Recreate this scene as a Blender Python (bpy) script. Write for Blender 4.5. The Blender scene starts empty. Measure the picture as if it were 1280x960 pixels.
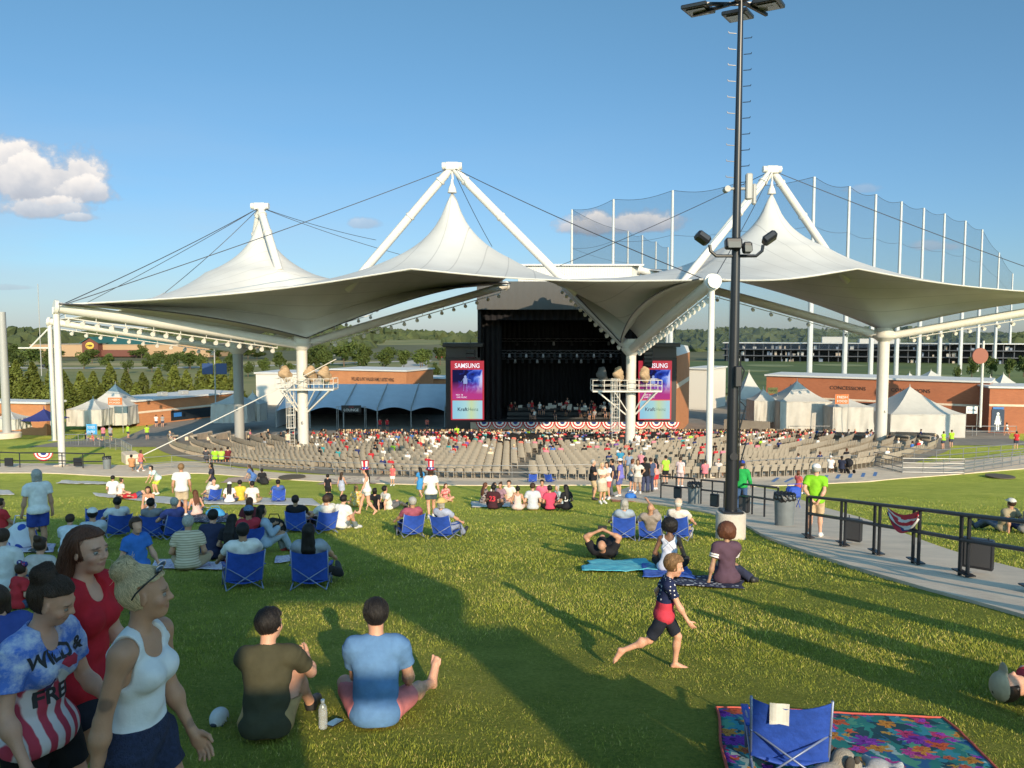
import bpy, math, random
import numpy as np
from mathutils import Vector, Matrix, Euler
from mathutils.bvhtree import BVHTree
from mathutils import noise as mnoise
SC = bpy.context.scene
COL = SC.collection
R = math.radians
random.seed(7)
# ------------------------------------------------------------------ camera model (photo pixels 1280x960)
F = 960.0
PITCH = math.atan(65 / 960)
CP, SP = math.cos(PITCH), math.sin(PITCH)
def ray(u, v):
 x, y = (u - 640) / F, -(v - 480) / F
 return Vector((x, CP + y * SP, -SP + y * CP))
def at(u, v, Y):
 d = ray(u, v)
 return d * (Y / d.y)
def gz(y):
 if y < 0: return -2.0
 if y < 30: return -2 - .165 * y
 if y < 50: return -6.95 - .145 * (y - 30)
 if y < 90: return -9.85 - .076 * (y - 50)
 return -12.9
def on(u, v):
 """ground point seen at photo pixel u, v"""
 d = ray(u, v)
 lo, hi = 1.0, 400.0
 for _ in range(50):
  m = (lo + hi) / 2
  if d.z / d.y * m > gz(m): lo = m
  else: hi = m
 return Vector((d.x / d.y * lo, lo, gz(lo)))
def w2px(dpx, Y):
 return dpx * Y / F
# ------------------------------------------------------------------ tagging
def tag(o, label=None, cat=None, group=None, kind=None):
 if label: o['label'] = label
 if cat: o['category'] = cat
 if group: o['group'] = group
 if kind: o['kind'] = kind
 return o
def empty(name, loc=(0, 0, 0), rz=0, label=None, cat=None, group=None):
 o = bpy.data.objects.new(name, None)
 COL.objects.link(o)
 o.location = loc
 o.rotation_euler = (0, 0, rz)
 o.empty_display_size = .2
 return tag(o, label, cat, group)
KIDS = {}
def link(name, me, parent=None, loc=None, rz=None):
 o = bpy.data.objects.new(name, me)
 COL.objects.link(o)
 if parent:
  o.parent = parent
  KIDS.setdefault(parent.name, []).append(o)
 if loc is not None: o.location = loc
 if rz is not None: o.rotation_euler = (0, 0, rz)
 return o
def copy_tree(o, loc=None, rz=None, parent=None, label=None, group=None):
 c = o.copy()
 COL.objects.link(c)
 if parent:
  c.parent = parent
  KIDS.setdefault(parent.name, []).append(c)
 if loc is not None: c.location = loc
 if rz is not None: c.rotation_euler = (0, 0, rz)
 if label: c['label'] = label
 if group: c['group'] = group
 for k in list(KIDS.get(o.name, [])):
  copy_tree(k, parent=c)
 return c
# ------------------------------------------------------------------ materials
MATS = {}
def mat(name, col, rough=.6, metal=0., noise=0., nscale=8., bump=0., bscale=40., col2=None, spec=.5, sss=0., coat=0., trans=0., alpha=1.):
 if name in MATS: return MATS[name]
 m = bpy.data.materials.new(name)
 m.use_nodes = True
 N, L = m.node_tree.nodes, m.node_tree.links
 b = N['Principled BSDF']
 b.inputs['Base Color'].default_value = (*col, 1)
 b.inputs['Roughness'].default_value = rough
 b.inputs['Metallic'].default_value = metal
 b.inputs['Specular IOR Level'].default_value = spec
 b.inputs['Coat Weight'].default_value = coat
 b.inputs['Transmission Weight'].default_value = trans
 b.inputs['Alpha'].default_value = alpha
 if sss:
  b.inputs['Subsurface Weight'].default_value = sss
  b.inputs['Subsurface Radius'].default_value = (.012, .005, .003)
  b.inputs['Subsurface Scale'].default_value = 1
 if noise or col2:
  tc = N.new('ShaderNodeTexCoord')
  nz = N.new('ShaderNodeTexNoise')
  nz.inputs['Scale'].default_value = nscale
  nz.inputs['Detail'].default_value = 5
  nz.inputs['Roughness'].default_value = .62
  L.new(tc.outputs['Object'], nz.inputs['Vector'])
  rp = N.new('ShaderNodeValToRGB')
  rp.color_ramp.elements[0].position = .33
  rp.color_ramp.elements[1].position = .67
  c2 = col2 or tuple(min(1, c * (1 + noise)) for c in col)
  c1 = col if col2 else tuple(c * (1 - noise) for c in col)
  rp.color_ramp.elements[0].color = (*c1, 1)
  rp.color_ramp.elements[1].color = (*c2, 1)
  L.new(nz.outputs['Fac'], rp.inputs['Fac'])
  L.new(rp.outputs['Color'], b.inputs['Base Color'])
 if bump:
  tc = N.new('ShaderNodeTexCoord')
  nz = N.new('ShaderNodeTexNoise')
  nz.inputs['Scale'].default_value = bscale
  nz.inputs['Detail'].default_value = 4
  L.new(tc.outputs['Object'], nz.inputs['Vector'])
  bp = N.new('ShaderNodeBump')
  bp.inputs['Strength'].default_value = bump
  bp.inputs['Distance'].default_value = .02
  L.new(nz.outputs['Fac'], bp.inputs['Height'])
  L.new(bp.outputs['Normal'], b.inputs['Normal'])
 MATS[name] = m
 return m
def ramp(N, stops, interp='LINEAR'):
 rp = N.new('ShaderNodeValToRGB')
 cr = rp.color_ramp
 cr.interpolation = interp
 while len(cr.elements) < len(stops): cr.elements.new(.5)
 for e, (p, c) in zip(cr.elements, stops):
  e.position = p
  e.color = (*c, 1)
 return rp
def cloth(col, rough=.85):
 """woven cloth of one colour with soft wrinkles"""
 key = 'cloth_%02x%02x%02x' % tuple(int(max(0, min(1, c)) * 255) for c in col)
 if key in MATS: return MATS[key]
 return mat(key, col, rough, noise=.12, nscale=9, bump=.35, bscale=14, spec=.25)
# ------------------------------------------------------------------ mesh builder
class MB:
 def __init__(s):
  s.v, s.f, s.m = [], [], []
  s.cm = 0
 def add(s, vs, fs):
  o = len(s.v)
  s.v += [tuple(v) for v in vs]
  s.f += [tuple(i + o for i in f) for f in fs]
  s.m += [s.cm] * len(fs)
  return s
 def box(s, c, d, rz=0, M=None, bev=0):
  x, y, z = (q / 2 for q in d)
  if bev:
   b = bev
   vs = []
   for sx in (-1, 1):
    for sy in (-1, 1):
     for sz in (-1, 1):
      vs += [(sx * (x - b), sy * (y - b), sz * z), (sx * (x - b), sy * y, sz * (z - b)), (sx * x, sy * (y - b), sz * (z - b))]
   def id(sx, sy, sz, k): return ((((sx + 1) // 2) * 2 + (sy + 1) // 2) * 2 + (sz + 1) // 2) * 3 + k
   fs = []
   for sg in (-1, 1):
    a = [id(-1, -1, sg, 0), id(1, -1, sg, 0), id(1, 1, sg, 0), id(-1, 1, sg, 0)]
    fs.append(a if sg > 0 else a[::-1])
    a = [id(-1, sg, -1, 1), id(1, sg, -1, 1), id(1, sg, 1, 1), id(-1, sg, 1, 1)]
    fs.append(a if sg < 0 else a[::-1])
    a = [id(sg, -1, -1, 2), id(sg, 1, -1, 2), id(sg, 1, 1, 2), id(sg, -1, 1, 2)]
    fs.append(a if sg > 0 else a[::-1])
   for a1 in (-1, 1):
    for a2 in (-1, 1):
     for (q, k1, k2) in (('x', 0, 1), ('y', 0, 2), ('z', 1, 2)):
      if q == 'x': e = [id(-1, a1, a2, k1), id(1, a1, a2, k1), id(1, a1, a2, k2), id(-1, a1, a2, k2)]
      elif q == 'y': e = [id(a1, -1, a2, k1), id(a1, 1, a2, k1), id(a1, 1, a2, k2), id(a1, -1, a2, k2)]
      else: e = [id(a1, a2, -1, k1), id(a1, a2, 1, k1), id(a1, a2, 1, k2), id(a1, a2, -1, k2)]
      flip = {'x': a1 * a2 > 0, 'y': a1 * a2 < 0, 'z': a1 * a2 > 0}[q]
      fs.append(e[::-1] if flip else e)
   for sx in (-1, 1):
    for sy in (-1, 1):
     for sz in (-1, 1):
      t = [id(sx, sy, sz, 0), id(sx, sy, sz, 1), id(sx, sy, sz, 2)]
      fs.append(t if sx * sy * sz < 0 else t[::-1])
  else:
   vs = [(-x, -y, -z), (x, -y, -z), (x, y, -z), (-x, y, -z), (-x, -y, z), (x, -y, z), (x, y, z), (-x, y, z)]
   fs = [(3, 2, 1, 0), (4, 5, 6, 7), (0, 1, 5, 4), (1, 2, 6, 5), (2, 3, 7, 6), (3, 0, 4, 7)]
  cs, sn = math.cos(rz), math.sin(rz)
  out = []
  for v in vs:
   if M is not None:
    w = M @ Vector(v)
    out.append((w.x + c[0], w.y + c[1], w.z + c[2]))
   else:
    out.append((v[0] * cs - v[1] * sn + c[0], v[0] * sn + v[1] * cs + c[1], v[2] + c[2]))
  return s.add(out, fs)
 def bar(s, a, b, w, h, up=(0, 0, 1)):
  a, b = Vector(a), Vector(b)
  d = b - a
  z = Vector(up)
  y = d.normalized()
  x = y.cross(z)
  if x.length < 1e-4: x = Vector((1, 0, 0))
  x.normalize()
  z = x.cross(y)
  M = Matrix((x, y, z)).transposed()
  return s.box((a + b) / 2, (w, d.length, h), M=M)
 def tube(s, pts, r, n=8, cap=True):
  pts = [Vector(p) for p in pts]
  rs = r if isinstance(r, (list, tuple)) else [r] * len(pts)
  rings = []
  prev = None
  for i, p in enumerate(pts):
   t = (pts[min(i + 1, len(pts) - 1)] - pts[max(i - 1, 0)]).normalized()
   if prev is None:
    q = Vector((0, 0, 1)) if abs(t.z) < .9 else Vector((1, 0, 0))
    x = t.cross(q).normalized()
   else:
    x = (prev - t * prev.dot(t)).normalized()
   prev = x
   y = t.cross(x)
   rings.append([p + (x * math.cos(2 * math.pi * k / n) + y * math.sin(2 * math.pi * k / n)) * rs[i] for k in range(n)])
  vs = [v for g in rings for v in g]
  fs = []
  for i in range(len(pts) - 1):
   for k in range(n):
    k2 = (k + 1) % n
    fs.append((i * n + k, i * n + k2, (i + 1) * n + k2, (i + 1) * n + k))
  if cap:
   fs.append(tuple(range(n))[::-1])
   fs.append(tuple((len(pts) - 1) * n + k for k in range(n)))
  return s.add(vs, fs)
 def lathe(s, prof, c=(0, 0, 0), n=16, cap=True):
  vs, fs = [], []
  for (r, z) in prof:
   for k in range(n):
    a = 2 * math.pi * k / n
    vs.append((c[0] + r * math.cos(a), c[1] + r * math.sin(a), c[2] + z))
  for i in range(len(prof) - 1):
   for k in range(n):
    k2 = (k + 1) % n
    fs.append((i * n + k, i * n + k2, (i + 1) * n + k2, (i + 1) * n + k))
  if cap:
   fs.append(tuple(range(n))[::-1])
   fs.append(tuple((len(prof) - 1) * n + k for k in range(n)))
  return s.add(vs, fs)
 def prism(s, poly, z0, z1):
  n = len(poly)
  vs = [(p[0], p[1], z0) for p in poly] + [(p[0], p[1], z1) for p in poly]
  fs = [tuple(range(n))[::-1], tuple(range(n, 2 * n))] + [(i, (i + 1) % n, n + (i + 1) % n, n + i) for i in range(n)]
  return s.add(vs, fs)
 def slab(s, poly3, nrm):
  """thick plate: planar 3d polygon extruded by vector nrm"""
  n = len(poly3)
  nv = Vector(nrm)
  a = [Vector(p) for p in poly3]
  vs = a + [p + nv for p in a]
  fs = [tuple(range(n))[::-1], tuple(range(n, 2 * n))] + [(i, (i + 1) % n, n + (i + 1) % n, n + i) for i in range(n)]
  return s.add(vs, fs)
 def grid(s, fn, nu, nv, thick=0):
  vs = [fn(i / nu, j / nv) for j in range(nv + 1) for i in range(nu + 1)]
  fs = [(j * (nu + 1) + i, j * (nu + 1) + i + 1, (j + 1) * (nu + 1) + i + 1, (j + 1) * (nu + 1) + i) for j in range(nv) for i in range(nu)]
  if thick:
   n = len(vs)
   v2 = [(v[0], v[1], v[2] - thick) for v in vs]
   fb = [tuple(i + n for i in f[::-1]) for f in fs]
   ed = []
   W = nu + 1
   loop = [i for i in range(nu)] + [nu + j * W for j in range(nv)] + [nv * W + nu - i for i in range(nu)] + [(nv - j) * W for j in range(nv)]
   for a, b in zip(loop, loop[1:] + loop[:1]): ed.append((b, a, a + n, b + n))
   return s.add(list(vs) + v2, fs + fb + ed)
  return s.add(vs, fs)
 def sphere(s, c, r, n=10, m=6, M=None):
  r = r if isinstance(r, (tuple, list)) else (r, r, r)
  vs, fs = [], []
  for j in range(1, m):
   th = math.pi * j / m
   for k in range(n):
    a = 2 * math.pi * k / n
    vs.append(Vector((r[0] * math.sin(th) * math.cos(a), r[1] * math.sin(th) * math.sin(a), r[2] * math.cos(th))))
  vs += [Vector((0, 0, r[2])), Vector((0, 0, -r[2]))]
  t, b = len(vs) - 2, len(vs) - 1
  for j in range(m - 2):
   for k in range(n):
    k2 = (k + 1) % n
    fs.append((j * n + k, (j + 1) * n + k, (j + 1) * n + k2, j * n + k2))
  for k in range(n):
   k2 = (k + 1) % n
   fs.append((t, k, k2))
   fs.append((b, (m - 2) * n + k2, (m - 2) * n + k))
  if M is not None: vs = [M @ v for v in vs]
  return s.add([v + Vector(c) for v in vs], fs)
 def mesh(s, name, mats, smooth=False):
  me = bpy.data.meshes.new(name)
  me.from_pydata(s.v, [], s.f)
  mats = mats if isinstance(mats, (list, tuple)) else [mats]
  for m in mats: me.materials.append(m)
  if len(mats) > 1: me.polygons.foreach_set('material_index', s.m)
  if smooth:
   me.polygons.foreach_set('use_smooth', [True] * len(me.polygons))
   if smooth != 'all': me.set_sharp_from_angle(angle=R(35))
  me.update()
  return me
 def build(s, name, mats, parent=None, loc=None, rz=None, smooth=False):
  return link(name, s.mesh(name, mats, smooth), parent, loc, rz)
def np_mesh(name, V, Fq, mats, smooth=True, mi=None):
 """mesh from numpy arrays (quads)"""
 me = bpy.data.meshes.new(name)
 nv, nf = len(V), len(Fq)
 k = Fq.shape[1]
 me.vertices.add(nv)
 me.vertices.foreach_set('co', np.asarray(V, np.float32).ravel())
 me.loops.add(nf * k)
 me.loops.foreach_set('vertex_index', np.asarray(Fq, np.int32).ravel())
 me.polygons.add(nf)
 me.polygons.foreach_set('loop_start', np.arange(0, nf * k, k, dtype=np.int32))
 for m in (mats if isinstance(mats, (list, tuple)) else [mats]): me.materials.append(m)
 if mi is not None: me.polygons.foreach_set('material_index', np.asarray(mi, np.int32))
 me.polygons.foreach_set('use_smooth', [bool(smooth)] * nf)
 me.update(calc_edges=True)
 me.validate()
 return me
FONTC = {}
def text_mesh(name, s, size, m, extrude=.004, align='CENTER', bold=0):
 cu = bpy.data.curves.new(name, 'FONT')
 cu.body = s
 cu.size = size
 cu.align_x = align
 cu.align_y = 'CENTER'
 cu.extrude = extrude
 cu.offset = bold
 cu.resolution_u = 3
 o = bpy.data.objects.new(name, cu)
 COL.objects.link(o)
 dg = bpy.context.evaluated_depsgraph_get()
 me = bpy.data.meshes.new_from_object(o.evaluated_get(dg))
 me.name = name
 me.materials.clear()
 me.materials.append(m)
 bpy.data.objects.remove(o)
 bpy.data.curves.remove(cu)
 return me
def text_on(name, s, size, m, parent, loc, face=(0, -1, 0), width=None, **k):
 """lettering standing upright, facing direction `face` (parent space); width squeezes it to that many metres"""
 me = text_mesh(name, s, size, m, **k)
 if width:
  xs = [v.co.x for v in me.vertices]
  w = max(xs) - min(xs)
  for v in me.vertices: v.co.x *= width / w
 f = Vector(face).normalized()
 up = Vector((0, 0, 1))
 x = up.cross(f)
 M = Matrix((x, up, f)).transposed()
 for v in me.vertices: v.co = M @ v.co + Vector(loc)
 return link(name, me, parent)
# ------------------------------------------------------------------ signed-distance modelling (bodies, cloth, plush)
def cap(a, b, ra, rb=None, k=None):
 return ('cap', np.array(a, np.float32), np.array(b, np.float32), ra, ra if rb is None else rb, k)
def ell(c, r, M=None, k=None):
 return ('ell', np.array(c, np.float32), np.array(r, np.float32), M, k)
def bbox(p):
 if p[0] == 'cap':
  r = max(p[3], p[4])
  return np.minimum(p[1], p[2]) - r, np.maximum(p[1], p[2]) + r
 r = float(p[2].max()) if p[3] is not None else p[2]
 return p[1] - r, p[1] + r
def grow(p, g):
 if p[0] == 'cap': return ('cap', p[1], p[2], p[3] + g, p[4] + g, p[5])
 return ('ell', p[1], p[2] + np.float32(g), p[3], p[4])
def dist(p, X, Y, Z):
 if p[0] == 'cap':
  _, a, b, ra, rb, _k = p
  ba = b - a
  L = float(ba @ ba) + 1e-9
  px, py, pz = X - a[0], Y - a[1], Z - a[2]
  t = np.clip((px * ba[0] + py * ba[1] + pz * ba[2]) / L, 0, 1)
  dx, dy, dz = px - ba[0] * t, py - ba[1] * t, pz - ba[2] * t
  return np.sqrt(dx * dx + dy * dy + dz * dz) - (ra + (rb - ra) * t)
 _, c, r, M, _k = p
 px, py, pz = X - c[0], Y - c[1], Z - c[2]
 if M is not None:
  Mi = np.array(M, np.float32)   # columns = local axes
  px, py, pz = (px * Mi[0, i] + py * Mi[1, i] + pz * Mi[2, i] for i in range(3))
 k0 = np.sqrt((px / r[0]) ** 2 + (py / r[1]) ** 2 + (pz / r[2]) ** 2)
 k1 = np.sqrt((px / r[0] ** 2) ** 2 + (py / r[1] ** 2) ** 2 + (pz / r[2] ** 2) ** 2) + 1e-9
 return k0 * (k0 - 1) / k1
def sdf(prims, vox, k=.03, subs=(), cuts=(), warp=None):
 """smooth union of prims minus subs, trimmed by cuts [(point, normal)] (keeps the side the normal points away from); returns V, quads"""
 bb = [bbox(p) for p in prims]
 lo = np.min([b[0] for b in bb], 0) - vox * 3
 hi = np.max([b[1] for b in bb], 0) + vox * 3
 n = np.maximum(np.ceil((hi - lo) / vox).astype(int) + 1, 4)
 f = np.full(n, 1.0, np.float32)
 ax = [(lo[i] + vox * np.arange(n[i])).astype(np.float32) for i in range(3)]
 def block(p, mg):
  a, b = bbox(p)
  i0 = np.clip(np.floor((a - mg - lo) / vox).astype(int), 0, n - 1)
  i1 = np.clip(np.ceil((b + mg - lo) / vox).astype(int) + 1, 1, n)
  return tuple(slice(i0[i], i1[i]) for i in range(3))
 for p in prims:
  kk = p[-1] if p[-1] is not None else k
  s = block(p, kk + 2 * vox)
  X, Y, Z = ax[0][s[0]][:, None, None], ax[1][s[1]][None, :, None], ax[2][s[2]][None, None, :]
  d = dist(p, X, Y, Z)
  g = f[s]
  h = np.maximum(kk - np.abs(d - g), 0)
  f[s] = np.minimum(d, g) - h * h / (4 * kk)
 for p in subs:
  kk = p[-1] if p[-1] is not None else .006
  s = block(p, kk + 2 * vox)
  X, Y, Z = ax[0][s[0]][:, None, None], ax[1][s[1]][None, :, None], ax[2][s[2]][None, None, :]
  d = -dist(p, X, Y, Z)
  g = f[s]
  h = np.maximum(kk - np.abs(d - g), 0)
  f[s] = np.maximum(d, g) + h * h / (4 * kk)
 X, Y, Z = ax[0][:, None, None], ax[1][None, :, None], ax[2][None, None, :]
 for c in cuts:
  if callable(c): f = np.maximum(f, c(X, Y, Z)).astype(np.float32)
  else:
   q, nn = c
   nn = np.array(nn, np.float32) / np.linalg.norm(nn)
   f = np.maximum(f, (X - q[0]) * nn[0] + (Y - q[1]) * nn[1] + (Z - q[2]) * nn[2]).astype(np.float32)
 if warp is not None: f = f + warp(X, Y, Z).astype(np.float32)
 return nets(f, lo, vox)
def nets(f, lo, vox):
 ins = f < 0
 c = np.zeros(tuple(q - 1 for q in f.shape), np.int8)
 for dx in (0, 1):
  for dy in (0, 1):
   for dz in (0, 1):
    c += ins[dx:f.shape[0] - 1 + dx, dy:f.shape[1] - 1 + dy, dz:f.shape[2] - 1 + dz]
 act = (c > 0) & (c < 8)
 idx = np.argwhere(act)
 if not len(idx): return np.zeros((0, 3)), np.zeros((0, 4), int)
 num = np.full(c.shape, -1, np.int32)
 num[act] = np.arange(len(idx))
 off = np.array([(0, 0, 0), (1, 0, 0), (0, 1, 0), (1, 1, 0), (0, 0, 1), (1, 0, 1), (0, 1, 1), (1, 1, 1)])
 vals = np.stack([f[idx[:, 0] + o[0], idx[:, 1] + o[1], idx[:, 2] + o[2]] for o in off], 1)
 acc = np.zeros((len(idx), 3))
 cnt = np.zeros(len(idx))
 for a, b in ((0, 1), (2, 3), (4, 5), (6, 7), (0, 2), (1, 3), (4, 6), (5, 7), (0, 4), (1, 5), (2, 6), (3, 7)):
  fa, fb = vals[:, a], vals[:, b]
  m = (fa < 0) != (fb < 0)
  t = np.where(m, fa / np.where(m, fa - fb, 1), 0)
  acc += np.where(m[:, None], off[a] + t[:, None] * (off[b] - off[a]), 0)
  cnt += m
 V = (idx + acc / cnt[:, None]) * vox + lo
 quads = []
 for ax_ in range(3):
  s0 = [slice(None)] * 3
  s1 = [slice(None)] * 3
  s0[ax_] = slice(0, -1)
  s1[ax_] = slice(1, None)
  A, B = ins[tuple(s0)], ins[tuple(s1)]
  e = np.argwhere(A != B)
  u, w = [(1, 2), (2, 0), (0, 1)][ax_]
  ok = (e[:, u] > 0) & (e[:, w] > 0) & (e[:, u] < f.shape[u] - 1) & (e[:, w] < f.shape[w] - 1)
  e = e[ok]
  def cell(du, dw):
   q = e.copy()
   q[:, u] += du
   q[:, w] += dw
   return num[q[:, 0], q[:, 1], q[:, 2]]
  q = np.stack([cell(-1, -1), cell(0, -1), cell(0, 0), cell(-1, 0)], 1)
  fl = ~A[e[:, 0], e[:, 1], e[:, 2]]
  q[fl] = q[fl][:, ::-1]
  quads.append(q)
 return V, np.concatenate(quads)
def sdf_obj(name, prims, vox, m, parent, k=.03, loc=None, **kw):
 V, Q = sdf(prims, vox, k, **kw)
 if not len(V): return None
 return link(name, np_mesh(name, V, Q, m), parent, loc)
# ------------------------------------------------------------------ people
def con(a, b, ra, rb=None, k=None):
 return ('con', np.array(a, np.float32), np.array(b, np.float32), ra, ra if rb is None else rb, k)
_bbox0, _grow0, _dist0 = bbox, grow, dist
def bbox(p):
 if p[0] == 'con': return _bbox0(('cap',) + p[1:])
 return _bbox0(p)
def grow(p, g):
 if p[0] == 'con': return ('con', p[1], p[2], p[3] + g, p[4] + g, p[5])
 return _grow0(p, g)
def dist(p, X, Y, Z):
 if p[0] != 'con': return _dist0(p, X, Y, Z)
 _, a, b, ra, rb, _k = p
 ba = b - a
 L = float(np.sqrt(ba @ ba)) + 1e-9
 u = ba / L
 px, py, pz = X - a[0], Y - a[1], Z - a[2]
 t = px * u[0] + py * u[1] + pz * u[2]
 dx, dy, dz = px - u[0] * t, py - u[1] * t, pz - u[2] * t
 r = ra + (rb - ra) * np.clip(t / L, 0, 1)
 return np.maximum(np.sqrt(dx * dx + dy * dy + dz * dz) - r, np.maximum(-t, t - L))
SKIN = {'light': (.60, .325, .22), 'tan': (.47, .25, .155), 'olive': (.36, .21, .13), 'brown': (.17, .085, .05), 'dark': (.075, .04, .026)}
HAIR = {'black': (.012, .010, .010), 'brown': (.05, .028, .017), 'auburn': (.11, .042, .022), 'blond': (.60, .46, .27), 'grey': (.38, .36, .33), 'sandy': (.24, .14, .065), 'white': (.6, .58, .54)}
def skin_mat(k):
 if 'skin_' + k in MATS: return MATS['skin_' + k]
 c = SKIN[k]
 m = mat('skin_' + k, c, .52, noise=.10, nscale=7, bump=.12, bscale=160, spec=.4, sss=.12)
 N, L = m.node_tree.nodes, m.node_tree.links
 b = N['Principled BSDF']
 at_ = N.new('ShaderNodeVertexColor')
 at_.layer_name = 'mark'
 mx = N.new('ShaderNodeMix')
 mx.data_type = 'RGBA'
 src = b.inputs['Base Color'].links[0].from_socket
 L.new(at_.outputs['Alpha'], mx.inputs['Factor'])
 L.new(src, mx.inputs['A'])
 L.new(at_.outputs['Color'], mx.inputs['B'])
 L.new(mx.outputs['Result'], b.inputs['Base Color'])
 return m
def hair_mat(k):
 key = 'hair_' + k
 if key in MATS: return MATS[key]
 c = HAIR[k]
 m = mat(key, c, .58, spec=.3)
 N, L = m.node_tree.nodes, m.node_tree.links
 b = N['Principled BSDF']
 tc = N.new('ShaderNodeTexCoord')
 mp = N.new('ShaderNodeMapping')
 mp.inputs['Scale'].default_value = (95, 95, 9)
 nz = N.new('ShaderNodeTexNoise')
 nz.inputs['Scale'].default_value = 1.6
 nz.inputs['Detail'].default_value = 3
 L.new(tc.outputs['Object'], mp.inputs['Vector'])
 L.new(mp.outputs['Vector'], nz.inputs['Vector'])
 rp = ramp(N, [(.3, tuple(q * .62 for q in c)), (.7, tuple(min(1, q * 1.3) for q in c))])
 L.new(nz.outputs['Fac'], rp.inputs['Fac'])
 L.new(rp.outputs['Color'], b.inputs['Base Color'])
 bp = N.new('ShaderNodeBump')
 bp.inputs['Strength'].default_value = .7
 bp.inputs['Distance'].default_value = .01
 L.new(nz.outputs['Fac'], bp.inputs['Height'])
 L.new(bp.outputs['Normal'], b.inputs['Normal'])
 return m
def V3(*a): return Vector(a)
def ik(a, b, l1, l2, pole):
 d = b - a
 L = d.length
 if L > (l1 + l2) * .998:
  b = a + d * ((l1 + l2) * .998 / L)
  d = b - a
  L = d.length
 u = d / L
 c = (l1 * l1 + L * L - l2 * l2) / (2 * L * l1)
 c = max(-1, min(1, c))
 p = Vector(pole) - u * u.dot(Vector(pole))
 if p.length < 1e-5: p = u.orthogonal()
 p.normalize()
 return a + u * l1 * c + p * l1 * math.sqrt(1 - c * c), b
POSES = {
 'stand': dict(p=(0, 0, .528), lean=1, h=[(-.145, .03, .44), (.145, .03, .44)], f=[(-.062, 0, .042), (.062, .01, .042)]),
 'hips': dict(p=(0, 0, .528), lean=1, h=[(-.115, .03, .575), (.115, .03, .575)], f=[(-.075, 0, .042), (.075, .01, .042)], ep=(.9, -.5, 0)),
 'folded': dict(p=(0, 0, .528), lean=0, h=[(.05, .12, .70), (-.05, .135, .68)], f=[(-.06, 0, .042), (.06, .02, .042)], ep=(.6, -.2, -.8)),
 'walk': dict(p=(0, 0, .515), lean=4, h=[(-.14, -.06, .46), (.14, .16, .48)], f=[(-.05, .15, .045), (.05, -.17, .075)]),
 'walk2': dict(p=(0, 0, .515), lean=4, h=[(-.14, .16, .48), (.14, -.06, .46)], f=[(-.05, -.17, .075), (.05, .15, .045)]),
 'phone': dict(p=(0, 0, .528), lean=2, h=[(-.04, .19, .74), (.06, .19, .74)], f=[(-.065, 0, .042), (.065, .02, .042)], hp=18),
 'behind': dict(p=(0, 0, .528), lean=1, h=[(-.05, -.12, .55), (.05, -.125, .53)], f=[(-.07, 0, .042), (.07, .015, .042)], ep=(1, -.4, 0)),
 'bend': dict(p=(0, -.05, .50), lean=62, h=[(-.09, .34, .36), (.09, .34, .34)], f=[(-.075, 0, .042), (.075, .03, .042)]),
 'run': dict(p=(0, 0, .49), lean=8, h=[(-.16, -.08, .56), (.15, .2, .52)], f=[(-.05, .1, .045), (.05, -.33, .2)]),
 'knees': dict(p=(0, 0, .078), lean=16, h=[(-.07, .27, .22), (.07, .27, .22)], f=[(-.075, .30, .035), (.075, .30, .035)], kp=(0, .2, 1)),
 'cross': dict(p=(0, 0, .078), lean=10, h=[(-.13, .16, .14), (.13, .16, .14)], f=[(.07, .20, .04), (-.06, .235, .045)], kp=(1, .35, .35)),
 'legsout': dict(p=(0, 0, .078), lean=-4, h=[(-.08, .18, .12), (.08, .18, .12)], f=[(-.06, .47, .042), (.07, .47, .042)], kp=(.1, 0, 1)),
 'propped': dict(p=(0, 0, .078), lean=-20, h=[(-.16, -.22, .03), (.16, -.22, .03)], f=[(-.06, .43, .042), (.09, .45, .042)], kp=(.1, 0, 1), ep=(.3, -1, .2)),
 'sidesit': dict(p=(0, 0, .078), lean=4, h=[(-.17, -.02, .03), (.04, .2, .12)], f=[(.22, .16, .04), (.26, .08, .04)], kp=(0, 1, .3)),
 'chair': dict(p=(0, 0, .165), lean=-17, h=[(-.19, .15, .22), (.19, .15, .22)], f=[(-.085, .40, .042), (.085, .42, .042)], kp=(.15, .2, 1)),
 'seat': dict(p=(0, 0, .275), lean=-4, h=[(-.08, .17, .33), (.08, .17, .33)], f=[(-.07, .26, .042), (.07, .26, .042)], kp=(0, 1, .6)),
 'lie': dict(p=(0, 0, .075), lean=-86, h=[(-.14, -.28, .21), (.14, -.28, .21)], f=[(-.06, .34, .04), (.07, .34, .04)], kp=(0, .2, 1), ep=(1, 0, .2)),
 'liephone': dict(p=(0, 0, .075), lean=-80, h=[(-.05, -.30, .33), (.05, -.30, .33)], f=[(-.06, .32, .04), (.07, .30, .04)], kp=(0, .2, 1), ep=(1, 0, .1), hp=30),
 'lieflat': dict(p=(0, 0, .072), lean=-88, h=[(-.16, -.02, .05), (.16, -.02, .05)], f=[(-.07, .48, .05), (.07, .48, .05)], kp=(.1, 0, 1)),
 'crouch': dict(p=(0, 0, .20), lean=28, h=[(-.1, .33, .12), (.1, .33, .1)], f=[(-.07, .02, .045), (.07, .06, .045)], kp=(.15, 1, .5)),
}
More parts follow.
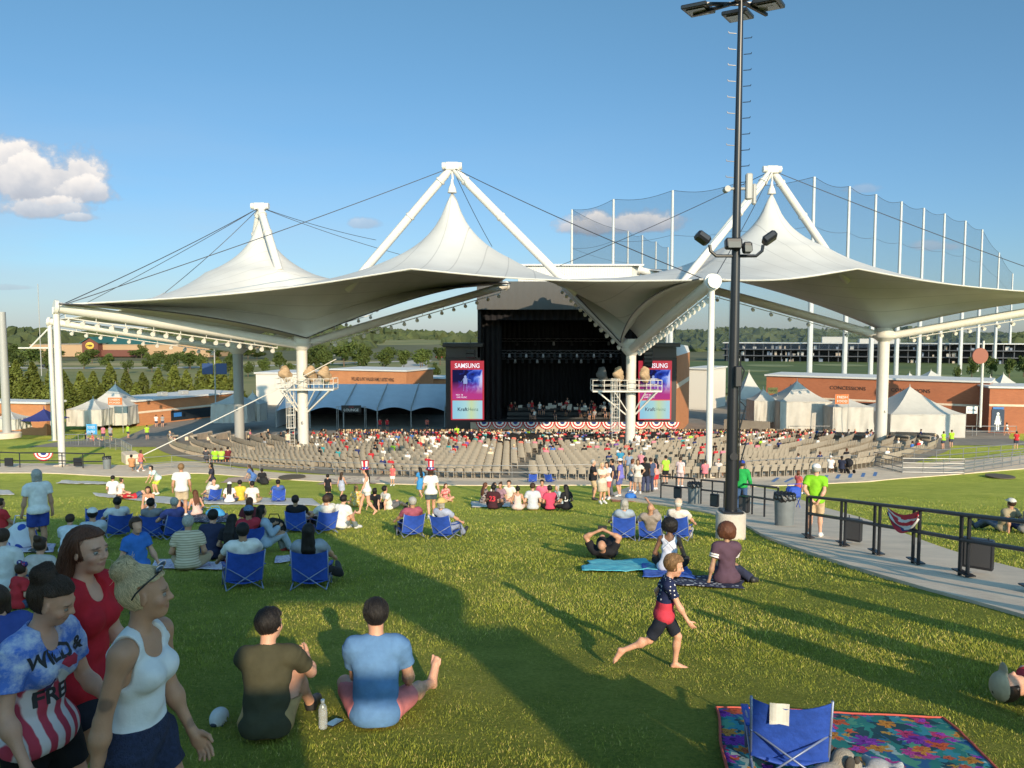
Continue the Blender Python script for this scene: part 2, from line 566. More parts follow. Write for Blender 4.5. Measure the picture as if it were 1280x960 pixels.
def skeleton(H, sex, g, pose, over):
 P = dict(POSES[pose])
 P.update(over)
 p = V3(*P['p'])
 Rt = Euler((R(-P.get('lean', 0)), R(P.get('roll', 0)), R(P.get('twist', 0))), 'ZYX').to_matrix()
 Rp = Euler((R(-P.get('lean', 0) * .35), 0, 0)).to_matrix()
 T = lambda x, y, z: p + Rt @ V3(x, y, z)
 J = dict(p=p, Rt=Rt)
 sw = .108 if sex == 'm' else .092
 if sex == 'k': sw = .095
 J['neck'] = T(0, -.006, .298)
 J['sh'] = [T(-sw, 0, .272), T(sw, 0, .272)]
 Rh = Euler((R(-P.get('lean', 0) * P.get('hk', .25) + R(0)), 0, 0)).to_matrix() @ Euler((R(-P.get('hp', 0)), R(P.get('hr', 0)), R(P.get('hy', 0))), 'ZYX').to_matrix()
 if P.get('lean', 0) < -60: Rh = Rt @ Euler((R(-P.get('hp', 0)), 0, R(P.get('hy', 0))), 'ZYX').to_matrix()
 hs = P.get('hs', 1.12 if sex == 'k' else 1.)
 J['Rh'], J['hs'] = Rh, hs
 J['head'] = J['neck'] + Rt @ V3(0, .006, .034) + Rh @ V3(0, .014, .068) * hs
 ep, kp = V3(*P.get('ep', (.35, -1, -.2))), V3(*P.get('kp', (0, 1, .1)))
 J['el'], J['wr'], J['kn'], J['an'], J['toe'] = [], [], [], [], []
 hw = .053
 J['hip'] = [p + V3(-hw, 0, -.004), p + V3(hw, 0, -.004)]
 for i, s in ((0, -1), (1, 1)):
  e, w = ik(J['sh'][i], V3(*P['h'][i]), .165, .150, V3(ep.x * s, ep.y, ep.z))
  J['el'].append(e)
  J['wr'].append(w)
  q = P.get('kps')
  kk = V3(*q[i]) if q else V3(kp.x * s, kp.y, kp.z)
  kn, an = ik(J['hip'][i], V3(*P['f'][i]), .245, .246, kk)
  J['kn'].append(kn)
  J['an'].append(an)
  d = (an - kn).normalized()
  ft = P.get('toes')
  if ft: td = V3(*ft[i]).normalized()
  else:
   f = V3(.12 * s, 1, 0)
   td = f - d * f.dot(d)
   if td.length < .15: td = V3(0, .2, 1)
   td.normalize()
   if pose in ('stand', 'hips', 'folded', 'phone', 'behind', 'seat', 'crouch', 'bend', 'knees'): td = V3(.14 * s, 1, -.12).normalized()
  J['toe'].append(td)
 J['hd'] = P.get('hd')
 return J
def body_prims(J, sex, g, fine):
 p, Rt, Rh, hs = J['p'], J['Rt'], J['Rh'], J['hs']
 T = lambda x, y, z: p + Rt @ V3(x, y, z)
 Hd = lambda x, y, z: J['head'] + Rh @ V3(x, y, z) * hs
 t = {}
 f = sex == 'f'
 gx, gy = g, g * (1 + .35 * (g - 1) if g > 1 else 1)
 if f: dims = [(.20, .078, .054, .092), (.10, .068, .050, .088), (.012, .094, .066, .080)]
 elif sex == 'k': dims = [(.20, .080, .058, .095), (.10, .073, .055, .09), (.012, .080, .060, .075)]
 else: dims = [(.20, .096, .064, .10), (.10, .083, .058, .09), (.012, .088, .064, .078)]
 to = [ell(T(0, 0 if z > .05 else -.006, z), (rx * gx, ry * gy, rz), Rt) for z, rx, ry, rz in dims]
 if g > 1.12: to.append(ell(T(0, .018, .085), (.085 * g, .062 * gy, .085), Rt))
 to.append(cap(T(-.07 if not f else -.06, -.004, .268), T(.07 if not f else .06, -.004, .268), .034))
 if f:
  for s in (-1, 1): to.append(ell(T(s * .037, .040, .198), (.034 * g, .034 * g, .036), Rt, .015))
 for s in (-1, 1): to.append(cap(T(0, -.012, .308), T(s * (.086 if not f else .074), -.004, .266), .020, .030 if not f else .026))
 t['torso'] = to
 t['neck'] = [cap(T(0, -.008, .27), J['head'] + Rh @ V3(0, -.014, -.03) * hs, .034 if not f else .028, .031 if not f else .026)]
 hd = [ell(Hd(0, -.010, .016), (.0445 * hs, .0555 * hs, .0505 * hs), Rh),
    ell(Hd(0, .010, -.022), (.0345 * hs, .0400 * hs, .0440 * hs), Rh, .02),
    ell(Hd(0, .030, -.052), (.016 * hs, .014 * hs, .0125 * hs), Rh, .02)]
 if fine:
  hd += [cap(Hd(-.020, .0415, .0105), Hd(.020, .0415, .0105), .0065 * hs, k=.012),
      ell(Hd(-.0235, .032, -.018), (.0125 * hs, .012 * hs, .012 * hs), Rh, .014), ell(Hd(.0235, .032, -.018), (.0125 * hs, .012 * hs, .012 * hs), Rh, .014),
      cap(Hd(0, .0455, .006), Hd(0, .0590, -.0165), .0042 * hs, .0062 * hs, .008), ell(Hd(-.0065, .0520, -.0185), (.0048 * hs,) * 3, None, .005), ell(Hd(.0065, .0520, -.0185), (.0048 * hs,) * 3, None, .005),
      ell(Hd(0, .0455, -.0340), (.0150 * hs, .0068 * hs, .0036 * hs), Rh, .004), ell(Hd(0, .0440, -.0405), (.0130 * hs, .0070 * hs, .0042 * hs), Rh, .004)]
  for s in (-1, 1):
   Me = Rh @ Euler((0, 0, R(-22 * s))).to_matrix()
   hd += [ell(Hd(s * .0450, -.004, -.004), (.0045 * hs, .0110 * hs, .0175 * hs), Me, .005)]
 else:
  hd += [cap(Hd(0, .048, 0), Hd(0, .058, -.016), .005 * hs, .008 * hs, .01)]
  for s in (-1, 1): hd.append(ell(Hd(s * .045, -.004, -.004), (.006 * hs, .012 * hs, .018 * hs), Rh, .008))
 t['head'] = hd
 arm, leg, hand, foot = [], [], [], []
 ga = 1 + (g - 1) * .6
 af = (.88 if f else 1.) * ga
 lf = (1.04 if f else 1.) * ga
 for i in (0, 1):
  s = (-1, 1)[i]
  sh, el, wr = J['sh'][i], J['el'][i], J['wr'][i]
  arm += [ell(sh + Rt @ V3(-s * .006, 0, -.004), (.034 * af, .034 * af, .036 * af), None, .02), cap(sh, el, .0295 * af, .0235 * af, .02), cap(el, wr, .0225 * af, .0145 * af, .012),
    ell(el.lerp(wr, .28), (.0245 * af,) * 3, None, .03)]
  d = J['hd'][i] if J.get('hd') and J['hd'][i] else None
  fw = (wr - el).normalized()
  u = Vector(d[0]).normalized() if d else (fw + V3(0, .25, -.05)).normalized()
  nrm = Vector(d[1]) if d else V3(-s, .1, .25)
  nrm = (nrm - u * u.dot(nrm)).normalized()       # palm normal
  w = u.cross(nrm) * s                             # towards ... the thumb side is -w*s-ish
  th = (V3(0, 1, .3) - u * u.dot(V3(0, 1, .3)))
  sd = u.cross(nrm)
  if sd.dot(th) < 0: sd = -sd                      # sd points to the thumb side
  hand += [cap(wr, wr + u * .018, .0145 * af, .015, .008)]
  if fine:
   pc = wr + u * .036
   Mh = Matrix((sd, u, nrm)).transposed()
   hand.append(ell(pc, (.0225, .029, .0098), Mh, .008))
   curl = (J.get('curl') or .5)
   for q, (o, L) in enumerate(((.0165, .040), (.0055, .045), (-.0055, .042), (-.0155, .034))):
    a = pc + sd * o + u * .020
    c1 = curl * (.55 + .12 * q)
    d1 = u * math.cos(c1) + nrm * math.sin(c1) + sd * o * 1.5
    d2 = u * math.cos(c1 * 2.4) + nrm * math.sin(c1 * 2.4)
    b = a + d1 * L * .5
    c_ = b + d2 * L * .5
    hand += [cap(a, b, .0056, .0050, .002), cap(b, c_, .0050, .0042, .002)]
   a = pc + sd * .017 - u * .014
   b = a + (sd * .6 + u * .7 + nrm * .35).normalized() * .026
   c_ = b + (u * .9 + nrm * .35 + sd * .1).normalized() * .018
   hand += [cap(a, b, .0085, .0062, .006), cap(b, c_, .0060, .0050, .003)]
  else:
   pc = wr + u * .052
   hand += [cap(wr + u * .02, pc, .017, .016, .01), cap(pc, pc + u * .018 + nrm * .02, .0150, .011, .008),
      cap(wr + u * .03 + sd * .012, wr + u * .05 + sd * .032 + nrm * .01, .0085, .007, .005)]
  hp, kn, an, td = J['hip'][i], J['kn'][i], J['an'][i], J['toe'][i]
  sk = (an - kn).normalized()
  back = -(td - sk * td.dot(sk))
  if back.length > 1e-3: back.normalize()
  leg += [cap(hp, kn, .052 * lf, .0325 * lf, .03), cap(kn, an, .0310 * lf, .0205 * lf, .015), ell(kn.lerp(an, .30) + back * .008, (.0275 * lf, .0275 * lf, .045), None, .03)]
  heel = an + back * .012 + sk * .018
  ball = an + td * .085 + sk * .020
  foot += [cap(an, heel, .022, .021, .012), cap(an + td * .015, ball, .023, .0175, .012), cap(ball, ball + td * .026, .0175, .0125, .01), cap(heel, ball, .0175, .0170, .01)]
  if fine and J.get('toes5'):
   sdv = td.cross(sk).normalized() * (1 if i else -1)
   for q, L in enumerate((.030, .026, .023, .020, .016)):
    o = (.5 - q / 4) * .042
    foot.append(cap(ball + sdv * o, ball + sdv * o + td * (L + .010), .0075 if q == 0 else .0058, .006 if q == 0 else .0048, .004))
 t['arm'], t['leg'], t['hand'], t['foot'] = arm, leg, hand, foot
 return t
def scl(pr, H):
 if pr[0] == 'ell': return ('ell', pr[1] * H, pr[2] * H, pr[3], None if pr[4] is None else pr[4] * H)
 return (pr[0], pr[1] * H, pr[2] * H, pr[3] * H, pr[4] * H, None if pr[5] is None else pr[5] * H)
def person(loc, face, H=1.72, sex='m', g=1., pose='stand', skin='light', hair=('short', 'brown'), top=('short', (.6, .6, .6)), bottom=('shorts', (.1, .1, .12)),
     shoes=(.5, .5, .5), hat=None, vox=.02, label=None, group=None, over=None, slope=True, merge=None, root=None, fine=False, topmat=None, botmat=None, extra=None):
 over = dict(over or {})
 rz = R(face)
 if slope and not merge:
  P = dict(POSES[pose])
  P.update(over)
  def adj(q, amt=1):
   dy = (q[0] * math.sin(rz) + q[1] * math.cos(rz))
   return (q[0], q[1], q[2] - .155 * dy * amt)
  over['f'] = [adj(q) for q in P['f']]
  if pose in ('propped', 'sidesit'): over['h'] = [adj(q) if q[2] < .06 else q for q in P['h']]
 J = skeleton(H, sex, g, pose, over)
 J['curl'] = over.get('curl')
 J['toes5'] = shoes is None
 t = body_prims(J, sex, g, fine)
 p, Rt, Rh, hs = J['p'], J['Rt'], J['Rh'], J['hs']
 T = lambda x, y, z: p + Rt @ V3(x, y, z)
 Hd = lambda x, y, z: J['head'] + Rh @ V3(x, y, z) * hs
 S = lambda L: [scl(q, H) for q in L]
 parts = []
 e = .006 + .35 * vox / H if not fine else .0055
 body = t['torso'] + t['neck'] + t['head'] + t['arm'] + t['leg'] + t['hand'] + t['foot']
 subs = []
 if fine:
  for s in (-1, 1): subs.append(scl(ell(Hd(s * .0195, .0545, -.0005), (.0120 * hs, .0105 * hs, .0046 * hs), Rh, .006), H))
  subs.append(scl(ell(Hd(0, .0530, -.0372), (.0135 * hs, .0055 * hs, .0012 * hs), Rh, .002), H))
 def bodyz(): return sdf(S(body), vox, .012 * H, subs=subs)
 parts.append(('body', bodyz, skin_mat(skin)))
 ph = random.random() * 9
 fa = (.0032 if fine else .004) if vox < .024 else 0
 def folds(X, Y, Z):
  return fa * (-1.3 + np.sin(Z * 46 + 2.2 * np.sin(X * 17 + ph) + Y * 15) * (.55 + .45 * np.sin(X * 11 - Z * 6 + ph)) + .6 * np.sin(X * 39 + Z * 21 + 2 * np.sin(Z * 13 + ph)))
 if not fa: folds = None
 # ---- top
 if top:
  kind, col = top[0], top[1]
  hem = top[2] if len(top) > 2 else (-.045 if kind != 'tank' else -.005)
  tp = [grow(q, e) for q in t['torso']]
  if hem < -.02:
   if pose == 'chair': hem = .03
   else: tp.append(ell(T(0, -.006 if sex == 'm' else .002, -.008), ((.099 if sex == 'm' else .106) * g + e * 2, (.078 if sex == 'm' else .076) * g + e * 2, .085), Rt))
  if sex != 'f' and kind != 'tank': tp.append(ell(T(0, -.004, .10), (.090 * g + e, .066 * g + e, .14), Rt))
  sub = [cap(T(0, 0, .285), T(0, .004, .42), .036 if sex != 'k' else .030, .05)]
  if kind in ('short', 'long'): tp.append(cap(T(-.075, -.004, .262), T(.075, -.004, .262), .036 + e, k=.03))
  cut = [((T(0, 0, hem)) * H, -(Rt @ V3(0, 0, 1)))]
  if kind == 'tank':
   for i in (0, 1):
    sub.append(cap(J['sh'][i] + Rt @ V3((-.004, .004)[i], 0, .01), J['sh'][i] + Rt @ V3((-.012, .012)[i], 0, -.07), .047, .034))
   sub.append(ell(T(0, .050, .292), (.050, .062, .055), Rt))
   sub.append(ell(T(0, -.05, .30), (.044, .05, .045), Rt))
  elif kind == 'strap':
   for i in (0, 1): sub.append(cap(J['sh'][i], J['sh'][i] + Rt @ V3(0, 0, -.06), .05, .04))
   sub.append(ell(T(0, 0, .31), (.060, .09, .085), Rt))
  else:
   fr = .62 if kind == 'short' else .98
   for i in (0, 1):
    sh, el, wr = J['sh'][i], J['el'][i], J['wr'][i]
    r0 = .033 if sex == 'm' else .031
    tp.append(cap(sh + Rt @ V3(-(-1, 1)[i] * .006, 0, -.004), sh.lerp(el, .25), (r0 - .001) * (1 + (g - 1) * .6) + e, k=.03))
    if kind == 'short': tp.append(con(sh, sh.lerp(el, fr), r0 * (1 + (g - 1) * .6) + e * .6, (r0 - .0005) * (1 + (g - 1) * .6) + e, k=.012))
    else: tp += [cap(sh, el, .031 * (1 + (g - 1) * .6) + e, .027 + e, .012), con(el, el.lerp(wr, .95), .026 + e, .018 + e, .012), cap(el, el.lerp(wr, .5), .026 + e, .023 + e)]
   if kind == 'vee': pass
   if top[3:] and top[3] == 'scoop': sub.append(ell(T(0, .05, .292), (.042, .05, .045), Rt))
  parts.append(('shirt' if kind not in ('tank', 'strap') else 'tank_top', lambda tp=tp, sub=sub, cut=cut: sdf(S(tp), vox, .014 * H, subs=S(sub), cuts=cut, warp=folds), topmat or cloth(col)))
 # ---- bottom
 if bottom:
  kind, col = bottom[0], bottom[1]
  bp = [grow(t['torso'][2], e * .8), ell(p + Rt @ V3(0, -.004, .045), (.080 * g + e * .6, .058 * g + e * .6, .05), Rt)]
  fr = bottom[2] if len(bottom) > 2 else {'shorts': .82, 'brief': .42, 'pants': 1., 'skirt': .8, 'dress': .9}[kind]
  for i in (0, 1):
   hp, kn, an = J['hip'][i], J['kn'][i], J['an'][i]
   lf = 1 + (g - 1) * .6
   if kind in ('shorts', 'brief'):
    bp += [con(hp, hp.lerp(kn, fr), .054 * lf + e, (.054 - .016 * fr) * lf + e * 1.5, .02), ell(hp, (.052 * lf + e,) * 3, None, .02)]
   elif kind == 'pants':
    bp += [cap(hp, kn, .053 * lf + e, .035 * lf + e, .02), con(kn, kn.lerp(an, .97), .035 * lf + e, .029 + e, .012), ell(kn, (.035 * lf + e,) * 3, None, .01)]
   else:
    bp += [con(hp, hp.lerp(kn, fr), .056 + e, .062 + e, .08)]
  if kind in ('skirt', 'dress') and p.z > .4: bp.append(con(p, p.lerp((J['kn'][0] + J['kn'][1]) / 2, fr), .085 + e, .105 + e, .05))
  tz = .075 if sex == 'm' else .06
  if top and top[0] in ('short', 'long') and p.z > .4: tz = min(tz, (top[2] if len(top) > 2 else -.045) + .022)
  cut = [(T(0, 0, tz) * H, Rt @ V3(0, 0, 1))]
  parts.append(({'shorts': 'shorts', 'brief': 'shorts', 'pants': 'trousers', 'skirt': 'skirt', 'dress': 'skirt'}[kind], lambda bp=bp, cut=cut: sdf(S(bp), vox, .014 * H, cuts=cut, warp=folds), botmat or cloth(col)))
 if shoes:
  nm = 'shoe'
  n2 = len(t['foot']) // 2
  for i in (0, 1):
   fp = [grow(q, max(.005, e * .8)) for q in t['foot'][i * n2:(i + 1) * n2]]
   parts.append((nm, lambda fp=fp: sdf(S(fp), min(vox, .02), .012 * H), mat('shoe_%d_%d_%d' % tuple(int(q * 99) for q in shoes), shoes, .5, noise=.1, nscale=30)))
 # ---- hair and hat
 if hair:
  st, hc = hair
  he = .008 + .25 * vox / H if not fine else .0075
  hp = [grow(t['head'][0], he * hs)]
  Mh = Rh
  hl = Hd(0, .022, .006)
  nn = Rh @ V3(0, 1, -.62)
  yb = -.013 if st in ('bun', 'pony') else .010
  def face_cut(X, Y, Z, c=Hd(0, .030, .045) * H, n=(Rh @ V3(0, .25, -1)).normalized(), c2=Hd(0, yb, 0) * H, n2=(Rh @ V3(0, 1, .25)).normalized()):
   return np.minimum((X - c[0]) * n[0] + (Y - c[1]) * n[1] + (Z - c[2]) * n[2], (X - c2[0]) * n2[0] + (Y - c2[1]) * n2[1] + (Z - c2[2]) * n2[2])
  if st in ('short', 'crew'):
   hp.append(ell(Hd(0, -.012, .026), ((.044 + he) * hs, (.053 + he) * hs, (.047 + he) * hs), Rh))
   cut = [face_cut, (Hd(0, -.02, -.030) * H, Rh @ V3(0, .3, -1))]
  elif st == 'afro':
   hp = [ell(Hd(0, -.022, .026), (.082, .080, .078), Rh), ell(Hd(.03, -.03, -.01), (.05, .05, .05), Rh), ell(Hd(-.035, -.03, 0), (.05, .05, .05), Rh)]
   cut = [face_cut]
  else:
   cut = [face_cut]
   if st == 'long':
    for q in (-1, 0, 1): hp += [cap(Hd(q * .026, -.040, .0), T(q * .040, -.052 * g, .26), .026, .024), cap(T(q * .040, -.055 * g, .26), T(q * .038, -.062 * g, .15), .024, .014)]
   elif st == 'bob':
    for q in (-1, 0, 1): hp.append(cap(Hd(q * .032, -.035 + abs(q) * .012, .0), Hd(q * .036, -.034 + abs(q) * .012, -.058), .024, .020))
   elif st == 'pony': hp += [cap(Hd(0, -.055, .035), Hd(0, -.088, .02), .016, .02), cap(Hd(0, -.088, .02), Hd(0, -.088, -.075), .02, .009)]
   elif st == 'bun': hp += [ell(Hd(0, -.050, .066), (.033, .030, .030), None, .008), ell(Hd(.014, -.062, .072), (.018,) * 3, None, .008), ell(Hd(-.016, -.052, .086), (.016,) * 3, None, .008)]
  parts.append(('hair', lambda hp=hp, cut=cut: sdf(S(hp), vox, .012 * H, cuts=cut, warp=lambda X, Y, Z: (.011 if st == 'afro' else .0035) * (np.sin(X * 61 + 3 * np.sin(Z * 19 + ph)) * np.sin(Y * 57 + 2 * np.sin(X * 23)) * np.sin(Z * (53 if st == 'afro' else 17) + ph) - .4)), hair_mat(hc)))
 if hat:
  hk, hc = hat
  tops = [ell(Hd(0, -.008, .030), (.060 * hs, .070 * hs, .056 * hs), Rh)]
  hcut = [(Hd(0, 0, .026) * H, Rh @ V3(0, 0, -1))]
  if hk == 'cap': tops += [ell(Hd(0, .062, .030), (.040 * hs, .040 * hs, .007 * hs), Rh, .006)]
  elif hk == 'capback': tops += [ell(Hd(0, -.068, .028), (.038 * hs, .036 * hs, .007 * hs), Rh, .006)]
  elif hk == 'straw': tops += [ell(Hd(0, -.004, .030), (.098 * hs, .108 * hs, .009 * hs), Rh, .01)]
  if hk != 'stove': parts.append(('hat', lambda tops=tops, hcut=hcut: sdf(S(tops), min(vox, .016), .008 * H, cuts=hcut if hk != 'straw' else ()), hc if not isinstance(hc, tuple) else cloth(hc)))
 if merge:
  Vs, Fs, mi, ms, o = [], [], [], [], 0
  for nm, fn, m in parts:
   V, Q = fn()
   if not len(V): continue
   if m not in ms: ms.append(m)
   Vs.append(V)
   Fs.append(Q + o)
   mi += [ms.index(m)] * len(Q)
   o += len(V)
  return np_mesh(merge, np.concatenate(Vs), np.concatenate(Fs), ms, True, mi)
 root = root or empty('person', loc, rz, label, 'person', group)
 out = {}
 for nm, fn, m in parts:
  V, Q = fn()
  if not len(V): continue
  o = link(nm, np_mesh(nm, V, Q, m), root)
  out.setdefault(nm, o)
 root_info = dict(J=J, H=H, Hd=lambda *a: Hd(*a) * H, T=lambda *a: T(*a) * H, root=root, parts=out, hs=hs, sex=sex)
 if fine: face_detail(root_info, hair)
 if hat and hat[0] == 'stove': stovepipe(root_info)
 return root_info
def paint(o, spots):
 """colour marks that belong to the skin itself: [(point, radii, 3x3 axes, rgb, strength)]"""
 me = o.data
 n = len(me.vertices)
 co = np.empty(n * 3, np.float32)
 me.vertices.foreach_get('co', co)
 co = co.reshape(-1, 3)
 col = np.zeros((n, 4), np.float32)
 for c, r, M, rgb, st in spots:
  d = co - np.array(c, np.float32)
  if M is not None: d = d @ np.array(M, np.float32)
  q = np.sqrt(((d / np.array(r, np.float32)) ** 2).sum(1))
  w = np.clip((1.25 - q) / .5, 0, 1) * st
  m = w > col[:, 3]
  col[m, :3] = rgb
  col[m, 3] = w[m]
 a = me.color_attributes.new('mark', 'FLOAT_COLOR', 'POINT')
 a.data.foreach_set('color', col.ravel())
def face_detail(I, hair):
 H, Hd, hs, Rh = I['H'], I['Hd'], I['hs'], I['J']['Rh']
 white = mat('eye_white', (.26, .24, .22), .5)
 iris = mat('eye_iris', (.03, .022, .018), .3)
 sk = SKIN[I.get('skin', 'light')]
 for s in (-1, 1):
  c = Hd(s * .0195, .0396, -.0008)
  eye = MB().sphere(c, (.0078 * H * hs, .0080 * H * hs, .0072 * H * hs), 14, 10, M=Rh).build('eye', white, I['root'], smooth='all')
  d = (Rh @ V3(s * .10 + .06, 1, -.12)).normalized()
  MB().sphere(c + d * .0050 * H * hs, .0036 * H * hs, 12, 8).build('iris', iris, eye, smooth='all')
 hc = HAIR[hair[1]] if hair else (.05, .03, .02)
 br = tuple(q * .45 for q in hc)
 if hair and hair[1] == 'blond': br = (.10, .06, .035)
 sp = []
 lip = (.34, .10, .09)
 sp.append((Hd(0, .047, -.0375), (.0125 * H * hs, .012 * H * hs, .0062 * H * hs), Rh, lip, .65))
 for s in (-1, 1): sp.append((Hd(s * .0135, .044, -.0352), (.0065 * H * hs, .012 * H * hs, .0030 * H * hs), Rh @ Euler((0, R(-22 * s), 0)).to_matrix(), lip, .6))
 for s in (-1, 1):
  Mb = Rh @ Euler((0, R(9 * s), 0)).to_matrix()
  sp.append((Hd(s * .0205, .046, .0125), (.0135 * H * hs, .014 * H * hs, .0026 * H * hs), Mb, br, .85))
  sp.append((Hd(s * .0195, .045, .0050), (.0115 * H * hs, .010 * H * hs, .0022 * H * hs), Rh, (.035, .02, .015), .75))
  sp.append((Hd(s * .0195, .045, -.0068), (.0105 * H * hs, .010 * H * hs, .0014 * H * hs), Rh, (.06, .03, .025), .5))
  sp.append((Hd(s * .026, .036, -.020), (.014 * H * hs, .012 * H * hs, .012 * H * hs), Rh, (.50, .20, .15), .30))
 I['marks'] = sp
def stovepipe(I):
 """tall felt party hat: red and white stripes, blue starred band, curled brim"""
 H, Hd, Rh = I['H'], I['Hd'], I['J']['Rh']
 b, up = Hd(0, -.005, .030), Rh @ V3(0, 0, 1)
 X, Y = Rh @ V3(1, 0, 0), Rh @ V3(0, 1, 0)
 red, white, blue = cloth((.55, .02, .04)), cloth((.75, .74, .72)), cloth((.03, .05, .28))
 mb = MB()
 n = 20
 def ring(r, z): return [b + up * z + X * r * math.cos(2 * math.pi * k / n) + Y * r * 1.1 * math.sin(2 * math.pi * k / n) for k in range(n)]
 prof = [(.105, .0), (.11, .10), (.118, .20), (.125, .30)]
 rs = [ring(r, z) for r, z in prof]
 for i in range(3):
  for k in range(n):
   mb.cm = 2 if i == 0 else (k // 2) % 2
   mb.add([rs[i][k], rs[i][(k + 1) % n], rs[i + 1][(k + 1) % n], rs[i + 1][k]], [(0, 1, 2, 3)])
 mb.cm = 0
 mb.add(rs[3], [tuple(range(n))])
 hat = mb.build('hat', [red, white, blue], I['root'])
 m2 = MB()
 a, c, d = ring(.10, -.004), ring(.17, .010), ring(.17, .022)
 for q, w in ((a, c), (c, d), (d, ring(.10, .012))):
  for k in range(n): m2.add([q[k], q[(k + 1) % n], w[(k + 1) % n], w[k]], [(0, 1, 2, 3)])
 m2.build('brim', red, hat)
 m3 = MB()
 for k in range(7):
  a = 2 * math.pi * (k + .5) / 7
  c0 = b + up * .05
  o = X * math.cos(a) + Y * 1.1 * math.sin(a)
  tdir = (up.cross(o)).normalized()
  pts = []
  for q in range(10):
   r = .034 if q % 2 == 0 else .014
   pts.append(c0 + o * .112 + tdir * r * math.sin(q * math.pi / 5) + up * r * math.cos(q * math.pi / 5))
  m3.add([c0 + o * .114] + pts, [(0, 1 + q, 1 + (q + 1) % 10) for q in range(10)])
 m3.build('star', white, hat)
# ------------------------------------------------------------------ render set-up, sky, sun, camera
def gz(y):
 if y < 0: return -2.0
 if y < 30: return -2 - .165 * y
 if y < 50: return -6.95 - .145 * (y - 30)
 if y < 80: return -9.85 - .055 * (y - 50)
 if y < 95: return -11.5 - .12 * (y - 80)
 return -13.3
SC.render.engine = 'CYCLES'
SC.cycles.use_denoising = True
SC.cycles.max_bounces = 6
SC.cycles.diffuse_bounces = 3
SC.cycles.transparent_max_bounces = 16
SC.cycles.caustics_reflective = SC.cycles.caustics_refractive = False
SC.view_settings.view_transform = 'Standard'
SC.view_settings.look = 'None'
SC.view_settings.gamma = 1
SC.view_settings.exposure = .42
cam = bpy.data.objects.new('camera', bpy.data.cameras.new('camera'))
COL.objects.link(cam)
cam.data.sensor_width = 36
cam.data.lens = 36 * F / 1280
cam.data.clip_start = .05
cam.data.clip_end = 9000
cam.rotation_euler = (math.pi / 2 - PITCH, 0, 0)
SC.camera = cam
SUN = Vector((.33, -1, .385)).normalized()      # towards the sun: low, behind the camera, a little to the right
sun = bpy.data.objects.new('sun', bpy.data.lights.new('sun', 'SUN'))
COL.objects.link(sun)
sun.data.energy = 4.3
sun.data.angle = R(.5)
sun.data.color = (1, .80, .55)
sun.rotation_euler = SUN.to_track_quat('Z', 'Y').to_euler()
ELEV = math.asin(SUN.z)
AZ = math.atan2(SUN.x, SUN.y)
w = bpy.data.worlds.new('World')
SC.world = w
w.use_nodes = True
N, L = w.node_tree.nodes, w.node_tree.links
bg = N['Background']
sky = N.new('ShaderNodeTexSky')
sky.sky_type = 'NISHITA'
sky.sun_disc = False
sky.sun_elevation = ELEV
sky.sun_rotation = AZ
sky.altitude = 300
sky.air_density = 1.1
sky.dust_density = .35
sky.ozone_density = 2.2
bg.inputs['Strength'].default_value = .12
tc = N.new('ShaderNodeTexCoord')
nrm = N.new('ShaderNodeVectorMath')
nrm.operation = 'NORMALIZE'
L.new(tc.outputs['Generated'], nrm.inputs[0])
def vmath(op, a, b=None):
 n = N.new('ShaderNodeVectorMath')
 n.operation = op
 for i, q in enumerate((a, b)):
  if q is None: continue
  if isinstance(q, tuple): n.inputs[i].default_value = q
  else: L.new(q, n.inputs[i])
 return n
def fmath(op, a, b=None, c=None, clamp=False):
 n = N.new('ShaderNodeMath')
 n.operation = op
 n.use_clamp = clamp
 for i, q in enumerate((a, b, c)):
  if q is None: continue
  if isinstance(q, (int, float)): n.inputs[i].default_value = q
  else: L.new(q, n.inputs[i])
 return n.outputs[0]
nz = N.new('ShaderNodeTexNoise')
nz.inputs['Scale'].default_value = 22
nz.inputs['Detail'].default_value = 7
nz.inputs['Roughness'].default_value = .62
L.new(nrm.outputs[0], nz.inputs['Vector'])
nz2 = N.new('ShaderNodeTexNoise')
nz2.inputs['Scale'].default_value = 60
nz2.inputs['Detail'].default_value = 4
L.new(nrm.outputs[0], nz2.inputs['Vector'])
sep = N.new('ShaderNodeSeparateXYZ')
L.new(nrm.outputs[0], sep.inputs[0])
ux = fmath('DIVIDE', sep.outputs['X'], sep.outputs['Y'])
uz = fmath('DIVIDE', sep.outputs['Z'], sep.outputs['Y'])
fwd = fmath('GREATER_THAN', sep.outputs['Y'], .05)
cover = None
shade = None
CL = [(50, 232, 92, 50, 1.), (8, 208, 62, 44, 1.), (104, 244, 46, 26, .95), (60, 262, 74, 20, .9), (745, 283, 62, 20, .95), (800, 280, 62, 18, .95), (452, 281, 24, 9, .5), (1175, 308, 40, 10, .5), (1078, 237, 30, 9, .35), (15, 360, 40, 5, .35), (95, 272, 30, 10, .8)]
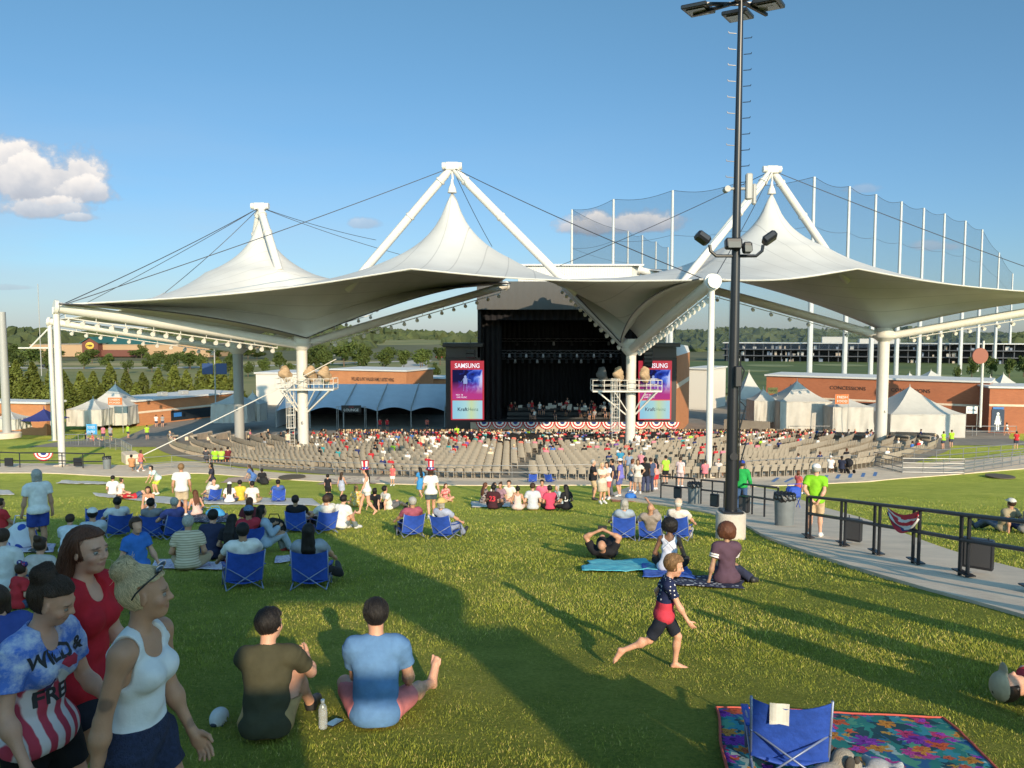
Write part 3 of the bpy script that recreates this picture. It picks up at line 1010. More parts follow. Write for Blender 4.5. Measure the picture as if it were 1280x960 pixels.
for (u, v, a, b, st) in CL:
 d = ray(u, v)
 cx, cz = d.x / d.y, d.z / d.y
 dx = fmath('DIVIDE', fmath('SUBTRACT', ux, cx), a / F)
 dz = fmath('DIVIDE', fmath('SUBTRACT', uz, cz), b / F)
 dzz = fmath('MULTIPLY', dz, fmath('MULTIPLY_ADD', fmath('LESS_THAN', dz, 0), .7, 1))   # flatter undersides
 r2 = fmath('ADD', fmath('MULTIPLY', dx, dx), fmath('MULTIPLY', dzz, dzz))
 e = fmath('SUBTRACT', 1, fmath('SQRT', r2))
 m = fmath('MULTIPLY_ADD', fmath('SUBTRACT', nz.outputs['Fac'], .5), 2.6, fmath('MULTIPLY', e, 1.15))
 m = fmath('MULTIPLY', fmath('MULTIPLY', m, 2.2, clamp=True), st)
 m = fmath('MULTIPLY', m, fmath('MULTIPLY_ADD', e, 3, 1.4, clamp=True))
 s = fmath('MULTIPLY', m, fmath('MULTIPLY_ADD', dz, .55, .55, clamp=True))
 cover = m if cover is None else fmath('MAXIMUM', cover, m)
 shade = s if shade is None else fmath('MAXIMUM', shade, s)
cover = fmath('MULTIPLY', cover, fwd)
veil = N.new('ShaderNodeTexNoise')
veil.inputs['Scale'].default_value = 3.5
veil.inputs['Detail'].default_value = 6
mp = N.new('ShaderNodeMapping')
mp.inputs['Scale'].default_value = (1, 1, 5)
L.new(nrm.outputs[0], mp.inputs['Vector'])
L.new(mp.outputs['Vector'], veil.inputs['Vector'])
low = fmath('MULTIPLY_ADD', sep.outputs['Z'], -3.2, .95, clamp=True)
left = fmath('MULTIPLY_ADD', ux, -.9, .45, clamp=True)
vf = fmath('MULTIPLY', fmath('MULTIPLY', fmath('MULTIPLY_ADD', veil.outputs['Fac'], 2.2, -.7, clamp=True), low), fmath('MULTIPLY', left, .75))
tint = N.new('ShaderNodeMix')
tint.data_type = 'RGBA'
tint.blend_type = 'MULTIPLY'
tint.inputs['Factor'].default_value = 1
L.new(sky.outputs[0], tint.inputs['A'])
tr_ = ramp(N, [(0, (.40, .50, .74)), (.10, (.44, .59, .76)), (.45, (.56, .80, .82))])
L.new(sep.outputs['Z'], tr_.inputs['Fac'])
L.new(tr_.outputs['Color'], tint.inputs['B'])
mx0 = N.new('ShaderNodeMix')
mx0.data_type = 'RGBA'
L.new(vf, mx0.inputs['Factor'])
L.new(tint.outputs['Result'], mx0.inputs['A'])
mx0.inputs['B'].default_value = (3.2, 3.8, 4.4, 1)
cr = ramp(N, [(0, (2.2, 2.5, 3.1)), (.45, (3.6, 3.8, 4.2)), (1, (6.6, 6.2, 5.8))])
L.new(fmath('MULTIPLY_ADD', fmath('SUBTRACT', nz2.outputs['Fac'], .5), .5, shade), cr.inputs['Fac'])
mx = N.new('ShaderNodeMix')
mx.data_type = 'RGBA'
L.new(cover, mx.inputs['Factor'])
L.new(mx0.outputs['Result'], mx.inputs['A'])
L.new(cr.outputs['Color'], mx.inputs['B'])
rear_fill = fmath('MULTIPLY_ADD', fmath('MULTIPLY', sep.outputs['Y'], -1.6, clamp=True), 2.6, 1)  # extra warm sky gain behind the camera, added to fill shaded fronts
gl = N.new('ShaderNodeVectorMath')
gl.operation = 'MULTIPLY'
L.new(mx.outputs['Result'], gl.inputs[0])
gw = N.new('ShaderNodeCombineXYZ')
for i, q in enumerate((1.0, .90, .68)): L.new(fmath('MULTIPLY_ADD', fmath('SUBTRACT', rear_fill, 1), q, 1), gw.inputs[i])
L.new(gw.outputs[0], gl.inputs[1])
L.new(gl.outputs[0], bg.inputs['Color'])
# ------------------------------------------------------------------ ground
def lawn_mat():
 m = bpy.data.materials.new('lawn')
 m.use_nodes = True
 N, L = m.node_tree.nodes, m.node_tree.links
 b = N['Principled BSDF']
 b.inputs['Roughness'].default_value = .9
 b.inputs['Specular IOR Level'].default_value = .15
 tc = N.new('ShaderNodeTexCoord')
 def nz(scale, det=5, ro=.6):
  n = N.new('ShaderNodeTexNoise')
  n.inputs['Scale'].default_value = scale
  n.inputs['Detail'].default_value = det
  n.inputs['Roughness'].default_value = ro
  L.new(tc.outputs['Object'], n.inputs['Vector'])
  return n.outputs['Fac']
 big, mid, fine = nz(.35), nz(2.2), nz(26, 6, .75)
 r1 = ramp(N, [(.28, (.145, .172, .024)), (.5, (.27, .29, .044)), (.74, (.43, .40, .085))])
 def mad(a, k, c):
  n = N.new('ShaderNodeMath')
  n.operation = 'MULTIPLY_ADD'
  L.new(a, n.inputs[0])
  n.inputs[1].default_value = k
  if isinstance(c, (int, float)): n.inputs[2].default_value = c
  else: L.new(c, n.inputs[2])
  return n.outputs[0]
 h = mad(fine, .85, mad(mid, .40, mad(big, .40, -.325)))
 L.new(h, r1.inputs['Fac'])
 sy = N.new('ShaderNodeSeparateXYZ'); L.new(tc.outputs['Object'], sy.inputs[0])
 mr = N.new('ShaderNodeMapRange'); mr.inputs['From Min'].default_value = 13; mr.inputs['From Max'].default_value = 34; mr.inputs['To Min'].default_value = 1; mr.inputs['To Max'].default_value = 1.65  # far lawn colour lifted to make up for its dim grazing light
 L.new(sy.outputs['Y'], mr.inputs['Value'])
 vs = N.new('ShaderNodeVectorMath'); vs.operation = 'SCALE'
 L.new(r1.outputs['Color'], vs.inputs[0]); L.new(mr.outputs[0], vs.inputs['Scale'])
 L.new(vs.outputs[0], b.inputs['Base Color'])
 bp = N.new('ShaderNodeBump')
 bp.inputs['Strength'].default_value = 1
 bp.inputs['Distance'].default_value = .05
 L.new(mad(nz(34, 5, .8), 1, mad(nz(7, 3), .6, 0)), bp.inputs['Height'])
 L.new(bp.outputs['Normal'], b.inputs['Normal'])
 return m
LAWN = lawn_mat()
ys = [-60, -30, -12, -6, -3, -1.5, -.6, 0] + [.5 + .5 * i for i in range(60)] + [31 + i for i in range(66)] + [100, 110, 125, 150]
def lawn_pt(x, y):
 n = mnoise.noise(Vector((x * .22, y * .22, 0))) * .03 if 1 < y < 60 else 0
 return (x, y, gz(y) + n)
xs = [-140, -100, -80] + [-70 + 2 * i for i in range(71)] + [80, 100, 140]
mb = MB()
mb.add([lawn_pt(x, y) for y in ys for x in xs], [(j * len(xs) + i, j * len(xs) + i + 1, (j + 1) * len(xs) + i + 1, (j + 1) * len(xs) + i) for j in range(len(ys) - 1) for i in range(len(xs) - 1)])
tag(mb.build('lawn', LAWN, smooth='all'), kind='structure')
FAR = mat('far_ground', (.11, .135, .035), .95, col2=(.24, .21, .08), nscale=.02)
def far_z(x, y):
 z = -13.5
 if y > 300: z += 0
 if y > 520: z += min(1, (y - 520) / 700) * (6 + 9 * mnoise.noise(Vector((x * .0018, y * .0018, 3))))
 return z
mb = MB()
fx = [-3000, -2000, -1400] + [-1000 + 50 * i for i in range(41)] + [1400, 2000, 3000]
fy = [-1500, -60, 40, 90, 150, 200, 260, 320, 400, 480, 560, 640, 720, 800, 900, 1000, 1150, 1300, 1500, 2000, 3000, 5000]
mb.add([(x, y, far_z(x, y) - (0.6 if y < 100 else 0)) for y in fy for x in fx], [(j * len(fx) + i, j * len(fx) + i + 1, (j + 1) * len(fx) + i + 1, (j + 1) * len(fx) + i) for j in range(len(fy) - 1) for i in range(len(fx) - 1)])
tag(mb.build('far_terrain', FAR, smooth='all'), kind='structure')
CONC = mat('concrete', (.66, .535, .41), .85, noise=.12, nscale=1.3, bump=.25, bscale=90)
CONC2 = mat('bowl_concrete', (.24, .21, .175), .85, noise=.14, nscale=.8, bump=.2, bscale=60)
def drape(name, left, right, m, lift, thick, n=60, across=4, kind='structure'):
 """sheet between two ground polylines, following the slope, with a visible edge"""
 def resample(P):
  P = [Vector((p[0], p[1], 0)) for p in P]
  d = [0]
  for a, b in zip(P, P[1:]): d.append(d[-1] + (b - a).length)
  out = []
  for i in range(n + 1):
   t = d[-1] * i / n
   k = max(j for j in range(len(d)) if d[j] <= t + 1e-9)
   k = min(k, len(P) - 2)
   u = (t - d[k]) / max(1e-9, d[k + 1] - d[k])
   p0, p1, p2, p3 = P[max(k - 1, 0)], P[k], P[k + 1], P[min(k + 2, len(P) - 1)]
   out.append(.5 * ((2 * p1) + (p2 - p0) * u + (2 * p0 - 5 * p1 + 4 * p2 - p3) * u * u + (3 * p1 - p0 - 3 * p2 + p3) * u ** 3))
  return out
 A, B = resample(left), resample(right)
 def fn(u, v):
  i = int(round(u * n))
  p = A[i].lerp(B[i], v)
  return (p.x, p.y, gz(p.y) + lift)
 o = MB().grid(fn, n, across, thick).build(name, m)
 return tag(o, kind=kind)
G = lambda u, v: on(u, v)
PL = [G(1420, 822), G(1280, 774), G(1150, 737), G(1050, 706), G(960, 674), G(925, 655), G(880, 641), G(820, 631), G(750, 624)]
PR = [G(1420, 750), G(1280, 716), G(1180, 688), G(1085, 652), G(1030, 636), G(995, 624), G(960, 612), G(900, 607), G(790, 608)]
drape('concrete_path', PL, PR, CONC, .06, .15)
DL = [G(-60, 592), G(60, 592), G(170, 597), G(240, 592), G(330, 598), G(420, 603), G(560, 607), G(700, 607), G(790, 607), G(900, 609), G(990, 607), G(1100, 601), G(1200, 593), G(1330, 582)]
DR = [G(-60, 580), G(60, 580), G(170, 582), G(240, 578), G(330, 590), G(420, 595), G(560, 598), G(700, 598), G(790, 596), G(900, 592), G(990, 587), G(1100, 583), G(1200, 576), G(1330, 566)]
drape('pavement', DL, DR, CONC, .05, .3, n=90)
drape('plaza', [(-47, 74), (-49, 95), (-52, 112), (-60, 150)], [(52, 76), (62, 95), (72, 112), (80, 150)], CONC2, .022, 0)
S = Vector((6.1, 95.5, 0))          # centre of the stage front
def pol(r, deg):                     # polar point about the stage, 0 deg = straight out along the roof axis
 a = R(deg + 11)
 return Vector((S.x + r * math.sin(a), S.y - r * math.cos(a), 0))
def arc_z(p): return gz(p.y)
def rmax(deg): return 45.6 - (0 if deg < 8 else min(1, (deg - 8) / 25) * 3.6)
mb = MB()
def fn(u, v):
 d = -92 + 172 * u
 p = pol(9 + (rmax(d) + .4 - 9) * v, d)
 return (p.x, p.y, arc_z(p) + .035)
mb.grid(fn, 80, 40)
tag(mb.build('bowl_floor', CONC2, smooth='all'), kind='structure')
# ------------------------------------------------------------------ tensile pavilion roof
STEEL = mat('white_steel', (.62, .595, .55), .38, noise=.04, nscale=1.5, spec=.5)
CABLE = mat('cable_steel', (.10, .10, .11), .45, metal=.6)
DARK = mat('black_paint', (.018, .018, .02), .45)
GREYP = mat('grey_steel', (.34, .34, .33), .5)
def fabric_mat():
 m = bpy.data.materials.new('roof_fabric')
 m.use_nodes = True
 N, L = m.node_tree.nodes, m.node_tree.links
 out = N['Material Output']
 b = N['Principled BSDF']
 b.inputs['Roughness'].default_value = .55
 b.inputs['Specular IOR Level'].default_value = .25
 uv = N.new('ShaderNodeUVMap')
 sep = N.new('ShaderNodeSeparateXYZ')
 L.new(uv.outputs['UV'], sep.inputs[0])
 def line(sock, n, wd):
  a = N.new('ShaderNodeMath'); a.operation = 'MULTIPLY'; a.inputs[1].default_value = n
  L.new(sock, a.inputs[0])
  f = N.new('ShaderNodeMath'); f.operation = 'PINGPONG'; f.inputs[1].default_value = .5
  L.new(a.outputs[0], f.inputs[0])
  g = N.new('ShaderNodeMath'); g.operation = 'LESS_THAN'; g.inputs[1].default_value = wd
  L.new(f.outputs[0], g.inputs[0])
  return g.outputs[0]
 s1 = line(sep.outputs['X'], 18, .022)
 nz = N.new('ShaderNodeTexNoise'); nz.inputs['Scale'].default_value = .25; nz.inputs['Detail'].default_value = 6
 tc = N.new('ShaderNodeTexCoord')
 L.new(tc.outputs['Object'], nz.inputs['Vector'])
 r = ramp(N, [(.3, (.52, .505, .48)), (.7, (.62, .605, .58))])
 L.new(nz.outputs['Fac'], r.inputs['Fac'])
 mx = N.new('ShaderNodeMix'); mx.data_type = 'RGBA'
 fm = N.new('ShaderNodeMath'); fm.operation = 'MULTIPLY'; fm.inputs[1].default_value = .5
 L.new(s1, fm.inputs[0])
 L.new(fm.outputs[0], mx.inputs['Factor'])
 L.new(r.outputs['Color'], mx.inputs['A'])
 mx.inputs['B'].default_value = (.30, .29, .28, 1)
 L.new(mx.outputs['Result'], b.inputs['Base Color'])
 tr = N.new('ShaderNodeBsdfTranslucent')
 tr.inputs['Color'].default_value = (.62, .56, .48, 1)
 ms = N.new('ShaderNodeMixShader')
 ms.inputs[0].default_value = .04
 L.new(b.outputs[0], ms.inputs[1]); L.new(tr.outputs[0], ms.inputs[2])
 L.new(ms.outputs[0], out.inputs['Surface'])
 return m
FABRIC = fabric_mat()
cD, cL, cC, cR = at(297, 436, 88), at(377, 430, 72), at(789, 436, 70), at(1105, 420, 84)
oD, oL, oC, oR = at(62, 402, 84.3), at(70, 384, 58.7), at(890, 353, 52), at(1392, 372, 78)
iL, iC, iR = at(632, 357, 88), at(700, 352, 90), at(800, 338, 93)
iD = at(470, 385, 93)
pDL, pLC, pCR = at(325, 259, 80), at(565, 209, 71), at(965, 213, 77)
bDL, bLC, bCR = at(206, 366, 74), at(514, 336, 57), at(1072, 336, 66)
def lerp(a, b, t): return a + (b - a) * t
def edge(o, c, i, side, gap):
 """fabric edge along a beam: tip o, low point c, inner tip i; returns function of t in 0..1"""
 up = Vector((0, 0, 1))
 def f(t):
  if t < .5: a, q, d = o, 1 - 2 * t, o - c
  else: a, q, d = i, 2 * t - 1, i - c
  n = Vector((d.y, -d.x, 0)).normalized()
  if t < .5: n = -n
  n = n * side
  k = 1 - (1 - q) ** 1.75
  p = c + (a - c) * q
  z = c.z + .55 + (a.z - c.z - .35) * k
  off = .9 + gap * math.sin(math.pi * min(1, q * .96 + .04)) * (1 - .3 * q)
  return Vector((p.x, p.y, z)) + n * off
 return f
BVHS = []
def membrane(fall, hang, eA, eB, beak, inner, peak, label):
 n = 72
 P = np.zeros((n + 1, n + 1, 3))
 def outer(s):
  a, b = eA(0), eB(0)
  if s < .5: p, q, t = a, beak, s * 2
  else: p, q, t = beak, b, s * 2 - 1
  w = p.lerp(q, t)
  mid = (peak - w)
  mid.z = 0
  return w + mid.normalized() * (1.3 * math.sin(math.pi * t)) - Vector((0, 0, .35 * math.sin(math.pi * t)))
 def inn(s):
  a, b = eA(1), eB(1)
  if s < .5: p, q, t = a, inner, s * 2
  else: p, q, t = inner, b, s * 2 - 1
  w = p.lerp(q, t)
  mid = (peak - w); mid.z = 0
  return w + mid.normalized() * (1.0 * math.sin(math.pi * t))
 for i in range(n + 1):
  s = i / n
  for j in range(n + 1):
   t = j / n
   c = eA(t) * (1 - s) + eB(t) * s + outer(s) * (1 - t) + inn(s) * t - ((eA(0) * (1 - s) + eB(0) * s) * (1 - t) + (eA(1) * (1 - s) + eB(1) * s) * t)
   P[i, j] = c
 m = n // 2
 d = np.array([peak.x, peak.y]) - P[m, m, :2]
 S_, T_ = np.meshgrid(np.linspace(0, 1, n + 1), np.linspace(0, 1, n + 1), indexing='ij')
 wgt = np.sin(np.pi * S_) * np.sin(np.pi * T_)
 P[..., 0] += d[0] * wgt
 P[..., 1] += d[1] * wgt
 z = P[..., 2].copy()
 pz = peak.z - hang
 fixed = np.zeros_like(z, bool)
 fixed[0, :] = fixed[-1, :] = True
 fixed[:, 0] = fixed[:, -1] = True
 rho = np.hypot(P[..., 0] - peak.x, P[..., 1] - peak.y)
 core = rho < 5.6
 z[core] = (pz - fall * np.log(1 + np.maximum(rho - .25, 0) / .6))[core]
 fixed |= core
 zz = z.copy()
 def wx(A, ax):
  e = np.linalg.norm(np.diff(A[..., :2], axis=ax), axis=-1) + .05
  return 1 / e
 wi, wj = wx(P, 0), wx(P, 1)
 for it in range(3600):
  acc = np.zeros_like(z); ww = np.zeros_like(z)
  acc[:-1] += zz[1:] * wi; ww[:-1] += wi
  acc[1:] += zz[:-1] * wi; ww[1:] += wi
  acc[:, :-1] += zz[:, 1:] * wj; ww[:, :-1] += wj
  acc[:, 1:] += zz[:, :-1] * wj; ww[:, 1:] += wj
  new = acc / ww
  zz = np.where(fixed, z, zz + 1.0 * (new - zz))
 P[..., 2] = zz
 V = P.reshape(-1, 3)
 Q = np.array([(i * (n + 1) + j, (i + 1) * (n + 1) + j, (i + 1) * (n + 1) + j + 1, i * (n + 1) + j + 1) for i in range(n) for j in range(n)])
 me = np_mesh('membrane', V, Q, FABRIC)
 BVHS.append(BVHTree.FromPolygons([tuple(v) for v in V], [tuple(int(i) for i in q) for q in Q]))
 uvl = me.uv_layers.new(name='UVMap')
 st = np.stack([S_.ravel(), T_.ravel()], 1)
 vi = np.zeros(len(me.loops), np.int32)
 me.loops.foreach_get('vertex_index', vi)
 uvl.data.foreach_set('uv', st[vi].astype(np.float32).ravel())
 o = link('roof_membrane', me)
 o['thickness'] = .01
 sm = o.modifiers.new('thick', 'SOLIDIFY')
 sm.thickness = .04
 tag(o, label, 'tent roof', 'fabric roofs of the pavilion')
 mb = MB()
 mb.tube([eA(t / 40) + Vector((0, 0, .02)) for t in range(41)], .055, 5)
 ec = mb.build('edge_cable', CABLE, o)
 MB().tube([eB(t / 40) + Vector((0, 0, .02)) for t in range(41)], .055, 5).build('edge_cable', CABLE, o)
 MB().tube([outer(t / 40) for t in range(41)], .06, 5).build('edge_cable', STEEL, o)
 return o, P
inLC = at(640, 345, 84)
inDL = at(470, 372, 86)
inCR = at(850, 345, 86)
membrane(2.45, 1.3, edge(oD, cD, iD, -1, 1.0), edge(oL, cL, iL, 1, 1.4), bDL, inDL, pDL, 'white fabric roof peak at the left, the smallest of the three')
membrane(2.7, 2.2, edge(oL, cL, iL, -1, 1.4), edge(oC, cC, iC, 1, 1.2), bLC, inLC, pLC, 'white fabric roof peak in the middle, left of the black light pole')
membrane(2.5, 2.2, edge(oC, cC, iC, -1, 1.2), edge(oR, cR, iR, 1, 1.4), bCR, inCR, pCR, 'white fabric roof peak at the right, behind the black light pole')
def a_frame(a, b, apex, label):
 o = empty('roof_mast', apex, 0, label, 'mast', 'leaning masts of the pavilion roof')
 L0 = lambda p: p - apex
 for c, s in ((a, -1), (b, 1)):
  top = apex + (c - apex).normalized() * .3
  u = (c - apex).normalized()
  hits = [h for h in (bv.ray_cast(apex + u * 4, u) for bv in BVHS) if h[0] is not None]
  foot = min(((h[0] - apex).length for h in hits), default=None)
  c = apex + u * (foot + .35) if foot and foot < (c - apex).length else c
  mb = MB()
  d = c - top
  mb.tube([L0(top), L0(top + d * .04), L0(top + d * .5), L0(c)], [.27, .37, .39, .39], 14)
  lg = mb.build('leg', STEEL, o, smooth=True)
  for q in (.09, .38):
   p = top + d * q
   u = d.normalized() * .09
   MB().tube([L0(p - u), L0(p + u)], .46, 14).build('flange', STEEL, lg, smooth=True)
 mb = MB()
 mb.box((0, 0, .05), (1.25, .75, .75), bev=.12)
 mb.tube([(-.9, 0, .1), (.9, 0, .1)], .34, 12)
 mb.build('head', STEEL, o, smooth=True)
 mb = MB()
 mb.tube([(0, 0, -.3), (.05, .02, -1.1)], .10, 8)
 mb.lathe([(.12, -2.35), (.42, -2.3), (.34, -1.9), (.16, -1.5), (.10, -1.1)], n=12)
 mb.build('fabric_hanger', STEEL, o, smooth=True)
 return o
a_frame(cD, cL, pDL, 'white leaning mast over the left fabric peak')
a_frame(cL, cC, pLC, 'white two-legged mast holding the middle fabric peak')
a_frame(cC, cR, pCR, 'white two-legged mast holding the right fabric peak')
TAN = cloth((.42, .30, .19))
def column(c, r, label, m=STEEL, zb=None):
 zb = gz(c.y) if zb is None else zb
 o = empty('roof_column', (c.x, c.y, zb), 0, label, 'column', 'columns of the pavilion')
 h = c.z - zb
 MB().lathe([(r, -.2), (r, h - .35)], n=22).build('shaft', m, o, smooth=True)
 MB().lathe([(r * 1.02, h - .6), (r * 1.9, h - .15), (r * 2.0, h + .10), (r * 1.6, h + .12), (r * 1.7, h + .45), (r * 1.1, h + .9)], n=22).build('capital', STEEL, o, smooth=True)
 return o, zb
oL_, zbL = column(cL, .50, 'white column with a spotlight deck, left of the stage')
oC_, zbC = column(cC, .46, 'white column with a spotlight deck, right of the stage')
oR_, zbR = column(cR, .60, 'thick pale column between the right white tents')
column(cD, .55, 'grey back column beside the small tents at left', GREYP)
def spot_deck(root, zc, x0, x1, dep, lab_spots, c, cage):
 """steel catwalk round a column; local coordinates, zc height of the deck above the base"""
 mb = MB()
 mb.box(((x0 + x1) / 2, -.3, zc), (x1 - x0, dep, .14))
 dk = mb.build('catwalk', STEEL, root)
 mb = MB()
 y0, y1 = -.3 - dep / 2, -.3 + dep / 2
 for z in (.5, 1.0):
  for a, b in (((x0, y0), (x1, y0)), ((x1, y0), (x1, y1)), ((x1, y1), (x0, y1)), ((x0, y1), (x0, y0))):
   mb.tube([(a[0], a[1], zc + z), (b[0], b[1], zc + z)], .035, 6)
 n = 7
 for i in range(n):
  x = x0 + (x1 - x0) * i / (n - 1)
  for y in (y0, y1): mb.tube([(x, y, zc), (x, y, zc + 1.0)], .03, 6)
 mb.build('handrail', STEEL, dk)
 mb = MB()
 for sx in (x0 + .5, x1 - .4):
  for y in (y0 + .1, -.3):
   mb.bar((sx, y, zc - .08), (0.35 * (1 if sx > 0 else -1), 0, zc - 2.3), .09, .12)
 for sx in (x0 * .45, x1 * .45): mb.bar((sx, y0 + .1, zc - .08), (0.2 * (1 if sx > 0 else -1), -.1, zc - 2.1), .07, .09)
 mb.build('brace', STEEL, dk)
 for i, (x, kind) in enumerate(lab_spots):
  mb = MB()
  mb.tube([(x, -.5, zc), (x, -.5, zc + .8)], .05, 6)
  sp = mb.build('spotlight_stand', DARK, dk)
  V, Q = sdf([ell((x, -.35, zc + 1.55), (.42, .55, .60)), cap((x - .25, -.7, zc + 1.5), (x + .25, .1, zc + 1.2), .32), cap((x, -.4, zc + 1.9), (x + .1, -.2, zc + .95), .3)], .07, .15, warp=lambda X, Y, Z: .05 * np.sin(X * 9 + Z * 5) * np.sin(Z * 11 + Y * 7))
  link('cover', np_mesh('cover', V, Q, TAN if kind else cloth((.10, .10, .10))), sp)
 if cage:
  mb = MB()
  cx, cy = x0 * .42, -.75
  for k in range(10):
   a = 2 * math.pi * k / 10
   mb.tube([(cx + .42 * math.cos(a), cy + .42 * math.sin(a), zc - 3.6), (cx + .42 * math.cos(a), cy + .42 * math.sin(a), zc + 1.1)], .022, 5)
  for z in (-3.6, -2.4, -1.2, 0, 1.1):
   mb.tube([(cx + .42 * math.cos(2 * math.pi * k / 12), cy + .42 * math.sin(2 * math.pi * k / 12), zc + z) for k in range(13)], .03, 5, cap=False)
  for z in range(24): mb.tube([(cx - .22, cy + .3, zc - 6.3 + z * .3), (cx + .22, cy + .3, zc - 6.3 + z * .3)], .018, 5)
  for sx in (-.22, .22): mb.tube([(cx + sx, cy + .3, zc - 6.4), (cx + sx, cy + .3, zc + 1.1)], .025, 5)
  mb.build('ladder', STEEL, root)
zd = at(377, 486, 72).z - zbL
spot_deck(oL_, zd, -2.2, 3.2, 1.9, [(-1.5, 1), (.9, 1), (2.2, 1)], cL, True)
zd = at(789, 488, 70).z - zbC
spot_deck(oC_, zd, -3.6, 2.6, 1.9, [(-2.7, 0), (-1.2, 1), (1.2, 1)], cC, True)
text_on('marking', '6', .5, DARK, oL_, (.05, -.515, at(377, 528, 72).z - zbL))
text_on('marking', '6', .45, DARK, oR_, (.05, -.615, at(1105, 514, 84).z - zbR))
def beam(c, tip, r, nl, label, side=0):
 d = tip - c
 o = empty('roof_beam', c, 0, label, 'beam', 'lamp-hung beams of the pavilion roof')
 a = Vector((0, 0, -.1)) + d.normalized() * .5
 mb = MB()
 mb.tube([a, d * .5, d], [r * 1.0, r * 1.05, r], 16)
 mb.tube([d - d.normalized() * .1, d + d.normalized() * .16], r * 1.35, 18)
 mb.build('tube', STEEL, o, smooth=True)
 mb = MB()
 off = Vector((0, 0, -r - .28))
 mb.tube([d * .12 + off, d * .97 + off], .05, 6)
 for i in range(9):
  p = d * (.12 + .85 * i / 8)
  mb.tube([p + off, p + Vector((0, 0, -r * .8))], .03, 5)
 mb.build('lamp_rail', STEEL, o)
 for i in range(nl):
  p = d * (.14 + .82 * i / (nl - 1)) + off
  m2 = MB()
  m2.tube([p, p + Vector((0, 0, -.16))], .03, 5)
  m2.tube([p + Vector((-.05, .16, -.20)), p + Vector((.0, -.16, -.34))], [.15, .20], 9)
  m2.build('lamp', STEEL, o, smooth=True)
 return o
beam(cL, oL, .42, 17, 'white beam from the left deck column out to the near left post')
beam(cD, oD, .38, 12, 'white beam from the grey back column to the left corner posts')
beam(cL, iL, .40, 14, 'beam rising from the left deck column towards the stage roof')
beam(cC, oC, .42, 18, 'white beam from the right deck column out to the slim front post')
beam(cC, iC, .40, 12, 'beam behind the right deck column rising to the stage roof')
beam(cR, iR, .45, 12, 'long beam from the thick right column up towards the stage')
beam(cR, oR, .42, 14, 'beam from the thick right column out past the right edge')
beam(cD, iD, .36, 10, 'beam from the grey back column towards the stage house')
def post(tip, r, label, brace=False, zb=None):
 zb = gz(tip.y) if zb is None else zb
 o = empty('roof_post', (tip.x, tip.y, zb), 0, label, 'post', 'slim white posts under the roof corners')
 h = tip.z - zb
 mb = MB()
 mb.tube([(0, 0, -.2), (0, 0, h * .45), (0, 0, h - .45)], [r, r * 1.15, r * .95], 12)
 mb.build('shaft', STEEL, o, smooth=True)
 mb = MB()
 mb.box((0, 0, h - .28), (.5, .35, .55), bev=.05)
 mb.build('tip_plate', STEEL, o)
 MB().box((0, 0, .06), (.9, .9, .12), bev=.03).build('footing', CONC, o)
 return o, h
post(oL, .24, 'near one of the two slim white posts at the left roof corner')
pd, h = post(oD, .24, 'far one of the two slim white posts at the left roof corner')
mb = MB()
mb.tube([(0, 0, h * .78), (-3.4, -.2, h * .78)], .09, 8)
mb.tube([(0, 0, h - .6), (-2.2, -.2, h * .78)], .09, 8)
mb.build('bracket', STEEL, pd)
pc, h = post(oC, .21, 'slim white post in front, next to the black light pole')
MB().tube([(0, -.55, h + .05), (0, -.75, h + .05)], .46, 22).build('end_disc', STEEL, pc, smooth=True)
post(oR, .24, 'slim white post at the right roof corner')
def cable(a, b, label, r=.036, sag=.25, m=CABLE):
 pts = [a.lerp(b, i / 16) - Vector((0, 0, sag * 4 * (i / 16) * (1 - i / 16))) for i in range(17)]
 o = MB().tube([p - a for p in pts], r, 6).build('stay_cable', m, loc=a)
 tag(o, label, 'cable', 'stay cables of the pavilion roof')
cable(pDL, oL, 'stay cable from the left mast head to the near left post')
cable(pDL, oD, 'stay cable from the left mast head to the far left post', .03)
cable(pDL, bDL, 'stay cable from the left mast head to the left front fabric corner', .034)
cable(pLC, oL, 'long stay cable from the middle mast head to the near left post')
cable(pLC, oC, 'long stay cable from the middle mast head to the slim front post')
cable(pCR, oC, 'stay cable from the right mast head to the slim front post', .034)
cable(pCR, oR, 'stay cable from the right mast head out past the right edge')
cable(pCR, at(700, 332, 96), 'stay cable from the right mast head to the stage roof', .034)
cable(pLC, at(615, 308, 84), 'steep stay cable behind the middle fabric peak', .034)
cable(pDL, at(500, 318, 86), 'stay cable from the left mast head running behind the middle peak', .03)
cable(pDL, at(470, 300, 92), 'stay cable from the left mast head towards the stage', .03)
cable(at(420, 449, 72), at(168, 574, 61), 'white guy line slanting from the left deck column to the ground', .045, .1, STEEL)
mb = MB()
mb.box((0, 0, .35), (1.1, 2.4, .9), bev=.08)
p = at(164, 575, 61)
tag(mb.build('anchor_block', CONC, loc=(p.x, p.y, gz(p.y)), rz=R(35)), 'concrete block anchoring the white guy line', 'anchor block')
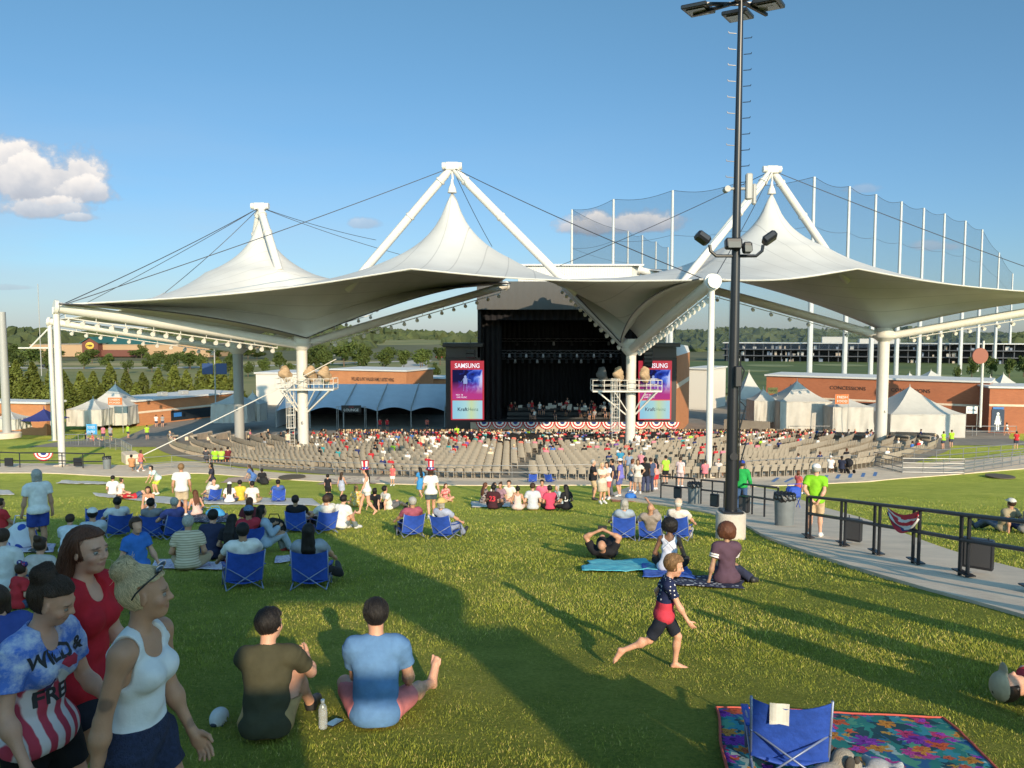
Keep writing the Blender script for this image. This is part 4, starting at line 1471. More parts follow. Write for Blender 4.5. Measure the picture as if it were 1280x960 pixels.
# ------------------------------------------------------------------ stage house
BLACK = mat('stage_black', (.010, .010, .012), .8)
SIDING = mat('grey_siding', (.30, .29, .28), .6)
def corrug(name, col, sc):
 m = mat(name, col, .5)
 N, L = m.node_tree.nodes, m.node_tree.links
 tc = N.new('ShaderNodeTexCoord')
 wv = N.new('ShaderNodeTexWave')
 wv.inputs['Scale'].default_value = sc
 bp = N.new('ShaderNodeBump')
 bp.inputs['Strength'].default_value = .8
 bp.inputs['Distance'].default_value = .06
 L.new(tc.outputs['Object'], wv.inputs['Vector'])
 L.new(wv.outputs['Fac'], bp.inputs['Height'])
 L.new(bp.outputs['Normal'], N['Principled BSDF'].inputs['Normal'])
 return m
FASCIA = corrug('ribbed_fascia', (.095, .092, .09), 2.2)
WHITEM = corrug('white_metal_siding', (.60, .585, .56), 1.3)
def brick_mat(name, c1, c2, mortar, sc=1.):
 m = bpy.data.materials.new(name)
 m.use_nodes = True
 N, L = m.node_tree.nodes, m.node_tree.links
 b = N['Principled BSDF']
 b.inputs['Roughness'].default_value = .85
 tc = N.new('ShaderNodeTexCoord')
 sp = N.new('ShaderNodeSeparateXYZ')
 L.new(tc.outputs['Object'], sp.inputs[0])
 ad = N.new('ShaderNodeMath'); ad.operation = 'ADD'
 L.new(sp.outputs['X'], ad.inputs[0]); L.new(sp.outputs['Y'], ad.inputs[1])
 cb = N.new('ShaderNodeCombineXYZ')
 L.new(ad.outputs[0], cb.inputs['X']); L.new(sp.outputs['Z'], cb.inputs['Y'])
 br = N.new('ShaderNodeTexBrick')
 br.inputs['Scale'].default_value = sc
 br.inputs['Brick Width'].default_value = .42
 br.inputs['Row Height'].default_value = .14
 br.inputs['Mortar Size'].default_value = .010
 br.inputs['Color1'].default_value = (*c1, 1); br.inputs['Color2'].default_value = (*c2, 1); br.inputs['Mortar'].default_value = (*mortar, 1)
 L.new(cb.outputs[0], br.inputs['Vector'])
 nz = N.new('ShaderNodeTexNoise'); nz.inputs['Scale'].default_value = .5; nz.inputs['Detail'].default_value = 5
 L.new(tc.outputs['Object'], nz.inputs['Vector'])
 mx = N.new('ShaderNodeMix'); mx.data_type = 'RGBA'; mx.blend_type = 'MULTIPLY'; mx.inputs['Factor'].default_value = .5
 rp = ramp(N, [(.3, (.75, .72, .7)), (.7, (1, 1, 1))])
 L.new(nz.outputs['Fac'], rp.inputs['Fac'])
 L.new(br.outputs['Color'], mx.inputs['A']); L.new(rp.outputs['Color'], mx.inputs['B'])
 L.new(mx.outputs['Result'], b.inputs['Base Color'])
 return m
BRICK = brick_mat('orange_brick', (.46, .185, .075), (.52, .215, .085), (.40, .22, .13))
BRICK2 = brick_mat('red_brick', (.36, .115, .052), (.41, .135, .06), (.30, .15, .09))
YS = 96.0
st = empty('stage_house', (S.x, YS, -13.3), 0, 'big black stage house with the orchestra inside and grey ribbed fascia', 'stage')
def sx(u): return at(u, 450, YS).x - S.x
def sz(v, Y=YS): return at(640, v, Y).z + 13.3
fl = sz(527)
xl, xr = sx(601), sx(806)
MB().box(((xl + xr) / 2, 8, fl / 2), (xr - xl, 16, fl)).build('stage_deck', mat('stage_wood', (.03, .03, .032), .6), st)
mb = MB()
T_ = sz(352)
mb.box(((xl + xr) / 2, 16.2, T_ / 2), (xr - xl + 1, .4, T_))
mb.box((xl - .2, 8, T_ / 2), (.4, 15.9, T_))
mb.box((xr + .2, 8, T_ / 2), (.4, 15.9, T_))
mb.box(((xl + xr) / 2, 8.2, T_ - .3), (xr - xl - .02, 15.6, .5))
mb.build('stage_box', BLACK, st)
MB().box(((xl + xr) / 2, -.25, (sz(352) + sz(387)) / 2), (xr - xl + .9, .5, sz(352) - sz(387))).build('fascia', FASCIA, st)
def drape_fn(x0, x1, y, z0, z1, k):
 return lambda u, v: (x0 + (x1 - x0) * u, y + .14 * math.sin(u * k), z0 + (z1 - z0) * v)
for a, b, y in ((xl + .1, xl + 2.6, 2.5), (xr - 2.6, xr - .1, 2.5), (xl + .1, xr - .1, 15.4)):
 MB().grid(drape_fn(a, b, y, fl + .01, T_ - .6, (b - a) * 9), int((b - a) * 14), 1).build('curtain', cloth((.012, .012, .014)), st)
MB().grid(drape_fn(xl, xr, 1.2, sz(400), T_ - .6, 160), 300, 1).build('valance', cloth((.014, .014, .018)), st)
for a, b, nm in ((557, 600.5, 0), (806.5, 846, 1)):
 x0, x1 = sx(a), sx(b)
 zt = sz(447)
 MB().box(((x0 + x1) / 2, 1.5, zt / 2), (x1 - x0, 3, zt)).build('tower', mat('tower_black', (.02, .02, .022), .5), st)
 MB().box(((x0 + x1) / 2, 1.5, (sz(434) + zt) / 2), (x1 - x0 - .1, 2.9, sz(434) - zt - .01)).build('upper_wall', FASCIA, st)
 MB().box(((x0 + x1) / 2, 1.4, sz(431.2)), (x1 - x0 + .7, 3.6, .5), bev=.04).build('roof', DARK, st)
mb = MB()
x0, x1, y0 = at(648, 340, 108).x - S.x, at(790, 340, 108).x - S.x, 12.5
z0, z1 = 6, sz(332, 108)
mb.prism([(x0, y0), (x1, y0), (x1 + 1.4, y0 + 1.6), (x1 + 1.4, y0 + 9), (x0, y0 + 9)], T_ + .02, z1)
mb.build('fly_tower', WHITEM, st)
MB().box(((x0 + x1) / 2 + .6, y0 + 4.4, z1 + .12), (x1 - x0 + 2.2, 9.6, .22)).build('fly_roof', mat('roof_white', (.6, .59, .57), .6), st)
MB().box(((at(690, 340, 104).x + at(800, 340, 104).x) / 2 - S.x, 9, sz(348.5, 104)), (11.5, 3, .5)).build('roof_curb', mat('roof_white', (.6, .59, .57), .6), st)
pa, pb = Vector((sx(846.6), .1, 0)), Vector((at(862, 450, 112).x - S.x, 16, 0))
d = (pb - pa).normalized()
nv = Vector((d.y, -d.x, 0)) * -.4
za, zb = sz(445), sz(440, 112)
mb = MB()
mb.slab([pa, pb, pb + Vector((0, 0, zb)), pa + Vector((0, 0, za))], nv)
mb.build('brick_wing', BRICK, st)
mb = MB()
o3 = Vector((d.y, -d.x, 0)) * .01
mb.slab([pa + o3 + Vector((0, 0, za * .60)), pb + o3 + Vector((0, 0, zb * .60)), pb + o3 + Vector((0, 0, zb * .66)), pa + o3 + Vector((0, 0, za * .66))], -o3 * 5)
mb.build('stone_band', CONC, st)
mb = MB()
mb.slab([pa + o3 + Vector((0, 0, za)), pb + o3 + Vector((0, 0, zb)), pb + Vector((-.3, 0, zb + .9)), pa + Vector((-.5, .6, za + 1.6))], -o3 * 8)
mb.build('wing_parapet', mat('roof_white', (.6, .59, .57), .6), st)
MB().box(((sx(588) + sx(846)) / 2, -.35, fl / 2 - .02), (sx(846) - sx(588), .5, fl - .06)).build('apron', mat('apron_beige', (.42, .35, .27), .8, noise=.1), st)
RED, WHITE, NAVY = cloth((.50, .025, .035)), cloth((.74, .72, .69)), cloth((.035, .05, .20))
proto = None
for k in range(13):
 u = 605 + k * 19.6
 x = at(u, 530, 95.3).x
 if proto is None:
  mb = MB()
  n = 18
  rr = [0, .30, .52, .70, .86, .98]
  cols = [2, 1, 0, 1, 0]
  for q in range(5):
   for i in range(n):
    a0, a1 = math.pi + math.pi * i / n, math.pi + math.pi * (i + 1) / n
    mb.cm = cols[q]
    wv = lambda i: -.05 * (i % 2) - .01
    mb.add([(rr[q] * math.cos(a0), wv(i) * rr[q], rr[q] * math.sin(a0) * .95), (rr[q] * math.cos(a1), wv(i + 1) * rr[q], rr[q] * math.sin(a1) * .95), (rr[q + 1] * math.cos(a1), wv(i + 1) * rr[q + 1], rr[q + 1] * math.sin(a1) * .95), (rr[q + 1] * math.cos(a0), wv(i) * rr[q + 1], rr[q + 1] * math.sin(a0) * .95)], [(0, 1, 2, 3)] if rr[q] else [(0, 2, 3)])
  proto = mb.build('bunting_fan', [RED, WHITE, NAVY])
  o = proto
 else: o = copy_tree(proto)
 o.location = (x, YS - .66, fl - 13.3 + .02)
 tag(o, 'pleated red white and blue fan hung along the stage front', 'bunting', 'bunting fans along the stage edge')
def screen_mat():
 m = bpy.data.materials.new('screen_picture')
 m.use_nodes = True
 N, L = m.node_tree.nodes, m.node_tree.links
 N.remove(N['Principled BSDF'])
 em = N.new('ShaderNodeEmission')
 em.inputs['Strength'].default_value = .75
 tc = N.new('ShaderNodeTexCoord')
 sp = N.new('ShaderNodeSeparateXYZ')
 L.new(tc.outputs['Object'], sp.inputs[0])
 nz = N.new('ShaderNodeTexNoise'); nz.inputs['Scale'].default_value = .9; nz.inputs['Detail'].default_value = 5; nz.inputs['Distortion'].default_value = 1.2
 L.new(tc.outputs['Object'], nz.inputs['Vector'])
 def md(op, a, b, c=None):
  n = N.new('ShaderNodeMath'); n.operation = op
  for i, q in enumerate((a, b, c)):
   if q is None: continue
   if isinstance(q, (int, float)): n.inputs[i].default_value = q
   else: L.new(q, n.inputs[i])
  return n.outputs[0]
 h = md('ADD', md('MULTIPLY_ADD', sp.outputs['X'], .22, .45), md('MULTIPLY', md('SUBTRACT', nz.outputs['Fac'], .5), 1.5))
 r1 = ramp(N, [(.25, (.012, .012, .06)), (.52, (.02, .05, .38)), (.75, (.12, .22, .75)), (.95, (.55, .6, .9))])
 L.new(h, r1.inputs['Fac'])
 g = md('MULTIPLY_ADD', sp.outputs['Z'], -.62, .25)
 mx = N.new('ShaderNodeMix'); mx.data_type = 'RGBA'; mx.clamp_factor = True
 L.new(g, mx.inputs['Factor']); L.new(r1.outputs['Color'], mx.inputs['A'])
 mx.inputs['B'].default_value = (.48, .05, .24, 1)
 L.new(mx.outputs['Result'], em.inputs['Color'])
 L.new(em.outputs[0], N['Material Output'].inputs['Surface'])
 return m
def emis(name, col, st):
 m = bpy.data.materials.new(name)
 m.use_nodes = True
 b = m.node_tree.nodes['Principled BSDF']
 b.inputs['Base Color'].default_value = (*[c * .3 for c in col], 1)
 b.inputs['Emission Color'].default_value = (*col, 1)
 b.inputs['Emission Strength'].default_value = st
 return m
def ad_mat():
 m = bpy.data.materials.new('screen_advert')
 m.use_nodes = True
 N, L = m.node_tree.nodes, m.node_tree.links
 N.remove(N['Principled BSDF'])
 em = N.new('ShaderNodeEmission')
 tc = N.new('ShaderNodeTexCoord')
 sp = N.new('ShaderNodeSeparateXYZ')
 L.new(tc.outputs['Object'], sp.inputs[0])
 mp = N.new('ShaderNodeMapRange'); mp.inputs['From Min'].default_value = -2; mp.inputs['From Max'].default_value = 2
 L.new(sp.outputs['X'], mp.inputs['Value'])
 r = ramp(N, [(.1, (.26, .52, .66)), (.45, (.36, .60, .62)), (.62, (.50, .62, .36)), (.9, (.36, .60, .68))])
 L.new(mp.outputs[0], r.inputs['Fac'])
 L.new(r.outputs['Color'], em.inputs['Color'])
 em.inputs['Strength'].default_value = .85
 L.new(em.outputs[0], N['Material Output'].inputs['Surface'])
 return m
PIC, ADV, REDL, INK = screen_mat(), ad_mat(), emis('screen_red', (.45, .03, .05), .8), emis('screen_ink', (.02, .03, .10), .3)
WHT = emis('screen_white', (.8, .8, .85), .9)
px = .1
for u0, u1, lab in ((563.5, 605, 'tall video screen on the left of the stage'), (799, 838.5, 'tall video screen right of the stage, half behind the white column')):
 x = at((u0 + u1) / 2, 490, YS - .4).x
 W, z0, z1 = 4.15, at(640, 525, YS - .4).z, at(640, 451, YS - .4).z
 H_ = z1 - z0
 o = empty('video_screen', (x, YS - .4, z0), 0, lab, 'screen', 'video screens beside the stage')
 MB().box((0, .1, H_ / 2), (W, .2, H_), bev=.03).build('frame', REDL, o)
 MB().box((0, -.02, H_ * .60), (W * .90, .06, H_ * .50)).build('picture', PIC, o, loc=(0, 0, 0))
 pic = KIDS[o.name][-1]
 pic.location = (0, -.02, H_ * .60)
 for v in pic.data.vertices: v.co -= Vector((0, -.02, H_ * .60))
 MB().box((0, -.02, H_ * .915), (W * .98, .06, H_ * .105)).build('header', REDL, o)
 MB().box((0, -.02, H_ * .175), (W * .90, .06, H_ * .31)).build('advert', ADV, o)
 text_on('lettering', 'SAMSUNG', .8, WHT, o, (0, -.06, H_ * .915), width=W * .74, bold=.012)
 text_on('lettering', 'Kraft', .62, INK, o, (-.62, -.06, H_ * .18), width=1.25, bold=.012)
 text_on('lettering', 'Heinz', .62, emis('screen_ink_pale', (.10, .22, .18), .4), o, (.72, -.06, H_ * .18), width=1.25)
 text_on('lettering', 'MAY 18', .26, WHT, o, (-1.0, -.06, H_ * .425))
 text_on('lettering', 'LIVE MUSIC', .26, WHT, o, (-.7, -.06, H_ * .385))
 mb = MB()
 mb.sphere((0, 0, .95), (.16, .02, .2), 10, 6)
 mb.prism([(-.25, 0), (.25, 0), (.2, .02), (-.2, .02)], .1, .8)
 mb.bar((-.15, 0, .1), (-.25, 0, -.8), .16, .02)
 mb.bar((.15, 0, .1), (.22, 0, -.8), .16, .02)
 mb.bar((-.25, 0, .7), (-.55, 0, .25), .13, .02)
 mb.bar((.25, 0, .7), (.75, 0, .55), .13, .02)
 mb.build('pictured_player', emis('screen_figure', (.35, .42, .75), .6), o, loc=(-.25, -.065, H_ * .60))
for u, v0, v1, lab in ((588, 437, 450, 'small black speaker cluster hung on the left tower'), (810, 434, 462, 'long black speaker cluster hung right of the stage')):
 c = at(u, v0, YS - 1.4)
 n = max(2, int((v1 - v0) / 5))
 o = empty('speaker_array', c, 0, lab, 'speaker')
 MB().tube([(0, 0, 1.2), (0, 0, 0)], .04, 5).build('rigging', DARK, o)
 for i in range(n):
  MB().box((0, .04 * i * i * .3, -.26 - i * .5), (1.1, .8, .46), M=Euler((R(-4 * i), 0, 0)).to_matrix(), bev=.05).build('cabinet', DARK, o)
for (v, y, n, lab) in ((440, 3.5, 26, 'front lighting truss over the stage'), (447, 7, 20, 'middle lighting truss over the stage'), (425, 11, 8, 'rear lighting truss high over the stage')):
 z = at(640, v, YS + y).z
 x0, x1 = at(612, v, YS + y).x, at(795, v, YS + y).x
 o = empty('lighting_truss', ((x0 + x1) / 2, YS + y, z), 0, lab, 'truss', 'lighting trusses')
 w_ = (x1 - x0) / 2
 mb = MB()
 for a, b in ((-.2, -.2), (.2, -.2), (-.2, .2), (.2, .2)): mb.tube([(-w_, a, b), (w_, a, b)], .04, 5)
 for i in range(30):
  xa, xb = -w_ + 2 * w_ * i / 30, -w_ + 2 * w_ * (i + 1) / 30
  mb.tube([(xa, -.2, -.2 if i % 2 else .2), (xb, -.2, .2 if i % 2 else -.2)], .03, 4)
 mb.build('frame', mat('truss_alu', (.12, .12, .125), .4, metal=.6), o)
 for i in range(n):
  x = -w_ + 2 * w_ * (i + .5) / n
  MB().tube([(x, -.1, -.25), (x, -.25, -.7)], [.12, .18], 8).build('lamp', DARK if i % 3 else mat('lamp_grey', (.3, .3, .32), .3), o)
# ------------------------------------------------------------------ tents, buildings, signs round the bowl
CANVAS = mat('tent_canvas', (.48, .46, .42), .75, noise=.06, nscale=1.2, bump=.2, bscale=2)
def peak_tent(p, w, d, eave, top, rz, label, name='tent', walls=(1, 1, 1, 1), drapey=True, c=None, group='white peaked tents', flag=False):
 """marquee with a concave pyramid roof and hanging side walls"""
 o = empty(name, p, rz, label, 'tent', group)
 c = c or CANVAS
 n = 10
 mb = MB()
 for k in range(4):
  a, b = [(-1, -1), (1, -1), (1, 1), (-1, 1)][k], [(-1, -1), (1, -1), (1, 1), (-1, 1)][(k + 1) % 4]
  def fn(u, v):
   e = (a[0] + (b[0] - a[0]) * u, a[1] + (b[1] - a[1]) * u)
   s = 1 - v
   z = eave + (top - eave) * (v ** 1.9 * .62 + v * .38) - .10 * math.sin(math.pi * u) * s
   return (e[0] * w / 2 * s, e[1] * d / 2 * s, z)
  mb.grid(fn, n, n)
 mb.build('roof', c, o, smooth=True)
 MB().tube([(0, 0, top - .15), (0, 0, top + .35)], [.07, .02], 6).build('finial', c, o)
 for k in range(4):
  if not walls[k]: continue
  a, b = [(-1, -1), (1, -1), (1, 1), (-1, 1)][k], [(-1, -1), (1, -1), (1, 1), (-1, 1)][(k + 1) % 4]
  nx, ny = (b[1] - a[1]) / 2, -(b[0] - a[0]) / 2
  ph = random.random() * 9
  def fw(u, v):
   e = (a[0] + (b[0] - a[0]) * u, a[1] + (b[1] - a[1]) * u)
   fold = (.10 * math.sin(u * 17 + ph + v * 2.2) + .06 * math.sin(u * 41 + ph - 3 * v)) * (.35 + .65 * (1 - v)) if drapey else 0
   return (e[0] * (w / 2 - .04) + nx * fold, e[1] * (d / 2 - .04) + ny * fold, .02 + (eave - .03) * v)
  mb = MB()
  mb.grid(fw, 44, 8)
  mb.build('side_wall', c, o, smooth='all')
 mb = MB()
 for sx_, sy_ in ((-1, -1), (1, -1), (1, 1), (-1, 1)):
  MB().tube([(sx_ * (w / 2 - .1), sy_ * (d / 2 - .1), 0), (sx_ * (w / 2 - .1), sy_ * (d / 2 - .1), eave)], .05, 6).build('leg', GREYP, o)
 return o
def tent_px(u, vpk, u0, u1, vbase, Y, label, depth=None, ev=None, **k):
 g = at(u, vbase, Y)
 zb = g.z
 w = (u1 - u0) / F * Y
 t = at(u, vpk, Y + (depth or w) / 2).z - zb
 e = at(u, ev, Y).z - zb if ev else min(2.6, t * .5)
 return peak_tent((at((u0 + u1) / 2, vbase, Y).x, Y + (depth or w) / 2, zb), w, depth or w, e, t, k.pop('rz', 0), label, **k)
tent_px(1166, 483, 1112, 1207, 549, 96, 'large white tent right of the thick column, with draped walls', ev=518)
tent_px(1068, 496, 1040, 1093, 542, 97, 'small white tent just left of the thick column', ev=509)
tent_px(1012, 476, 974, 1040, 541, 100, 'wide white tent right of the black light pole', ev=502)
tent_px(967, 486, 942, 975, 528, 102, 'narrow low white tent squeezed between two others behind the light pole', ev=501)
tent_px(942, 465, 920, 964, 512, 110, 'tall white tent just right of the black light pole, farther back', ev=499)
tent_px(1143, 466, 1130, 1156, 490, 150, 'tiny white tent top left of its pair above the brick roof', walls=(0, 0, 0, 0))
tent_px(1173, 463, 1153, 1196, 490, 148, 'white tent top right of the tiny one above the brick roof', walls=(0, 0, 0, 0))
tent_px(1244, 470, 1232, 1258, 496, 150, 'left one of two white tent tops above the restroom roof', walls=(0, 0, 0, 0))
tent_px(1262, 467, 1248, 1277, 496, 152, 'right one of two white tent tops above the restroom roof', walls=(0, 0, 0, 0))
tent_px(126, 480, 102, 160, 532, 105, 'white tent with a draped wall by the orange banner at far left', ev=508)
tent_px(106, 498, 82, 128, 533, 102, 'lower white tent in front of the draped one at far left', ev=512)
tent_px(287, 491, 263, 310, 529, 101, 'grey shaded tent left of the grey back column', ev=505)
tent_px(312, 490, 298, 326, 527, 104, 'grey shaded tent right of the grey back column', ev=505)
tent_px(8, 514, -12, 20, 538, 90, 'white canopy at the left edge by the brick wall', walls=(1, 1, 1, 0), ev=524)
tent_px(40, 511, 22, 64, 532, 91, 'navy canopy tent with a white wall beside the far left brick building', walls=(0, 0, 0, 0), ev=526, c=cloth((.03, .04, .16)), group=None)
def building(name, pts, zbase, ztop, m, label, cat='building', thick=None, roof=None, band=None):
 """brick block: front wall between plan points, given depth behind it"""
 a, b = Vector(pts[0]), Vector(pts[1])
 dep = thick or 8
 d = (b - a); d.z = 0
 n = Vector((-d.y, d.x, 0)).normalized()
 L_ = d.length
 o = empty(name, (a.x, a.y, zbase), math.atan2(d.y, d.x), label, cat)
 h = ztop - zbase
 MB().box((L_ / 2, dep / 2, h / 2), (L_, dep, h)).build('wall', m, o)
 MB().box((L_ / 2, dep / 2 - .05, h + .12), (L_ + .5, dep + .5, .24)).build('roof', roof or mat('roof_white', (.6, .59, .57), .6), o)
 if band:
  for z in band: MB().box((L_ / 2, -.02, h * z), (L_ + .04, .10, .28)).build('stone_band', CONC, o)
 return o, L_, h
a, b = at(958, 480, 121), at(1236, 505, 104)
b0, L_, h = building('brick_building', (a, b), -13.3, -6.4 - .5, BRICK2, 'long red brick concession building behind the right tents', thick=9, band=(.50,))
for x0, x1 in ((.10, .30), (.40, .58), (.66, .80)):
 MB().box((L_ * (x0 + x1) / 2, -.02, h * .24), (L_ * (x1 - x0), .08, h * .42)).build('window', mat('dark_glass', (.02, .025, .03), .12), b0)
for x, t in ((.155, "MEN'S"), (.40, 'CONCESSIONS'), (.68, 'CONCESSIONS')):
 text_on('lettering', t, .75, DARK, b0, (L_ * x, -.05, h * .77))
c_, d_ = at(1236, 520, 101), at(1330, 525, 99)
b1, L_, h = building('restroom_building', (c_, d_), -13.3, at(1240, 485, 101).z, BRICK2, 'brick restroom building at the right edge with a figure on its door', thick=7, band=(.62,))
MB().box((at(1246, 520, 101).x - c_.x, -.03, 1.6), (1.5, .10, 3.0)).build('door', mat('door_navy', (.02, .04, .08), .4), b1)
dr = KIDS[b1.name][-1]
mb = MB()
xx = at(1246, 520, 101).x - c_.x
mb.sphere((xx, -.10, 2.55), (.17, .02, .19), 12, 8)
mb.prism([(xx - .2, -.11), (xx + .2, -.11), (xx + .2, -.09), (xx - .2, -.09)], 2.0, 2.32)
mb.add([(xx - .2, -.105, 2.0), (xx + .2, -.105, 2.0), (xx + .42, -.105, 1.15), (xx - .42, -.105, 1.15)], [(0, 3, 2, 1)])
mb.box((xx - .11, -.10, .75), (.14, .02, .8)); mb.box((xx + .11, -.10, .75), (.14, .02, .8))
mb.bar((xx - .2, -.10, 2.28), (xx - .42, -.10, 1.5), .11, .02); mb.bar((xx + .2, -.10, 2.28), (xx + .42, -.10, 1.5), .11, .02)
mb.build('pictogram', mat('sign_white', (.75, .75, .74), .5), b1)
MB().box((xx, -.12, 3.3), (1.3, .05, .3)).build('door_sign', mat('sign_blue', (.03, .16, .45), .5), b1)
a, b = at(-70, 520, 101), at(58, 520, 98)
b2, L_, h = building('brick_building', (a, b), -13.3, at(0, 504, 99).z, BRICK, 'low orange brick building at the far left edge with brown lettering', thick=3)
for i, t in enumerate(('ASIAN FOODS', 'CONCESSIONS')):
 text_on('lettering', t, .55, mat('letter_brown', (.10, .05, .03), .5), b2, (L_ * .60, -.04, h * (.62 - .22 * i)), bold=.01)
a, b = at(171, 520, 108), at(300, 512, 124)
b3, L_, h = building('brick_building', (a, b), -13.3, at(171, 504, 108).z + .2, BRICK, 'orange brick building with dark serving windows left of the grey tents', thick=8, band=(.55,))
MB().box((L_ * .62, -.03, h * .27), (L_ * .64, .1, h * .42)).build('window', mat('dark_glass', (.02, .025, .03), .12), b3)
MB().box((L_ * .36, -.1, h * .30), (1.3, .06, .6)).build('sign_panel', mat('sign_blue', (.03, .16, .45), .5), b3)
for k in (.35, .55): MB().box((L_ * k, 3, h + .55), (1.1, 1.1, .6), bev=.05).build('roof_unit', GREYP, b3)
a, b = at(412, 470, 140), at(508, 470, 134)
b4, L_, h = building('brick_wing', (a, b), -13.3, at(430, 463.5, 137).z, BRICK, 'orange brick wing with a long dark inscription behind the blue-grey tent', thick=10)
text_on('lettering', 'WILLARD & PAT WALKER FAMILY ARTIST WING', .9, DARK, b4, (L_ * .57, -.05, h * .76), width=L_ * .55, bold=.015)
a, b = at(320, 478, 140), at(377, 478, 139)
building('pale_building', (a, b), -13.3, at(340, 467, 140).z, mat('pale_wall', (.62, .58, .52), .8), 'pale flat-roofed block behind the left deck column', thick=10)
a, b = at(500, 478, 150), at(562, 478, 148)
b5, L_, h = building('brick_building', (a, b), -13.3, at(530, 473, 150).z, BRICK, 'small orange brick block left of the stage tower', thick=8)
for k in (.42, .72): MB().box((L_ * k, -.03, h * .3), (2.2, .1, 3.2)).build('door', mat('grey_door', (.12, .11, .10), .5), b5)
a, b = at(858, 478, 132), at(884, 478, 130)
building('pale_building', (a, b), -13.3, at(870, 462, 130).z, mat('pale_wall', (.62, .58, .52), .8), 'pale block between the stage wing and the front post', thick=10)
o = empty('lounge_tent', (at(470, 520, 106).x, 106, -13.3), 0, 'long blue-grey marquee with arched openings left of the stage', 'tent')
ox = at(470, 520, 106).x
x0, x1 = at(345, 515, 106).x - ox, at(556, 515, 106).x - ox
ze, zr = at(640, 514, 106).z + 13.3, at(640, 480, 115).z + 13.3
nb = 5
bw = (x1 - x0) / nb
SHADE_T = mat('lounge_canvas', (.52, .56, .62), .7, noise=.05, nscale=.8)  # white canvas coloured blue-grey for the sky-lit shade it stands in
def fr(u, v):
 x = x0 + (x1 - x0) * u
 return (x, 9 * v, ze + .55 * abs(math.sin(math.pi * u * nb)) * (1 - v) ** 2 + (zr - ze) * (v * .92 + .08 * math.sin(math.pi * v / 2)))
MB().grid(fr, 80, 12).build('roof', SHADE_T, o, smooth='all')
MB().grid(lambda u, v: (x0 + (x1 - x0) * u, 18 - 9 * v, ze + (zr - ze) * v), 40, 4).build('roof_back', SHADE_T, o)
for k in range(nb + 1):
 x = x0 + bw * k
 MB().tube([(x, 0, 0), (x, 0, ze), (x, .3, ze + .5), (x, 9, zr + .06)], .09, 6).build('rib', GREYP, o)
MB().box(((x0 + x1) / 2, 17.5, 1.7), (x1 - x0, .1, 3.4)).build('back_wall', mat('dark_canvas', (.03, .03, .035), .8), o)
MB().add([(x0, 0, 0), (x0, 18, 0), (x0, 18, ze), (x0, 9, zr), (x0, 0, ze)], [(0, 1, 2, 3, 4)]).build('end_wall', SHADE_T, o)
sg = empty('lounge_sign', at(439, 511, 104.5), 0, 'black LOUNGE sign on a frame in front of the marquee', 'sign')
MB().box((0, 0, 0), (2.7, .08, .95)).build('panel', DARK, sg)
text_on('lettering', 'LOUNGE', .50, mat('sign_white', (.75, .75, .74), .5), sg, (0, -.05, -.18), width=2.0)
text_on('lettering', 'THE', .2, mat('sign_red', (.5, .04, .05), .5), sg, (0, -.05, .22), width=.7)
zg = -13.3 - sg.location.z
mb = MB()
for x in (-2.0, -1.8, 1.8, 2.0): mb.tube([(x, .05, zg), (x, .05, .3)], .04, 5)
mb.tube([(-2, .05, .3), (2, .05, .3)], .04, 5)
mb.build('frame', GREYP, sg)
ORANGE = mat('banner_orange', (.62, .16, .04), .6)
def banner(u0, u1, v0, v1, Y, label, lines, m=ORANGE, ink=None, legs=True, cat='banner', group=None):
 c = at((u0 + u1) / 2, (v0 + v1) / 2, Y)
 w_, h_ = (u1 - u0) / F * Y, (v1 - v0) / F * Y
 o = empty('banner', c, 0, label, cat, group)
 MB().grid(lambda u, v: (w_ * (u - .5), .04 * math.sin(u * 9), h_ * (v - .5)), 14, 2).build('panel', m, o)
 for i, t in enumerate(lines):
  text_on('lettering', t, h_ * .34, ink or mat('sign_white', (.75, .75, .74), .5), o, (0, -.06, h_ * (.2 - .42 * i) if len(lines) > 1 else 0), width=w_ * .75)
 if legs:
  zg = gz(Y) - c.z
  for x in (-w_ / 2, w_ / 2): MB().tube([(x, .06, zg), (x, .06, h_ / 2)], .04, 5).build('post', GREYP, o)
 return o
banner(135, 152.5, 497, 506, 101, 'orange banner between the two left white tents', ['CONCESSIONS', 'FOOD'])
banner(1044, 1061, 493, 505, 96, 'orange banner in front of the brick wall at right', ['FRESH', 'FOOD'])
banner(960, 972, 484.5, 492, 104, 'yellow sign between two tents behind the light pole', ['FOOD'], m=mat('banner_yellow', (.6, .42, .12), .6), ink=DARK)
banner(108, 121, 530, 544, 82, 'blue and cyan ticket sign by the left gate', ['TICKETS', 'ENTRY'], m=mat('banner_cyan', (.04, .30, .60), .5))
o = banner(1208, 1222, 508, 517, 98, 'white round-logo sign right of the large tent', ['Cafe'], m=mat('sign_white', (.75, .75, .74), .5), ink=DARK)
def pole(u, vt, vb, Y, r, m, label, name='pole', cat='pole'):
 t, b = at(u, vt, Y), at(u, vb, Y)
 o = empty(name, (b.x, b.y, b.z), 0, label, cat)
 MB().tube([(0, 0, 0), (0, 0, (t.z - b.z) * .5), (0, 0, t.z - b.z)], [r, r * .95, r * .85], 14).build('shaft', m, o, smooth=True)
 return o, t.z - b.z
o, h = pole(9, 390, 543, 70, .36, GREYP, 'thick grey steel pole at the left edge on a concrete pad')
MB().lathe([(1.15, -.3), (1.15, .12), (1.05, .18)], n=20).build('footing', CONC, o, smooth=True)
o, h = pole(270, 430, 520, 106, .09, GREYP, 'thin pole carrying two dark blue panels at left', 'sign_pole')
for x in (-.95, .95): MB().box((x, -.12, at(270, 461, 106).z - at(270, 520, 106).z), (1.5, .12, 1.5), bev=.03).build('panel', mat('panel_blue', (.02, .05, .16), .4), o)
